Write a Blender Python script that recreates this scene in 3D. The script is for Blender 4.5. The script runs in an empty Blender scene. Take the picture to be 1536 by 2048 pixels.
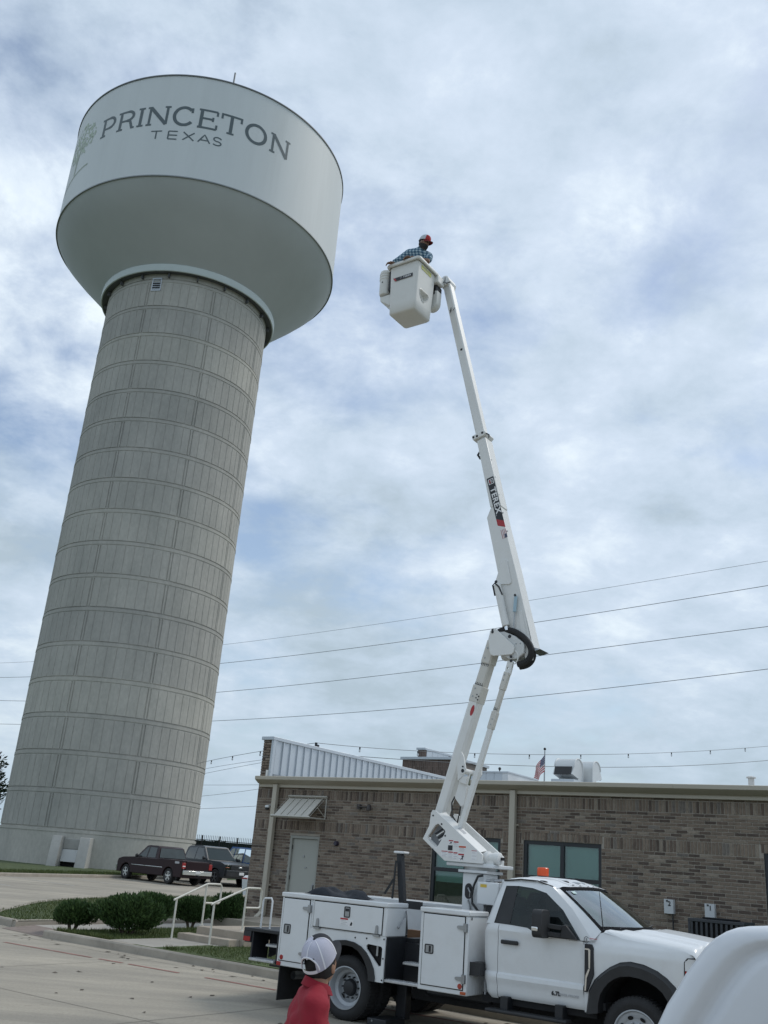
import bpy, bmesh, math, random
from mathutils import Vector, Matrix
from mathutils.geometry import tessellate_polygon
R = math.radians
random.seed(7)
S = bpy.context.scene
COL = S.collection

# ------------------------------------------------------------------ camera, sky, sun, exposure
cam = bpy.data.cameras.new('camera'); camo = bpy.data.objects.new('camera', cam); COL.objects.link(camo)
cam.sensor_fit = 'VERTICAL'; cam.sensor_height = 36.0; cam.lens = 1907.0/2048*36.0
cam.clip_start = 0.05; cam.clip_end = 5000
CAMZ = 1.98
_p, _r = R(20.45), R(4.694)
_fw = Vector((0, math.cos(_p), math.sin(_p))); _u0 = Vector((0, -math.sin(_p), math.cos(_p))); _x0 = Vector((1, 0, 0))
_ri = math.cos(_r)*_x0 + math.sin(_r)*_u0; _up = -math.sin(_r)*_x0 + math.cos(_r)*_u0
M = Matrix((( _ri.x, _up.x, -_fw.x, 0), (_ri.y, _up.y, -_fw.y, 0), (_ri.z, _up.z, -_fw.z, CAMZ), (0, 0, 0, 1)))
camo.matrix_world = M
S.camera = camo
S.render.resolution_x = 768; S.render.resolution_y = 1024

SUN_EL, SUN_AZ = R(50), R(66)          # azimuth clockwise from +Y (north)
sl = bpy.data.lights.new('sun', 'SUN'); sl.energy = 1.2; sl.angle = R(18); sl.color = (1.0, 0.95, 0.88)
so = bpy.data.objects.new('sun', sl); COL.objects.link(so)
sd = Vector((math.cos(SUN_EL)*math.sin(SUN_AZ), math.cos(SUN_EL)*math.cos(SUN_AZ), math.sin(SUN_EL)))
so.rotation_euler = (-sd).to_track_quat('-Z', 'Y').to_euler()
so.location = (0, 0, 80)

w = bpy.data.worlds.new('World'); S.world = w; w.use_nodes = True
nt = w.node_tree; nt.nodes.clear()
def nd(t, **k):
    n = nt.nodes.new(t)
    for a, b in k.items(): setattr(n, a, b)
    return n
def mth(op, a, b=None, c=None):
    n = nd('ShaderNodeMath', operation=op)
    for i, v in enumerate((a, b, c)):
        if v is None: continue
        if isinstance(v, (int, float)): n.inputs[i].default_value = v
        else: nt.links.new(v, n.inputs[i])
    return n.outputs[0]
def ramp(src, pts):
    n = nd('ShaderNodeValToRGB'); cr = n.color_ramp
    while len(cr.elements) < len(pts): cr.elements.new(0.5)
    for e, (p, c) in zip(cr.elements, pts):
        e.position = p; e.color = (*c, 1) if len(c) == 3 else c
    nt.links.new(src, n.inputs[0]); return n.outputs[0]
def noise(vec, scale, detail, rough, dist=0.0, lac=2.0):
    n = nd('ShaderNodeTexNoise'); n.inputs['Scale'].default_value = scale; n.inputs['Detail'].default_value = detail
    n.inputs['Roughness'].default_value = rough; n.inputs['Distortion'].default_value = dist
    n.inputs['Lacunarity'].default_value = lac
    nt.links.new(vec, n.inputs['Vector']); return n.outputs['Fac']
def mixc(f, a, b):
    n = nd('ShaderNodeMix', data_type='RGBA')
    if isinstance(f, (int, float)): n.inputs[0].default_value = f
    else: nt.links.new(f, n.inputs[0])
    for i, v in ((6, a), (7, b)):
        if isinstance(v, tuple): n.inputs[i].default_value = (*v, 1)
        else: nt.links.new(v, n.inputs[i])
    return n.outputs[2]
sky = nd('ShaderNodeTexSky', sky_type='NISHITA', sun_disc=False, sun_elevation=SUN_EL, sun_rotation=SUN_AZ, air_density=1.0, dust_density=1.2, ozone_density=0.6)
tc = nd('ShaderNodeTexCoord'); sp = nd('ShaderNodeSeparateXYZ'); nt.links.new(tc.outputs['Generated'], sp.inputs[0])
zz = mth('ADD', mth('MAXIMUM', sp.outputs[2], 0.0), 0.28)
cb = nd('ShaderNodeCombineXYZ')
nt.links.new(mth('DIVIDE', sp.outputs[0], zz), cb.inputs[0]); nt.links.new(mth('DIVIDE', sp.outputs[1], zz), cb.inputs[1])
def off(x, y, z=0, sx=1, sy=1):
    n = nd('ShaderNodeVectorMath', operation='MULTIPLY_ADD'); nt.links.new(cb.outputs[0], n.inputs[0])
    n.inputs[1].default_value = (sx, sy, 1); n.inputs[2].default_value = (x, y, z); return n.outputs[0]
cover = noise(off(4.3, 18.9, 0.3), 2.1, 10, 0.58, 0.25)
puff = noise(off(8.3, 20.9, 2.2), 6.0, 10, 0.62, 0.15)
soft = noise(off(13.4, 2.8, 4.0), 0.75, 5, 0.55, 0.3)
cov = mth('ADD', mth('ADD', mth('MULTIPLY', cover, 0.55), mth('MULTIPLY', soft, 0.42)), mth('MULTIPLY', puff, 0.20))
cfac = ramp(cov, [(0.465, (0.14,)*3), (0.525, (0.62,)*3), (0.585, (0.97,)*3)])
shade = mth('ADD', mth('MULTIPLY', puff, 0.40), mth('MULTIPLY', noise(off(16.4, 7.8, 7.0), 1.3, 8, 0.58, 0.3), 0.63))
ccol = ramp(shade, [(0.40, (0.40, 0.49, 0.565)), (0.49, (0.505, 0.605, 0.715)), (0.56, (0.595, 0.69, 0.81)), (0.67, (0.84, 0.925, 0.98))])
hz = mth('POWER', mth('SUBTRACT', 1.0, mth('MAXIMUM', sp.outputs[2], 0.0)), 6.0)
skyc = nd('ShaderNodeVectorMath', operation='SCALE'); nt.links.new(sky.outputs[0], skyc.inputs[0]); skyc.inputs['Scale'].default_value = 1.3
# the cloud deck is given in the same (physically bright) units as the sky, then both pass the 0.1 background
cl10 = nd('ShaderNodeVectorMath', operation='SCALE'); nt.links.new(ccol, cl10.inputs[0]); cl10.inputs['Scale'].default_value = 10.0
mix1 = mixc(cfac, skyc.outputs[0], cl10.outputs[0])
mix2 = mixc(mth('MULTIPLY', hz, 0.92), mix1, (4.0, 5.05, 5.9))
bg = nd('ShaderNodeBackground'); bg.inputs['Strength'].default_value = 0.1; nt.links.new(mix2, bg.inputs[0])
wo = nd('ShaderNodeOutputWorld'); nt.links.new(bg.outputs[0], wo.inputs[0])

S.view_settings.view_transform = 'Standard'; S.view_settings.look = 'None'
S.view_settings.exposure = 0.2; S.view_settings.gamma = 1.0
S.view_settings.use_curve_mapping = False
S.render.engine = 'CYCLES'

# ------------------------------------------------------------------ materials
MAT = {}
def pm(name, col, rough=0.6, metal=0.0, var=0.10, vscale=2.0, bump=0.0, bscale=60.0, coat=0.0, stretch=(1, 1, 1), dirt=0.0, dirtcol=(0.2, 0.17, 0.14), coord='Object', spec=0.5):
    if name in MAT: return MAT[name]
    m = bpy.data.materials.new(name); m.use_nodes = True; t = m.node_tree; b = t.nodes['Principled BSDF']
    b.inputs['Roughness'].default_value = rough; b.inputs['Metallic'].default_value = metal
    b.inputs['Coat Weight'].default_value = coat; b.inputs['Coat Roughness'].default_value = 0.08
    b.inputs['Specular IOR Level'].default_value = spec
    c = t.nodes.new('ShaderNodeTexCoord'); mp = t.nodes.new('ShaderNodeMapping'); mp.inputs['Scale'].default_value = stretch
    t.links.new(c.outputs[coord], mp.inputs[0])
    n = t.nodes.new('ShaderNodeTexNoise'); n.inputs['Scale'].default_value = vscale; n.inputs['Detail'].default_value = 7; n.inputs['Roughness'].default_value = 0.62
    t.links.new(mp.outputs[0], n.inputs['Vector'])
    r = t.nodes.new('ShaderNodeValToRGB'); r.color_ramp.elements[0].position = 0.3; r.color_ramp.elements[1].position = 0.7
    r.color_ramp.elements[0].color = (*[x*(1-var) for x in col], 1); r.color_ramp.elements[1].color = (*[min(1, x*(1+var)) for x in col], 1)
    t.links.new(n.outputs['Fac'], r.inputs[0])
    out = r.outputs[0]
    if dirt > 0:
        n2 = t.nodes.new('ShaderNodeTexNoise'); n2.inputs['Scale'].default_value = vscale*2.7; n2.inputs['Detail'].default_value = 8; n2.inputs['Roughness'].default_value = 0.7
        t.links.new(mp.outputs[0], n2.inputs['Vector'])
        r2 = t.nodes.new('ShaderNodeValToRGB'); r2.color_ramp.elements[0].position = 0.5; r2.color_ramp.elements[1].position = 0.78
        r2.color_ramp.elements[0].color = (0, 0, 0, 1); r2.color_ramp.elements[1].color = (dirt, dirt, dirt, 1)
        t.links.new(n2.outputs['Fac'], r2.inputs[0])
        mx = t.nodes.new('ShaderNodeMix'); mx.data_type = 'RGBA'; t.links.new(r2.outputs[0], mx.inputs[0]); t.links.new(out, mx.inputs[6]); mx.inputs[7].default_value = (*dirtcol, 1)
        out = mx.outputs[2]
    t.links.new(out, b.inputs['Base Color'])
    if bump > 0:
        n3 = t.nodes.new('ShaderNodeTexNoise'); n3.inputs['Scale'].default_value = bscale; n3.inputs['Detail'].default_value = 5
        t.links.new(mp.outputs[0], n3.inputs['Vector'])
        bp = t.nodes.new('ShaderNodeBump'); bp.inputs['Strength'].default_value = bump; bp.inputs['Distance'].default_value = 0.02
        t.links.new(n3.outputs['Fac'], bp.inputs['Height']); t.links.new(bp.outputs[0], b.inputs['Normal'])
    MAT[name] = m; return m
def glass(name, tint, mixfac=0.0, rough=0.02):
    m = bpy.data.materials.new(name); m.use_nodes = True; t = m.node_tree; t.nodes.clear()
    o = t.nodes.new('ShaderNodeOutputMaterial'); tr = t.nodes.new('ShaderNodeBsdfTransparent'); tr.inputs[0].default_value = (*tint, 1)
    g = t.nodes.new('ShaderNodeBsdfGlossy'); g.inputs['Roughness'].default_value = rough; g.inputs[0].default_value = (0.95, 1, 1, 1)
    n = t.nodes.new('ShaderNodeTexNoise'); n.inputs['Scale'].default_value = 1.3
    bp = t.nodes.new('ShaderNodeBump'); bp.inputs['Strength'].default_value = 0.03; t.links.new(n.outputs['Fac'], bp.inputs['Height']); t.links.new(bp.outputs[0], g.inputs['Normal'])
    f = t.nodes.new('ShaderNodeFresnel'); f.inputs[0].default_value = 1.5
    a = t.nodes.new('ShaderNodeMath'); a.operation = 'ADD'; a.inputs[1].default_value = mixfac; a.use_clamp = True; t.links.new(f.outputs[0], a.inputs[0])
    mx = t.nodes.new('ShaderNodeMixShader'); t.links.new(a.outputs[0], mx.inputs[0]); t.links.new(tr.outputs[0], mx.inputs[1]); t.links.new(g.outputs[0], mx.inputs[2])
    t.links.new(mx.outputs[0], o.inputs[0]); MAT[name] = m; return m

WHITE = pm('white_paint', (0.70, 0.72, 0.73), 0.32, var=0.03, vscale=1.2, coat=0.35, dirt=0.22, dirtcol=(0.46, 0.44, 0.41))
WHITE2 = pm('white_gelcoat', (0.74, 0.74, 0.72), 0.4, var=0.03, vscale=1.5, dirt=0.15, dirtcol=(0.5, 0.48, 0.44))
CREAM = pm('fibreglass_cream', (0.62, 0.60, 0.55), 0.45, var=0.04)
BLACK = pm('black_plastic', (0.022, 0.023, 0.025), 0.55, var=0.25, vscale=4)
BLACKM = pm('black_steel', (0.016, 0.018, 0.022), 0.45, var=0.3, vscale=3)
RUBBER = pm('tyre_rubber', (0.022, 0.022, 0.023), 0.85, var=0.25, vscale=6, bump=0.2, bscale=40)
STEEL = pm('zinc_steel', (0.36, 0.37, 0.38), 0.35, metal=0.9, var=0.12, vscale=6)
ALU = pm('aluminium_tread', (0.52, 0.53, 0.54), 0.4, metal=0.75, var=0.15, vscale=20)
RIMM = pm('rim_grey_steel', (0.37, 0.39, 0.41), 0.45, metal=0.25, var=0.06, vscale=5, dirt=0.3, dirtcol=(0.3, 0.29, 0.28))
CHROME = pm('chrome', (0.8, 0.81, 0.82), 0.1, metal=1.0, var=0.02)
RED = pm('red_reflector', (0.35, 0.02, 0.02), 0.25, var=0.1)
AMBER = pm('amber_reflector', (0.42, 0.09, 0.03), 0.25, var=0.1)
ORANGE = pm('orange_lens', (0.75, 0.10, 0.03), 0.25, var=0.05)
DARK = pm('dark_gap', (0.012, 0.012, 0.013), 0.9, var=0.1)
DECALW = pm('decal_white', (0.78, 0.78, 0.78), 0.4, var=0.03)
DECALR = pm('decal_red', (0.40, 0.03, 0.035), 0.4, var=0.05)
DECALK = pm('decal_black', (0.015, 0.016, 0.02), 0.4, var=0.1)
DECALG = pm('decal_grey', (0.42, 0.43, 0.44), 0.4, var=0.1)
YELLOW = pm('decal_yellow', (0.60, 0.42, 0.06), 0.4, var=0.05)
YELGRN = pm('decal_lime', (0.55, 0.55, 0.10), 0.4, var=0.08)
TAN = pm('tan_metal', (0.46, 0.42, 0.345), 0.5, var=0.04, vscale=0.8)
GALV = pm('galvanised_panel', (0.52, 0.56, 0.60), 0.42, metal=0.35, var=0.06, vscale=1.0)
RAILW = pm('cream_rail_paint', (0.66, 0.64, 0.57), 0.45, var=0.05, vscale=3)
CONC = pm('kerb_concrete', (0.37, 0.33, 0.275), 0.9, var=0.16, vscale=1.5, bump=0.25, bscale=80, dirt=0.5, dirtcol=(0.16, 0.145, 0.125))
GLASS_W = glass('window_glass', (0.72, 0.84, 0.82), 0.03)
GLASS_C = glass('car_glass', (0.42, 0.52, 0.52), 0.0)
GLASS_S = glass('windscreen_glass', (0.50, 0.62, 0.60), 0.20, 0.05)
GLASS_D = glass('tinted_glass', (0.10, 0.13, 0.14), 0.06)

# ------------------------------------------------------------------ mesh builder
class MB:
    def __init__(s): s.v = []; s.f = []; s.attr = []
    def add(s, vs, fs, a=None):
        o = len(s.v); s.v += [tuple(v) for v in vs]; s.f += [tuple(i+o for i in f) for f in fs]
        s.attr += [a]*len(fs); return s
    def box(s, x0, x1, y0, y1, z0, z1, a=None):
        return s.add([(x0,y0,z0),(x1,y0,z0),(x1,y1,z0),(x0,y1,z0),(x0,y0,z1),(x1,y0,z1),(x1,y1,z1),(x0,y1,z1)],
                     [(3,2,1,0),(4,5,6,7),(0,1,5,4),(1,2,6,5),(2,3,7,6),(3,0,4,7)], a)
    def obox(s, c, ax, ay, az):       # centre and three half-axis vectors
        c, ax, ay, az = map(Vector, (c, ax, ay, az)); vs = []
        for k in (-1, 1):
            for i, j in ((-1,-1),(1,-1),(1,1),(-1,1)): vs.append(c + i*ax + j*ay + k*az)
        return s.add(vs, [(3,2,1,0),(4,5,6,7),(0,1,5,4),(1,2,6,5),(2,3,7,6),(3,0,4,7)])
    def prism(s, poly, f0, f1, holes=()):   # poly in 2D; f0/f1 map 2D point -> 3D (near / far)
        loops = [list(poly)] + [list(h) for h in holes]
        tri = tessellate_polygon([[Vector((p[0], p[1], 0)) for p in l] for l in loops])
        flat = [p for l in loops for p in l]; n = len(flat)
        vs = [f0(*p) for p in flat] + [f1(*p) for p in flat]
        fs = []
        for t in tri:
            a, b, c = (flat[i] for i in t)
            ar = (b[0]-a[0])*(c[1]-a[1]) - (b[1]-a[1])*(c[0]-a[0])
            t = tuple(t) if ar > 0 else tuple(reversed(t))
            fs.append(t); fs.append(tuple(i+n for i in reversed(t)))
        o = 0
        for l in loops:
            k = len(l)
            for i in range(k):
                j = (i+1) % k; fs.append((o+i, o+i+n, o+j+n, o+j))
            o += k
        return s.add(vs, fs)
    def plate(s, poly, v0, v1, holes=()):   # polygon in local x-z, thickness along y
        return s.prism(poly, lambda x, z: (x, v0, z), lambda x, z: (x, v1, z), holes)
    def tube(s, pts, r, n=8, cap=True):
        pts = [Vector(p) for p in pts]; rs = r if isinstance(r, (list, tuple)) else [r]*len(pts)
        rings = []; pu = None
        for i, p in enumerate(pts):
            d = (pts[min(i+1, len(pts)-1)] - pts[max(i-1, 0)]).normalized()
            if pu is None:
                pu = Vector((0, 0, 1)) if abs(d.z) < 0.9 else Vector((1, 0, 0))
            u = (pu - d*pu.dot(d)).normalized(); pu = u; w_ = d.cross(u)
            rings.append([p + rs[i]*(math.cos(2*math.pi*k/n)*u + math.sin(2*math.pi*k/n)*w_) for k in range(n)])
        vs = [v for rg in rings for v in rg]; fs = []
        for i in range(len(pts)-1):
            for k in range(n):
                a = i*n+k; b = i*n+(k+1) % n; fs.append((a, b, b+n, a+n))
        if cap: fs.append(tuple(reversed(range(n)))); fs.append(tuple(range((len(pts)-1)*n, len(pts)*n)))
        return s.add(vs, fs)
    def lathe(s, prof, n, o=(0, 0, 0), axis='y'):    # prof: (radius, along)
        vs = []; o = Vector(o)
        for (r_, h) in prof:
            for k in range(n):
                a = 2*math.pi*k/n; c, q = r_*math.cos(a), r_*math.sin(a)
                vs.append(o + (Vector((c, h, q)) if axis == 'y' else Vector((c, q, h)) if axis == 'z' else Vector((h, c, q))))
        fs = []
        for i in range(len(prof)-1):
            for k in range(n):
                a = i*n+k; b = i*n+(k+1) % n; fs.append((a, b, b+n, a+n))
        return s.add(vs, fs)
    def grid(s, fn, us, ts):
        nu, n2 = len(us), len(ts)
        vs = [fn(u, t) for u in us for t in ts]
        fs = [(i*n2+j, (i+1)*n2+j, (i+1)*n2+j+1, i*n2+j+1) for i in range(nu-1) for j in range(n2-1)]
        return s.add(vs, fs)
    def strip(s, A, B, closed=False):
        n = len(A); k = n if closed else n-1
        return s.add(list(A)+list(B), [(i, (i+1) % n, (i+1) % n+n, i+n) for i in range(k)])
    def ball(s, c, rx, ry=None, rz=None, n=12, m=8, rot=None):
        ry = ry or rx; rz = rz or rx; c = Vector(c); vs = []; fs = []
        for j in range(m+1):
            t = math.pi*j/m
            for i in range(n):
                a = 2*math.pi*i/n; p = Vector((rx*math.sin(t)*math.cos(a), ry*math.sin(t)*math.sin(a), rz*math.cos(t)))
                if rot: p = rot @ p
                vs.append(c+p)
        for j in range(m):
            for i in range(n):
                a = j*n+i; b = j*n+(i+1) % n; fs.append((a, a+n, b+n, b))
        return s.add(vs, fs)
    def mesh(s, name):
        me = bpy.data.meshes.new(name); me.from_pydata(s.v, [], s.f); me.update(); return me
    def build(s, name, mat, parent=None, smooth=False, bevel=0.0, fix=False, angle=35):
        me = s.mesh(name)
        if fix or bevel:
            bm = bmesh.new(); bm.from_mesh(me)
            if fix: bmesh.ops.remove_doubles(bm, verts=bm.verts, dist=1e-4)
            bmesh.ops.recalc_face_normals(bm, faces=bm.faces); bm.to_mesh(me); bm.free()
        me.materials.append(mat)
        o = bpy.data.objects.new(name, me); COL.objects.link(o)
        if parent: o.parent = parent
        if bevel:
            b = o.modifiers.new('bevel', 'BEVEL'); b.width = bevel; b.segments = 2; b.limit_method = 'ANGLE'; b.angle_limit = R(40)
            smooth = True
        if smooth:
            me.polygons.foreach_set('use_smooth', [True]*len(me.polygons)); me.set_sharp_from_angle(angle=R(angle))
        return o
def empty(name, loc=(0, 0, 0), rz=0.0, parent=None):
    o = bpy.data.objects.new(name, None); COL.objects.link(o); o.location = loc; o.rotation_euler = (0, 0, rz); o.empty_display_size = 0.3
    if parent: o.parent = parent
    return o
def tag(o, label=None, cat=None, group=None, kind=None):
    if label: o['label'] = label
    if cat: o['category'] = cat
    if group: o['group'] = group
    if kind: o['kind'] = kind
    return o
def copy_tree(o, parent=None):
    c = o.copy(); COL.objects.link(c)
    if parent: c.parent = parent
    for ch in [k for k in o.children]: copy_tree(ch, c)
    return c
def arc(cx, cz, r, a0, a1, n):
    return [(cx + r*math.cos(R(a0+(a1-a0)*i/n)), cz + r*math.sin(R(a0+(a1-a0)*i/n))) for i in range(n+1)]
def rrect(x0, x1, z0, z1, r, n=4):
    return arc(x1-r, z0+r, r, -90, 0, n)+arc(x1-r, z1-r, r, 0, 90, n)+arc(x0+r, z1-r, r, 90, 180, n)+arc(x0+r, z0+r, r, 180, 270, n)
def text_mesh(name, txt, size, mat, mtx, parent=None, bold=0.0, extrude=0.0, align='CENTER', sx=1.0):
    cu = bpy.data.curves.new(name, 'FONT'); cu.body = txt; cu.size = size; cu.offset = bold; cu.extrude = extrude; cu.align_x = align; cu.space_character = 1.12; cu.align_y = 'CENTER'; cu.resolution_u = 3
    to = bpy.data.objects.new('tmp_text', cu); COL.objects.link(to)
    dg = bpy.context.evaluated_depsgraph_get(); me = bpy.data.meshes.new_from_object(to.evaluated_get(dg))
    bpy.data.objects.remove(to); me.name = name
    me.transform(mtx @ Matrix.Diagonal((sx, 1, 1, 1))); me.materials.clear(); me.materials.append(mat)
    o = bpy.data.objects.new(name, me); COL.objects.link(o)
    if parent: o.parent = parent
    return o

def g(y):                                   # the site falls gently towards the camera
    return 0.0112*(min(max(y, 16.0), 75.0)-16.0)
BR = R(-35.62)                              # the building's long wall (local x along the wall, y into the building)
_wd = (math.cos(BR), math.sin(BR)); _wn = (-math.sin(BR), math.cos(BR))
def bw(s_, d_): return (s_*_wd[0]+d_*_wn[0], s_*_wd[1]+d_*_wn[1])
def gb(s_, d_): return g(bw(s_, d_)[1])
# ------------------------------------------------------------------ ground, pavement, kerbs, lawns
def ground_mat():
    m = pm('field_grass', (0.055, 0.075, 0.03), 0.95, var=0.35, vscale=0.15, coord='Object'); return m
def pave_mat():
    m = bpy.data.materials.new('pavement_concrete'); m.use_nodes = True; t = m.node_tree; b = t.nodes['Principled BSDF']; b.inputs['Roughness'].default_value = 0.88
    c = t.nodes.new('ShaderNodeTexCoord')
    def no(scale, det, ro, st=(1, 1, 1), rot=0):
        mp = t.nodes.new('ShaderNodeMapping'); mp.inputs['Scale'].default_value = st; mp.inputs['Rotation'].default_value = (0, 0, rot); t.links.new(c.outputs['Object'], mp.inputs[0])
        n = t.nodes.new('ShaderNodeTexNoise'); n.inputs['Scale'].default_value = scale; n.inputs['Detail'].default_value = det; n.inputs['Roughness'].default_value = ro
        t.links.new(mp.outputs[0], n.inputs['Vector']); return n.outputs['Fac']
    def rp(f, pts):
        r = t.nodes.new('ShaderNodeValToRGB')
        while len(r.color_ramp.elements) < len(pts): r.color_ramp.elements.new(0.5)
        for e, (p, q) in zip(r.color_ramp.elements, pts): e.position = p; e.color = (*q, 1)
        t.links.new(f, r.inputs[0]); return r.outputs[0]
    def mul(a, d, k=1.0):
        x = t.nodes.new('ShaderNodeMix'); x.data_type = 'RGBA'; x.blend_type = 'MULTIPLY'; x.inputs[0].default_value = k
        t.links.new(a, x.inputs[6]); t.links.new(d, x.inputs[7]); return x.outputs[2]
    base = rp(no(0.35, 8, 0.6), [(0.3, (0.335, 0.302, 0.250)), (0.7, (0.43, 0.387, 0.318))])
    streak = rp(no(0.5, 7, 0.65, (0.35, 2.2, 1), -BR), [(0.42, (0.80, 0.80, 0.80)), (0.62, (1.06, 1.05, 1.03))])
    fine = rp(no(22, 6, 0.7), [(0.3, (0.84, 0.84, 0.84)), (0.7, (1.08, 1.08, 1.07))])
    spot = rp(no(1.9, 9, 0.75), [(0.60, (1, 1, 1)), (0.76, (0.45, 0.43, 0.41))])
    col = mul(mul(mul(base, streak), fine), spot, 0.8)
    t.links.new(col, b.inputs['Base Color'])
    bp = t.nodes.new('ShaderNodeBump'); bp.inputs['Strength'].default_value = 0.25; bp.inputs['Distance'].default_value = 0.01
    t.links.new(no(70, 5, 0.7), bp.inputs['Height']); t.links.new(bp.outputs[0], b.inputs['Normal']); return m
GRASS_BASE = pm('lawn_soil_grass', (0.060, 0.082, 0.027), 0.95, var=0.4, vscale=1.6, bump=0.5, bscale=50)
PAVE = pave_mat()
def sheet(name, mat, x0, x1, ys, dz):
    mb = MB(); xs = [x0+(x1-x0)*i/12 for i in range(13)]
    mb.grid(lambda y, x: (x, y, g(y)+dz), ys, xs); o = mb.build(name, mat); tag(o, kind='structure'); return o
YS = [-400, -60, -20, 0, 8, 16, 20, 25, 30, 40, 50, 60, 75, 120, 300, 900, 2500]
sheet('ground', ground_mat(), -2500, 2500, YS, -0.02)
# concrete drive and parking area, cut as one polygon draped over the fall of the ground
mb = MB()
def lotx(y):   # left edge of the parking area (kerb by the tower)
    return -15.91 + (y-46.41)*(3.4/7.9)
pys = [-14, -4, 4, 10, 16, 20, 25, 30, 36, 42, 48, 54, 60, 66]
for a, b in zip(pys[:-1], pys[1:]):
    n = 10
    for i in range(n):
        q = []
        for y, k in ((a, i), (a, i+1), (b, i+1), (b, i)):
            xl = lotx(max(y, 30)) if y >= 30 else lotx(30)-(30-y)*1.2
            xr = 34
            x = xl+(xr-xl)*k/n; q.append((x, y, g(y)))
        mb.add(q, [(0, 1, 2, 3)])
tag(mb.build('pavement', PAVE), kind='structure')
# saw-cut joints in the concrete (thin recessed-looking dark strips lying on it)
JOINT = pm('joint_sealant', (0.13, 0.12, 0.105), 0.9, var=0.2)
mb = MB()
def ribbon(mb, pts, wdt, dz):
    for (x0, y0), (x1, y1) in zip(pts[:-1], pts[1:]):
        n = max(1, int(math.hypot(x1-x0, y1-y0)/2)); dx, dy = x1-x0, y1-y0; L = math.hypot(dx, dy); nx, ny = -dy/L*wdt/2, dx/L*wdt/2
        A = []; B = []
        for i in range(n+1):
            x, y = x0+dx*i/n, y0+dy*i/n
            A.append((x+nx, y+ny, g(y+ny)+dz)); B.append((x-nx, y-ny, g(y-ny)+dz))
        mb.strip(B, A)
for s_ in (-33, -28.2, -23.4, -18.6, -14.6, -9.7, -4.8, 0, 4.8): ribbon(mb, [bw(s_, -10), bw(s_, 14.1 if s_ > -20 else 38)], 0.012, 0.004)
for d_ in (4.6, 9.4): ribbon(mb, [bw(-34, d_), bw(8, d_)], 0.012, 0.004)
ribbon(mb, [bw(-34, 13.9), bw(8, 13.9)], 0.010, 0.004)
for d_ in (19, 24, 29, 34): ribbon(mb, [bw(-40, d_), bw(-29, d_)], 0.012, 0.004)
tag(mb.build('pavement_joint', JOINT), kind='structure')
# worn red fire-lane line
REDL = pm('faded_red_line', (0.27, 0.12, 0.10), 0.9, var=0.25, vscale=3, dirt=0.9, dirtcol=(0.33, 0.30, 0.26))
mb = MB()
for a, b in ((-17.6, -15.15), (-14.95, -14.35), (-14.2, -13.0), (-12.4, -10.9), (-10.3, -5.0)): ribbon(mb, [bw(a, 12.95+(a+17.5)*0.055), bw(b, 12.95+(b+17.5)*0.055)], 0.085, 0.005)
tag(mb.build('painted_line', REDL), kind='structure')
WHL = pm('faded_white_line', (0.46, 0.45, 0.42), 0.9, var=0.2, vscale=4)
mb = MB(); dx, dy = 0.75, -0.62
for x, y in ((-12.87, 54.1), (-11.1, 56.3), (-14.6, 50.6), (-16.2, 47.2), (-17.6, 43.4)): ribbon(mb, [(x, y), (x+dx*6.0, y+dy*6.0)], 0.10, 0.006)
tag(mb.build('parking_line', WHL), kind='structure')
# leaf litter and tar spots on the concrete
random.seed(3)
mb = MB(); LITTER = pm('dead_leaf', (0.07, 0.055, 0.04), 0.9, var=0.4, vscale=8)
for i in range(130):
    s_, d_ = random.uniform(-22, -2), random.choice([random.uniform(4, 14.2), random.uniform(13.6, 14.25), random.uniform(7, 12)])
    x, y = bw(s_, d_); a = random.uniform(0, 6.28); l = random.uniform(0.03, 0.09); w_ = l*random.uniform(0.25, 0.5)
    c, q = math.cos(a), math.sin(a); z = g(y)+0.006
    mb.add([(x+l*c, y+l*q, z), (x-w_*q, y+w_*c, z+random.uniform(0, .012)), (x-l*c, y-l*q, z), (x+w_*q, y-w_*c, z+random.uniform(0, .012))], [(0, 1, 2, 3)])
tag(mb.build('leaf_litter', LITTER), kind='stuff')

# raised beds: polygon in building coordinates, kerb round it, lawn inside
def kerb_along(mb, pts, wdt=0.16, h=0.15, closed=False):
    n = len(pts); inn = []
    for i in range(n):
        a = Vector(pts[i-1] if (i > 0 or closed) else pts[i]); b = Vector(pts[(i+1) % n] if (i < n-1 or closed) else pts[i])
        t = (b-a).normalized(); nn = Vector((-t.y, t.x)); inn.append(Vector(pts[i])+nn*wdt)
    def P(p, z): x, y = bw(*p); return (x, y, g(y)+z)
    o0 = [P(p, -0.03) for p in pts]; o1 = [P(Vector(p)+(q-Vector(p))*0.06, h-0.03) for p, q in zip(pts, inn)]
    o2 = [P(Vector(p)+(q-Vector(p))*0.22, h) for p, q in zip(pts, inn)]; o3 = [P(q, h) for q in inn]; o4 = [P(q, -0.03) for q in inn]
    for A, B in ((o0, o1), (o1, o2), (o2, o3), (o3, o4)): mb.strip(A, B, closed)
    if not closed:
        for i in (0, n-1): mb.add([o0[i], o1[i], o2[i], o3[i], o4[i]], [(0, 1, 2, 3, 4)])
def densify(pts, st=1.0):
    out = []
    for a, b in zip(pts[:-1], pts[1:]):
        n = max(1, int(math.dist(a, b)/st))
        out += [(a[0]+(b[0]-a[0])*i/n, a[1]+(b[1]-a[1])*i/n) for i in range(n)]
    return out+[pts[-1]]
def smooth_pts(pts, it=2):
    for _ in range(it):
        q = [pts[0]]
        for a, b in zip(pts[:-1], pts[1:]):
            q += [(a[0]*.75+b[0]*.25, a[1]*.75+b[1]*.25), (a[0]*.25+b[0]*.75, a[1]*.25+b[1]*.75)]
        pts = q+[pts[-1]]
    return pts
front = [(8.0, 14.35), (-15.6, 14.35), (-18.2, 14.3)]
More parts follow.
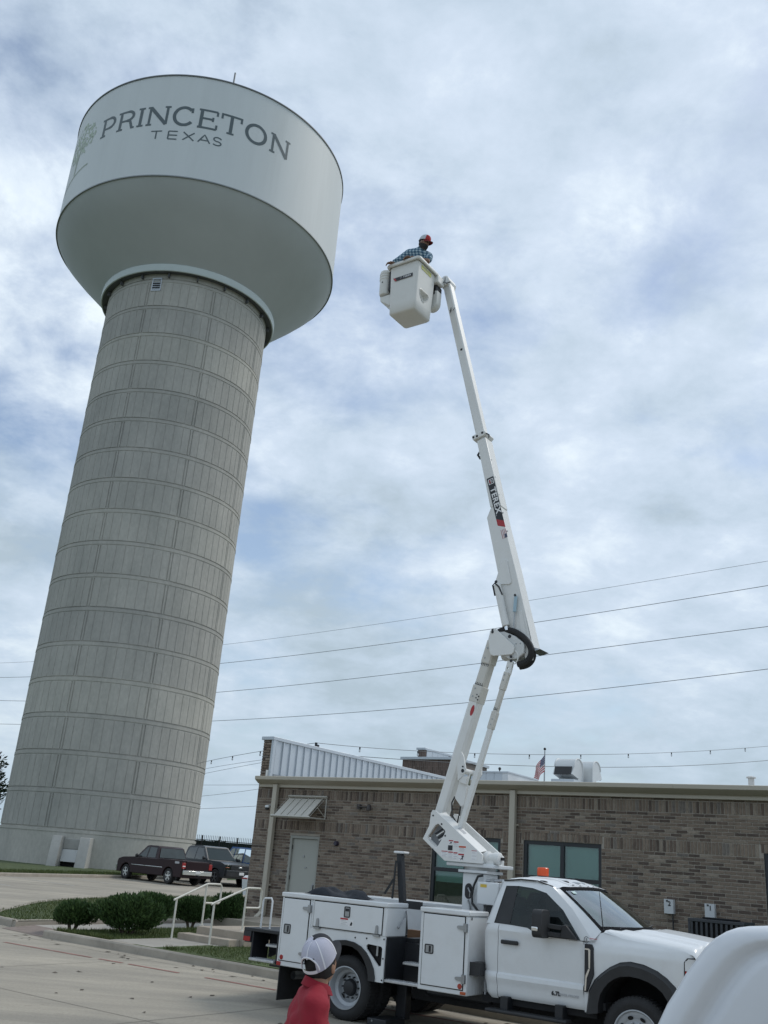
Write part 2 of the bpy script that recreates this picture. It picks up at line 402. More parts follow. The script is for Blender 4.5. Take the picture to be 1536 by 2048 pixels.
mb = MB(); kerb_along(mb, [p for p in densify(front, 1.5)][::-1])
tag(mb.build('kerb', CONC, smooth=True, fix=True), kind='structure')
isl_edge = smooth_pts([(-20.1, 15.0), (-21.4, 15.1), (-22.3, 15.9), (-23.4, 17.2), (-24.9, 18.9), (-26.0, 20.7), (-27.0, 22.8), (-28.0, 25.8), (-28.6, 30), (-28.9, 40)])
mb = MB(); kerb_along(mb, ([(-20.1, 40), (-20.1, 26), (-20.1, 19), (-20.1, 15.0)] + isl_edge[1:])[::-1])
tag(mb.build('island_kerb', CONC, smooth=True, fix=True), kind='structure')
lk = [(-16.9-3.2, 37.0), (-15.91, 46.41), (-12.54, 54.33), (-8.0, 64.9)]
def inv(x, y): return (x*_wd[0]+y*_wd[1], x*_wn[0]+y*_wn[1])
mb = MB(); kerb_along(mb, [inv(*p) for p in lk])
tag(mb.build('parking_kerb', CONC, smooth=True, fix=True), kind='structure')
def slab(name, mat, poly, z, kind='structure', thick=None):
    mb = MB(); tri = tessellate_polygon([[Vector((p[0], p[1], 0)) for p in poly]])
    def P(p): x, y = bw(*p); return (x, y, g(y)+z)
    vs = [P(p) for p in poly]; fs = []
    for t in tri:
        a, b, c = (vs[i] for i in t); ar = (b[0]-a[0])*(c[1]-a[1])-(b[1]-a[1])*(c[0]-a[0]); fs.append(tuple(t) if ar > 0 else tuple(reversed(t)))
    mb.add(vs, fs); o = mb.build(name, mat); tag(o, kind=kind); return o
bed = densify([(-18.2, 14.42), (8.0, 14.42), (8.0, 21.9), (-18.2, 21.9), (-18.2, 14.42)], 1.5)
slab('lawn', GRASS_BASE, bed[:-1], 0.14)
slab('island_lawn', GRASS_BASE, [(p[0]*0.995-0.1, p[1]+0.06) for p in isl_edge]+[(-20.22, 40)], 0.14)
tw_poly = [inv(*p) for p in lk]; tw_poly = [(p[0]-0.1, p[1]) for p in tw_poly]+[(-75, 60), (-75, 20)]
slab('tower_lawn', GRASS_BASE, tw_poly, 0.12)
WALK = pm('walk_concrete', (0.36, 0.335, 0.295), 0.9, var=0.12, vscale=1.2, bump=0.2, bscale=70, dirt=0.35, dirtcol=(0.2, 0.18, 0.155))
slab('walkway', WALK, densify([(-20.0, 15.45), (-18.25, 15.25), (-18.25, 22.0), (-19.7, 22.0), (-19.7, 44), (-20.0, 44), (-20.0, 15.45)], 1.5)[:-1], 0.055)
slab('front_walk', WALK, [(-16.35, 14.5), (-14.8, 14.5), (-14.8, 16.3), (-16.35, 16.3)], 0.152)
mb = MB(); q = [(-19.98, 14.55, .006), (-18.30, 14.33, .006), (-18.26, 15.251, .056), (-19.99, 15.451, .056)]
mb.add([(*bw(a, b), gb(a, b)+z) for a, b, z in q], [(0, 1, 2, 3)]); tag(mb.build('kerb_ramp', pm('ramp_brown', (0.22, 0.175, 0.15), 0.9, var=0.2, vscale=6)), kind='structure')
# stair block and landing (a structure joined to the building's door)
def bpoly(name, mat, boxes, kind=None, bevel=0.012):
    mb = MB()
    for (s0, s1, d0, d1, z0, z1) in boxes:
        vs = [(*bw(s0, d0), z0), (*bw(s1, d0), z0), (*bw(s1, d1), z0), (*bw(s0, d1), z0), (*bw(s0, d0), z1), (*bw(s1, d0), z1), (*bw(s1, d1), z1), (*bw(s0, d1), z1)]
        mb.add(vs, [(3,2,1,0),(4,5,6,7),(0,1,5,4),(1,2,6,5),(2,3,7,6),(3,0,4,7)])
    o = mb.build(name, mat, bevel=bevel)
    if kind: tag(o, kind=kind)
    return o
st = empty('entrance_steps', (*bw(-15.3, 16.2), 0.15)); tag(st, 'pale concrete entrance steps and landing below the tan metal door', 'steps')
def under(o, par):
    o.parent = par; o.matrix_parent_inverse = par.matrix_world.inverted() if par.matrix_world != Matrix() else Matrix.Translation(par.location).inverted()
STEPC = pm('step_concrete', (0.39, 0.335, 0.27), 0.9, var=0.14, vscale=2, bump=0.2, bscale=70, dirt=0.4, dirtcol=(0.19, 0.165, 0.14))
for nme, bx in (('step', (-16.2, -14.7, 16.25, 16.6, 0.1, 0.35)), ('landing', (-16.0, -14.6, 16.602, 19.7, 0.1, 0.5)), ('landing', (-18.5, -10.0, 19.702, 21.98, 0.1, 0.498))):
    o = bpoly(nme, STEPC, [bx]); under(o, st)
# hand rails: bent cream pipe
def rail(s_front, s_rear, label):
    z0, z1, zt0, zt1 = 0.19, 0.5, 1.03, 1.36
    r = empty('handrail', (*bw(s_front, 16.1), z0)); tag(r, label, 'handrail', 'hand rails of the entrance steps')
    def P(s_, d_, z): x, y = bw(s_, d_); return Vector((x, y, z))-r.location
    fr, rr_ = 16.1, 16.85
    mb = MB(); mb.tube([P(s_front, fr-.08, zt0-.03), P(s_front, fr, zt0), P(s_rear, rr_, zt1-.01), P(s_rear, rr_+.05, zt1), P(s_rear+.02, rr_+.42, zt1), P(s_rear+.02, rr_+.47, zt1-.05), P(s_rear+.02, rr_+.47, zt1-.36), P(s_rear+.02, rr_+.42, zt1-.40), P(s_rear, rr_+.02, zt1-.40)], 0.022, 10)
    mb.build('top_rail', RAILW, r, smooth=True, fix=True)
    for (s_, d_, za, zb) in ((s_front, fr, z0-.05, zt0), (s_rear, rr_, z1, zt1)):
        mb = MB(); mb.tube([P(s_, d_, za), P(s_, d_, zb)], 0.022, 10); mb.build('post', RAILW, r, smooth=True)
        mb = MB(); mb.tube([P(s_, d_, za), P(s_, d_, za+.012)], 0.05, 12); mb.build('base_plate', RAILW, r)
rail(-16.22, -16.1, 'left cream pipe handrail of the entrance steps, beside the bushes')
rail(-15.1, -14.9, 'right cream pipe handrail of the entrance steps, nearest the bucket truck')

# ------------------------------------------------------------------ water tower
TS = 6.4/5.5
TR = 6.4; TX, TY = -2.7118*TR, 10.7032*TR; TG = g(TY)
def tz(z): return CAMZ + (z-CAMZ)*TS
tower = empty('water_tower', (TX, TY, TG)); tag(tower, 'huge water tower with white steel tank on a ribbed grey concrete shaft', 'water tower')
def tp(rad, deg, z):                        # deg: 0 = towards -Y (camera), positive = to the right
    a = R(deg-90); return (rad*math.cos(a), rad*math.sin(a), z-TG)
def conc_mat():
    m = bpy.data.materials.new('tower_concrete'); m.use_nodes = True; t = m.node_tree; b = t.nodes['Principled BSDF']; b.inputs['Roughness'].default_value = 0.9
    c = t.nodes.new('ShaderNodeTexCoord'); oi = t.nodes.new('ShaderNodeObjectInfo')
    ad = t.nodes.new('ShaderNodeVectorMath'); ad.operation = 'MULTIPLY_ADD'; t.links.new(oi.outputs['Random'], ad.inputs[1]); ad.inputs[0].default_value = (37, 53, 71); t.links.new(c.outputs['Object'], ad.inputs[2])
    def no(sc, st, det=7, ro=.62):
        mp = t.nodes.new('ShaderNodeMapping'); mp.inputs['Scale'].default_value = st; t.links.new(ad.outputs[0], mp.inputs[0])
        n = t.nodes.new('ShaderNodeTexNoise'); n.inputs['Scale'].default_value = sc; n.inputs['Detail'].default_value = det; n.inputs['Roughness'].default_value = ro; t.links.new(mp.outputs[0], n.inputs['Vector']); return n.outputs['Fac']
    def rp(f, a, q, p0=.3, p1=.7):
        r = t.nodes.new('ShaderNodeValToRGB'); r.color_ramp.elements[0].position = p0; r.color_ramp.elements[1].position = p1
        r.color_ramp.elements[0].color = (*a, 1); r.color_ramp.elements[1].color = (*q, 1); t.links.new(f, r.inputs[0]); return r.outputs[0]
    def mul(x, y, k=1):
        mx = t.nodes.new('ShaderNodeMix'); mx.data_type = 'RGBA'; mx.blend_type = 'MULTIPLY'; mx.inputs[0].default_value = k; t.links.new(x, mx.inputs[6]); t.links.new(y, mx.inputs[7]); return mx.outputs[2]
    col = rp(no(0.3, (1, 1, .6)), (0.385, 0.38, 0.348), (0.505, 0.49, 0.445))
    col = mul(col, rp(no(0.8, (1, 1, .10), 8, .7), (0.88, .88, .88), (1.06, 1.06, 1.06)))
    col = mul(col, rp(no(6, (1, 1, .5)), (0.88, .88, .88), (1.06, 1.06, 1.06)))
    col = mul(col, rp(no(1.6, (1, 1, .35), 9, .75), (1, 1, 1), (0.62, .62, .62), .62, .76), .6)
    col = mul(col, rp(oi.outputs['Random'], (.90, .90, .91), (1.08, 1.07, 1.05), 0, 1))
    t.links.new(col, b.inputs['Base Color'])
    bp = t.nodes.new('ShaderNodeBump'); bp.inputs['Strength'].default_value = .3; bp.inputs['Distance'].default_value = .03; t.links.new(no(9, (1, 1, 1)), bp.inputs['Height']); t.links.new(bp.outputs[0], b.inputs['Normal'])
    return m
TCON = conc_mat()
def lift_mesh(h, mats_top=True):
    """one pour of the shaft: 64 panels with vertical grooves, a plain band and a reveal groove at the head"""
    gw, gd = 0.062, 0.035
    angs = []                                # (deg, depth)
    for k in range(64):
        a = k*5.625-16.5; ww = math.degrees(gw/2/TR)
        if k % 8 == 0:
            e = 0.85
            for c in (-e, e):
                angs += [(a+c-ww*1.6, 0), (a+c-ww*.7, gd*1.7), (a+c+ww*.7, gd*1.7), (a+c+ww*1.6, 0)]
        else:
            angs += [(a-ww, 0), (a-ww*.4, gd*.8), (a+ww*.4, gd*.8), (a+ww, 0)]
        angs += [(a+2.0, 0), (a+3.7, 0)]
    zs = [(0, 1, 0), (h-.42, 1, 0), (h-.40, 0, -.012), (h-.34, 0, -.012), (h-.325, 0, .018), (h-.12, 0, .018), (h-.115, 0, -.05), (h-.045, 0, -.05), (h-.03, 1, 0), (h, 1, 0)]
    mb = MB(); n = len(angs)
    vs = []
    for (z, on, dr) in zs:
        for (a, d) in angs:
            r_ = TR+dr-(d if on else 0); t = R(a-90); vs.append((r_*math.cos(t), r_*math.sin(t), z))
    fs = [(i*n+k, i*n+(k+1) % n, (i+1)*n+(k+1) % n, (i+1)*n+k) for i in range(len(zs)-1) for k in range(n)]
    mb.add(vs, fs); me = mb.mesh('concrete_lift'); me.materials.append(TCON); return me
H = 2.0075*TS; Z0 = tz(2.73)
LM = lift_mesh(H)
for k in range(17):
    o = bpy.data.objects.new('concrete_lift', LM); COL.objects.link(o); o.parent = tower; o.location = (0, 0, Z0+k*H-TG)
def ring(prof, n=192):
    mb = MB(); mb.lathe([(r_, z-TG) for r_, z in prof], n, axis='z'); return mb
ring([(TR+.01, TG-.6), (TR+.01, Z0-.30), (TR+.04, Z0-.28), (TR+.04, Z0-.12), (TR-.06, Z0-.11), (TR-.06, Z0-.03), (TR, Z0-.02), (TR, Z0)]).build('shaft_base', TCON, tower, smooth=True)
ZT = Z0+17*H
ring([(TR, ZT), (TR, tz(37.25)), (TR-.4, tz(37.26))]).build('shaft_head', TCON, tower, smooth=True)
def tank_mat():
    return pm('tank_white_coat', (0.63, 0.66, 0.66), 0.6, var=0.05, vscale=0.25, stretch=(1, 1, .12), dirt=0.22, dirtcol=(0.42, 0.44, 0.43))
TANK = tank_mat()
TK = 9.8*TS
zb, zt_ = tz(41.53), tz(49.63)
ring([(TK, zb), (TK, zt_)]).build('tank_wall', TANK, tower, smooth=True)
ring([(5.97*TS, tz(37.62)), (7.2*TS, tz(38.75)), (8.6*TS, tz(40.1)), (9.45*TS, tz(41.0)), (TK-.03, zb-.02)]).build('tank_bowl', pm('bowl_shaded_coat', (.50, .525, .53), .6, var=.05, vscale=.25), tower, smooth=True)  # underside shade put into the coat colour, darker than the tank wall's
ring([(TK-.02, zb-.06), (TK+.05, zb-.06), (TK+.05, zb+.03), (TK-.02, zb+.03)]).build('knuckle_band', pm('tank_seam', (0.25, 0.27, 0.28), .5), tower)
ring([(TK-.02, zt_-.05), (TK+.07, zt_-.05), (TK+.07, zt_+.05), (TK-.05, zt_+.05)]).build('rim_band', pm('tank_rim_dark', (0.17, 0.18, 0.19), .6), tower)
ring([(TK-.05, zt_+.05), (TK*.8, zt_+1.1), (TK*.45, zt_+1.9), (0.01, zt_+2.3)]).build('tank_roof', TANK, tower, smooth=True)
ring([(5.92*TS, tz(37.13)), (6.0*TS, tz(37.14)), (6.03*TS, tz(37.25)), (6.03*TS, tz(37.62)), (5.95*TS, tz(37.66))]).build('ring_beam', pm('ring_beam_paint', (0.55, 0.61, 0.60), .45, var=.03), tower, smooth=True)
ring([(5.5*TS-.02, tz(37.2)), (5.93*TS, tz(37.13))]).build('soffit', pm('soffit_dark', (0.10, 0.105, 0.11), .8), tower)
for k in range(19):                          # steel brackets under the ring beam
    a = -3+k*360/19
    mb = MB(); t = R(a-90); c = Vector((math.cos(t), math.sin(t), 0)); q = Vector((-c.y, c.x, 0))
    mb.obox(Vector(tp(TR+.16, a, tz(36.98))), c*.12, q*.05, (0, 0, .16)); mb.build('bracket', pm('bracket_dark', (0.09, .095, .10), .7), tower)
# louvred vent near the head of the shaft
lv = MB()
for (a0, a1, z0, z1) in ((-14.3, -13.8, 35.95, 36.85), (-8.2, -7.7, 35.95, 36.85), (-14.3, -7.7, 35.9, 36.0), (-14.3, -7.7, 36.78, 36.88)):
    v = [tp(TR+d, a, tz(z)) for d in (0, .06) for z in (z0, z1) for a in (a0, a1)]
    lv.add(v, [(0,1,3,2),(4,6,7,5),(0,4,5,1),(2,3,7,6),(0,2,6,4),(1,5,7,3)])
louver = lv.build('louvre', GALV, tower, fix=True)
mb = MB(); mb.add([tp(TR+.012, -13.9, tz(36)), tp(TR+.012, -8.1, tz(36)), tp(TR+.012, -8.1, tz(36.8)), tp(TR+.012, -13.9, tz(36.8))], [(0,1,2,3)]); mb.build('louvre_void', DARK, louver).parent = louver
for k in range(5):
    z = 36.03+k*.155; mb = MB(); mb.add([tp(TR+.02, -13.8, tz(z+.085)), tp(TR+.02, -8.2, tz(z+.085)), tp(TR+.06, -8.2, tz(z)), tp(TR+.06, -13.8, tz(z))], [(0,1,2,3)]); mb.build('slat', GALV, louver)
# aerial on the roof edge
a_ant = 16.0
mb = MB(); p0 = Vector(tp(TK-.3, a_ant, zt_)); mb.tube([p0, p0+Vector((0, 0, 1.35))], .07, 8); mb.build('roof_aerial', pm('aerial_grey', (.25, .26, .27), .5), tower, smooth=True)
# lettering wrapped on the tank
INK = pm('tank_lettering_slate', (0.085, 0.115, 0.125), 0.5, var=0.05)
def wrap(poly_pts, mb, closed=False, wdt=0.2, lift=.012):
    """thick stroke along points (deg, z) on the tank wall"""
    k = 180/math.pi/TK
    P = []
    for (a0, z0), (a1, z1) in zip(poly_pts[:-1], poly_pts[1:]):
        L = math.hypot((a1-a0)/k, z1-z0); n = max(1, int(L/.18)); P += [(a0+(a1-a0)*i/n, z0+(z1-z0)*i/n) for i in range(n)]
    P.append(poly_pts[-1]); X = [Vector((a/k, z)) for a, z in P]; A = []; B = []
    for i, p in enumerate(X):
        d = (X[min(i+1, len(X)-1)]-X[max(i-1, 0)])
        if closed and i in (0, len(X)-1): d = X[1]-X[-2]
        d.normalize(); n_ = Vector((-d.y, d.x))*wdt/2
        l, r_ = p+n_, p-n_; A.append(tp(TK+lift, l.x*k, l.y)); B.append(tp(TK+lift, r_.x*k, r_.y))
    mb.strip(B, A)
ZB, ZTP = tz(45.5)+.1, tz(47.07)-.1; ZM = (ZB+ZTP)/2; HH = ZTP-ZB
def serif(mb, a, z, half): wrap([(a-half, z), (a+half, z)], mb, wdt=.17, lift=.013)
def bowl(mb, a0, a1, z0, z1, deg0=90, deg1=-90, wdt=.24):
    rx = a1-a0; ry = (z1-z0)/2; wrap([(a0+rx*math.cos(R(t)), (z0+z1)/2+ry*math.sin(R(t))) for t in [deg0+(deg1-deg0)*i/18 for i in range(19)]], mb, wdt=wdt)
def letter(ch, a0, a1):
    mb = MB(); sw = .25; w_ = a1-a0; i0 = a0+1.1
    if ch in 'PR':
        wrap([(i0+.3, ZB), (i0+.3, ZTP)], mb, wdt=sw); serif(mb, i0+.3, ZB, 1.4); serif(mb, i0-.2, ZTP, .95)
        m_ = i0+w_*.42; wrap([(i0+.3, ZTP), (m_, ZTP)], mb, wdt=.19); lo = ZB+HH*(.40 if ch == 'P' else .47); wrap([(i0+.3, lo), (m_, lo)], mb, wdt=.19)
        bowl(mb, m_, a1-(.5 if ch == 'P' else 1.0), lo, ZTP, 92, -92)
        if ch == 'R': wrap([(m_-.2, lo), (m_+w_*.18, lo-.1), (a1-1.0, ZB+.0)], mb, wdt=sw*.9); serif(mb, a1-.7, ZB, .75)
    if ch == 'I': c = (a0+a1)/2; wrap([(c, ZB), (c, ZTP)], mb, wdt=sw); serif(mb, c, ZB, 1.35); serif(mb, c, ZTP, 1.35)
    if ch == 'N':
        l, r_ = a0+1.2, a1-1.2
        wrap([(l, ZB), (l, ZTP)], mb, wdt=.2); wrap([(l, ZTP), (r_, ZB)], mb, wdt=.28, lift=.015); wrap([(r_, ZB), (r_, ZTP)], mb, wdt=.2)
        serif(mb, l, ZB, 1.15); serif(mb, l-.25, ZTP, .95); serif(mb, r_, ZTP, 1.15)
    if ch in 'CO':
        c, rx = (a0+a1)/2, (a1-a0)/2-.6; rz = HH/2
        rg = range(0, 41) if ch == 'O' else range(5, 37)
        wrap([(c+rx*math.cos(R(t*9)), ZM+rz*math.sin(R(t*9))) for t in rg], mb, ch == 'O', wdt=.26)
        if ch == 'C': wrap([(c+rx*.80, ZM+rz*.45), (c+rx*.80, ZTP)], mb, wdt=.17, lift=.014)
    if ch == 'E':
        l = a0+1.1; wrap([(l, ZB), (l, ZTP)], mb, wdt=sw)
        wrap([(a0, ZB), (a1-.3, ZB)], mb, wdt=.18); wrap([(a0, ZTP), (a1-.4, ZTP)], mb, wdt=.18); wrap([(l, ZM+.05), (a1-1.9, ZM+.05)], mb, wdt=.18)
        wrap([(a1-.35, ZB), (a1-.35, ZB+.42)], mb, wdt=.16, lift=.014); wrap([(a1-.45, ZTP), (a1-.45, ZTP-.38)], mb, wdt=.16, lift=.014); wrap([(a1-1.9, ZM-.15), (a1-1.9, ZM+.25)], mb, wdt=.15, lift=.014)
    if ch == 'T':
        c = (a0+a1)/2; wrap([(c, ZB), (c, ZTP)], mb, wdt=sw); serif(mb, c, ZB, 1.35); wrap([(a0+.3, ZTP), (a1-.3, ZTP)], mb, wdt=.18)
        for e in (a0+.45, a1-.45): wrap([(e, ZTP+.08), (e, ZTP-.42)], mb, wdt=.16, lift=.014)
    mb.build('letter', INK, tower)
for ch, a0, a1 in (('P', -36.2, -29.0), ('R', -27.6, -19.6), ('I', -18.6, -15.6), ('N', -14.6, -5.4), ('C', -4.3, 4.2), ('E', 5.3, 12.7), ('T', 13.6, 21.9), ('O', 23.2, 32.1), ('N', 33.6, 42.5)): letter(ch, a0, a1)
z0, z1 = tz(44.36)+.05, tz(45.05)-.03; hh = z1-z0
def small(ch, a0, a1):
    mb = MB(); sw = .11; c = (a0+a1)/2; zm = (z0+z1)/2
    if ch == 'T': wrap([(a0, z1), (a1, z1)], mb, wdt=sw); wrap([(c, z0), (c, z1)], mb, wdt=sw)
    if ch == 'E':
        wrap([(a0, z0), (a0, z1)], mb, wdt=sw)
        for z in (z0, zm, z1): wrap([(a0, z), (a1, z)], mb, wdt=sw)
    if ch == 'X': wrap([(a0, z0), (a1, z1)], mb, wdt=sw); wrap([(a0, z1), (a1, z0)], mb, wdt=sw, lift=.014)
    if ch == 'A': wrap([(a0, z0), (c, z1), (a1, z0)], mb, wdt=sw); wrap([(a0+.8, z0+hh*.3), (a1-.8, z0+hh*.3)], mb, wdt=sw*.9, lift=.014)
    if ch == 'S':
        pts = [(a1-.1, z1-hh*.18)]+[(c+(a1-c)*.85*math.cos(R(t)), z1-hh*.25+hh*.25*math.sin(R(t))) for t in range(50, 271, 20)]+[(c+(a1-c)*.95*math.cos(R(t)), z0+hh*.25+hh*.25*math.sin(R(t))) for t in range(90, -151, -20)]
        wrap(pts, mb, wdt=sw)
    mb.build('letter', INK, tower)
for ch, a0, a1 in (('T', -11.6, -7.3), ('E', -4.7, -1.3), ('X', .9, 5.0), ('A', 6.6, 11.0), ('S', 12.0, 15.2)): small(ch, a0, a1)
# pale green tree emblem left of the name
random.seed(11); LEAF = pm('emblem_green', (0.42, 0.50, 0.39), .5, var=.12, vscale=.8); mb = MB(); mt = MB()
ec = -53.0
for (pts, wd_) in (([(ec+1.0, 43.9), (ec+.6, 44.8), (ec-.4, 45.6), (ec-2.5, 46.3)], .16), ([(ec+1.0, 43.9), (ec+1.6, 45.0), (ec+3.2, 45.9), (ec+6.5, 46.6)], .16), ([(ec+1.4, 44.9), (ec+2.0, 46.0), (ec+3.2, 47.3)], .12), ([(ec, 45.1), (ec-4, 45.7), (ec-7, 46.2)], .12), ([(ec+3, 45.8), (ec+8, 46.0), (ec+10.5, 46.6)], .1)): wrap([(a, tz(z)) for a, z in pts], mt, wdt=wd_)
wrap([(ec-12+i*1.4, tz(43.2+.72*math.sin(i/17*math.pi*.5))) for i in range(18)], mt, wdt=.16)
mt.build('emblem_trunk', pm('emblem_olive', (0.33, 0.38, 0.30), .5, var=.1), tower)
for i in range(190):
    t = random.uniform(0, 6.28); q = math.sqrt(random.random()); a = ec+1.5+11.0*q*math.cos(t); z = tz(46.55+1.45*q*math.sin(t)); l = random.uniform(.10, .20); an = random.uniform(0, 3.14)
    k = 180/math.pi/TK; pts = []
    for j in range(6):
        u = 2*math.pi*j/6; x, y = l*math.cos(u), l*.55*math.sin(u); pts.append(tp(TK+.016, a+(x*math.cos(an)-y*math.sin(an))*k, z+x*math.sin(an)+y*math.cos(an)))
    mb.add(pts, [tuple(range(6))])
mb.build('emblem_leaf', LEAF, tower)
# concrete splash structure at the foot of the shaft
ent = None
ca, ra_ = 1.3, TR
def foot(name, poly_dz, a0, a1, mat, bev=.02):     # poly: (distance out of the shaft, z), swept between two offsets along the tangent (metres from ca)
    t = R(ca-90); c = Vector((math.cos(t), math.sin(t), 0)); q = Vector((-c.y, c.x, 0)); mb = MB()
    f = lambda off_: (lambda d, z: tuple(c*(TR+d)+q*off_+Vector((0, 0, z-TG))))
    mb.prism(poly_dz, f(a0), f(a1)); return mb.build(name, mat, tower, bevel=bev, fix=True)
FC = pm('footing_concrete', (.40, .395, .37), .9, var=.1, vscale=1.2, bump=.2, bscale=40, dirt=.4, dirtcol=(.22, .21, .19))
zg = TG-.1; zc_ = tz(2.3)
foot('wing_wall', [(-.3, zg), (1.15, zg), (.75, zc_-.05), (.70, zc_), (-.3, zc_)], -1.15, -.58, FC)
foot('wing_wall', [(-.3, zg), (1.15, zg), (.75, zc_-.05), (.70, zc_), (-.3, zc_)], .52, 1.15, FC)
foot('lintel', [(-.3, tz(1.68)), (.12, tz(1.68)), (.12, zc_-.12), (-.3, zc_-.12)], -.579, .519, FC)
foot('access_panel', [(0, tz(1.05)), (.32, tz(1.05)), (.12, tz(1.67)), (0, tz(1.67))], -.575, .515, pm('panel_offwhite', (.62, .63, .62), .5, var=.04))
foot('pit_opening', [(0, zg), (.05, zg), (.05, tz(1.04)), (0, tz(1.04))], -.575, .515, DARK, 0)
# ------------------------------------------------------------------ brick building
bld = empty('brick_building', (*bw(-19.48, 22), gb(-19.48, 22)), BR)
tag(bld, 'long low brown brick building with tan gutter and silver metal parapet', 'building')
BZ = bld.location.z
# children are authored in wall coordinates (s, D, z absolute) and shifted to the building's base
OFF = Vector((19.48, -22, -BZ))
def B(mb, name, mat, parent=None, **k):
    mb.v = [tuple(Vector(v)+OFF) for v in mb.v]; return mb.build(name, mat, parent or bld, **k)
def Bbox(name, mat, x0, x1, y0, y1, z0, z1, parent=None, **k):
    mb = MB(); mb.box(x0, x1, y0, y1, z0, z1); return B(mb, name, mat, parent, **k)
def brick_mat(name, src):
    m = bpy.data.materials.new(name); m.use_nodes = True; t = m.node_tree; b = t.nodes['Principled BSDF']; b.inputs['Roughness'].default_value = .9
    if src == 'object': f = t.nodes.new('ShaderNodeObjectInfo').outputs['Color']
    else: a = t.nodes.new('ShaderNodeAttribute'); a.attribute_name = 'tone'; f = a.outputs['Color']
    c = t.nodes.new('ShaderNodeNewGeometry'); n = t.nodes.new('ShaderNodeTexNoise'); n.inputs['Scale'].default_value = 14; n.inputs['Detail'].default_value = 7; n.inputs['Roughness'].default_value = .7; t.links.new(c.outputs['Position'], n.inputs['Vector'])
    r = t.nodes.new('ShaderNodeValToRGB'); r.color_ramp.elements[0].position = .3; r.color_ramp.elements[1].position = .72; r.color_ramp.elements[0].color = (.72, .72, .72, 1); r.color_ramp.elements[1].color = (1.25, 1.23, 1.2, 1); t.links.new(n.outputs['Fac'], r.inputs[0])
    mx = t.nodes.new('ShaderNodeMix'); mx.data_type = 'RGBA'; mx.blend_type = 'MULTIPLY'; mx.inputs[0].default_value = 1; t.links.new(f, mx.inputs[6]); t.links.new(r.outputs[0], mx.inputs[7]); t.links.new(mx.outputs[2], b.inputs['Base Color'])
    bp = t.nodes.new('ShaderNodeBump'); bp.inputs['Strength'].default_value = .4; bp.inputs['Distance'].default_value = .01; t.links.new(n.outputs['Fac'], bp.inputs['Height']); t.links.new(bp.outputs[0], b.inputs['Normal']); return m
BRK_O, BRK_A = brick_mat('clay_brick', 'object'), brick_mat('clay_brick_mass', 'attr')
MORT = pm('mortar', (0.37, 0.33, 0.28), .95, var=.15, vscale=5)
random.seed(5)
def tone():
    q = random.random(); k = random.uniform(.88, 1.14)
    if q < .12: c = (.100, .076, .062)
    elif q < .28: c = (.140, .105, .083)
    elif q < .38: c = (.262, .218, .176)
    elif q < .43: c = (.180, .158, .140)
    else: c = (.208, .163, .128)
    return tuple(x*k for x in c)
S0, S1 = -19.48, 1.2
OPEN = [(-18.07, -17.04, -1, 2.67), (-13.42, -11.46, .85, 2.89), (-10.85, -8.87, .85, 2.89), (-5.30, -3.3, .85, 2.89), (-1.2, .8, .85, 2.89)]
cells = []                                    # (s0, s1, z0, z1)
def clip(a, b, z0, z1):
    seg = [(a, b)]
    for (o0, o1, oz0, oz1) in OPEN:
        if z1 > oz0+.01 and z0 < oz1-.01:
            nn = []
            for (p, q) in seg:
                if o1 <= p or o0 >= q: nn.append((p, q))
                else:
                    if p < o0: nn.append((p, o0))
                    if q > o1: nn.append((o1, q))
            seg = nn
    return [(p, q) for p, q in seg if q-p > .035]
J = .012
def stretcher(z0, z1, row, a=S0, b=S1):
    x = a-(.126 if row % 2 else 0)
    while x < b:
        for (p, q) in clip(max(x, a), min(x+.252, b), z0, z1): cells.append((p+J/2, q-J/2, z0+J/2, z1-J/2))
        x += .252
def soldier(z0, z1, a=S0, b=S1):
    x = a
    while x < b:
        for (p, q) in clip(x, min(x+.0762, b), z0, z1): cells.append((p+J/2, q-J/2, z0+J/2, z1-J/2))
        x += .0762
n = 33; z = .31; hh = (2.80-z)/n
for i in range(n): stretcher(z+i*hh, z+(i+1)*hh, i)
lint = [(o[0]-.05, o[1]+.05, 2.89, 3.075) for o in OPEN[1:]]
OPEN += lint; soldier(2.80, 3.06)
OPEN = OPEN[:5]
for (a, b, z0, z1) in lint: soldier(z0, z1, a, b)
for i in range(8): stretcher(3.06+i*.0725, 3.06+(i+1)*.0725, i)
OPEN2 = OPEN
soldier(3.64, 3.90)
for i in range(4): stretcher(3.90+i*.0725, 3.90+(i+1)*.0725, i)
for i in range(15): stretcher(4.19+i*.0745, 4.19+(i+1)*.0745, i, S0, -19.12)
cells = [c for c in cells if not any(l[0] < (c[0]+c[1])/2 < l[1] and 2.90 < (c[2]+c[3])/2 < 3.07 and c[3]-c[2] < .1 and c[3] < 3.07 for l in lint)]
def prox(c):
    s_, z = (c[0]+c[1])/2, (c[2]+c[3])/2
    vis = -8.2 < s_ < -5.15 and 1.75 < z < 3.95
    return (0 if vis else 1, -s_)
cells.sort(key=prox)
def brick_geo(sx, sz): # a brick face with slightly eased edges, local origin at its lower left front corner
    e = .004; return ([(0, .022, 0), (sx, .022, 0), (sx, .022, sz), (0, .022, sz), (e, 0, e), (sx-e, 0, e), (sx-e, 0, sz-e), (e, 0, sz-e)], [(4,5,6,7), (0,1,5,4), (1,2,6,5), (2,3,7,6), (3,0,4,7)])
cache = {}
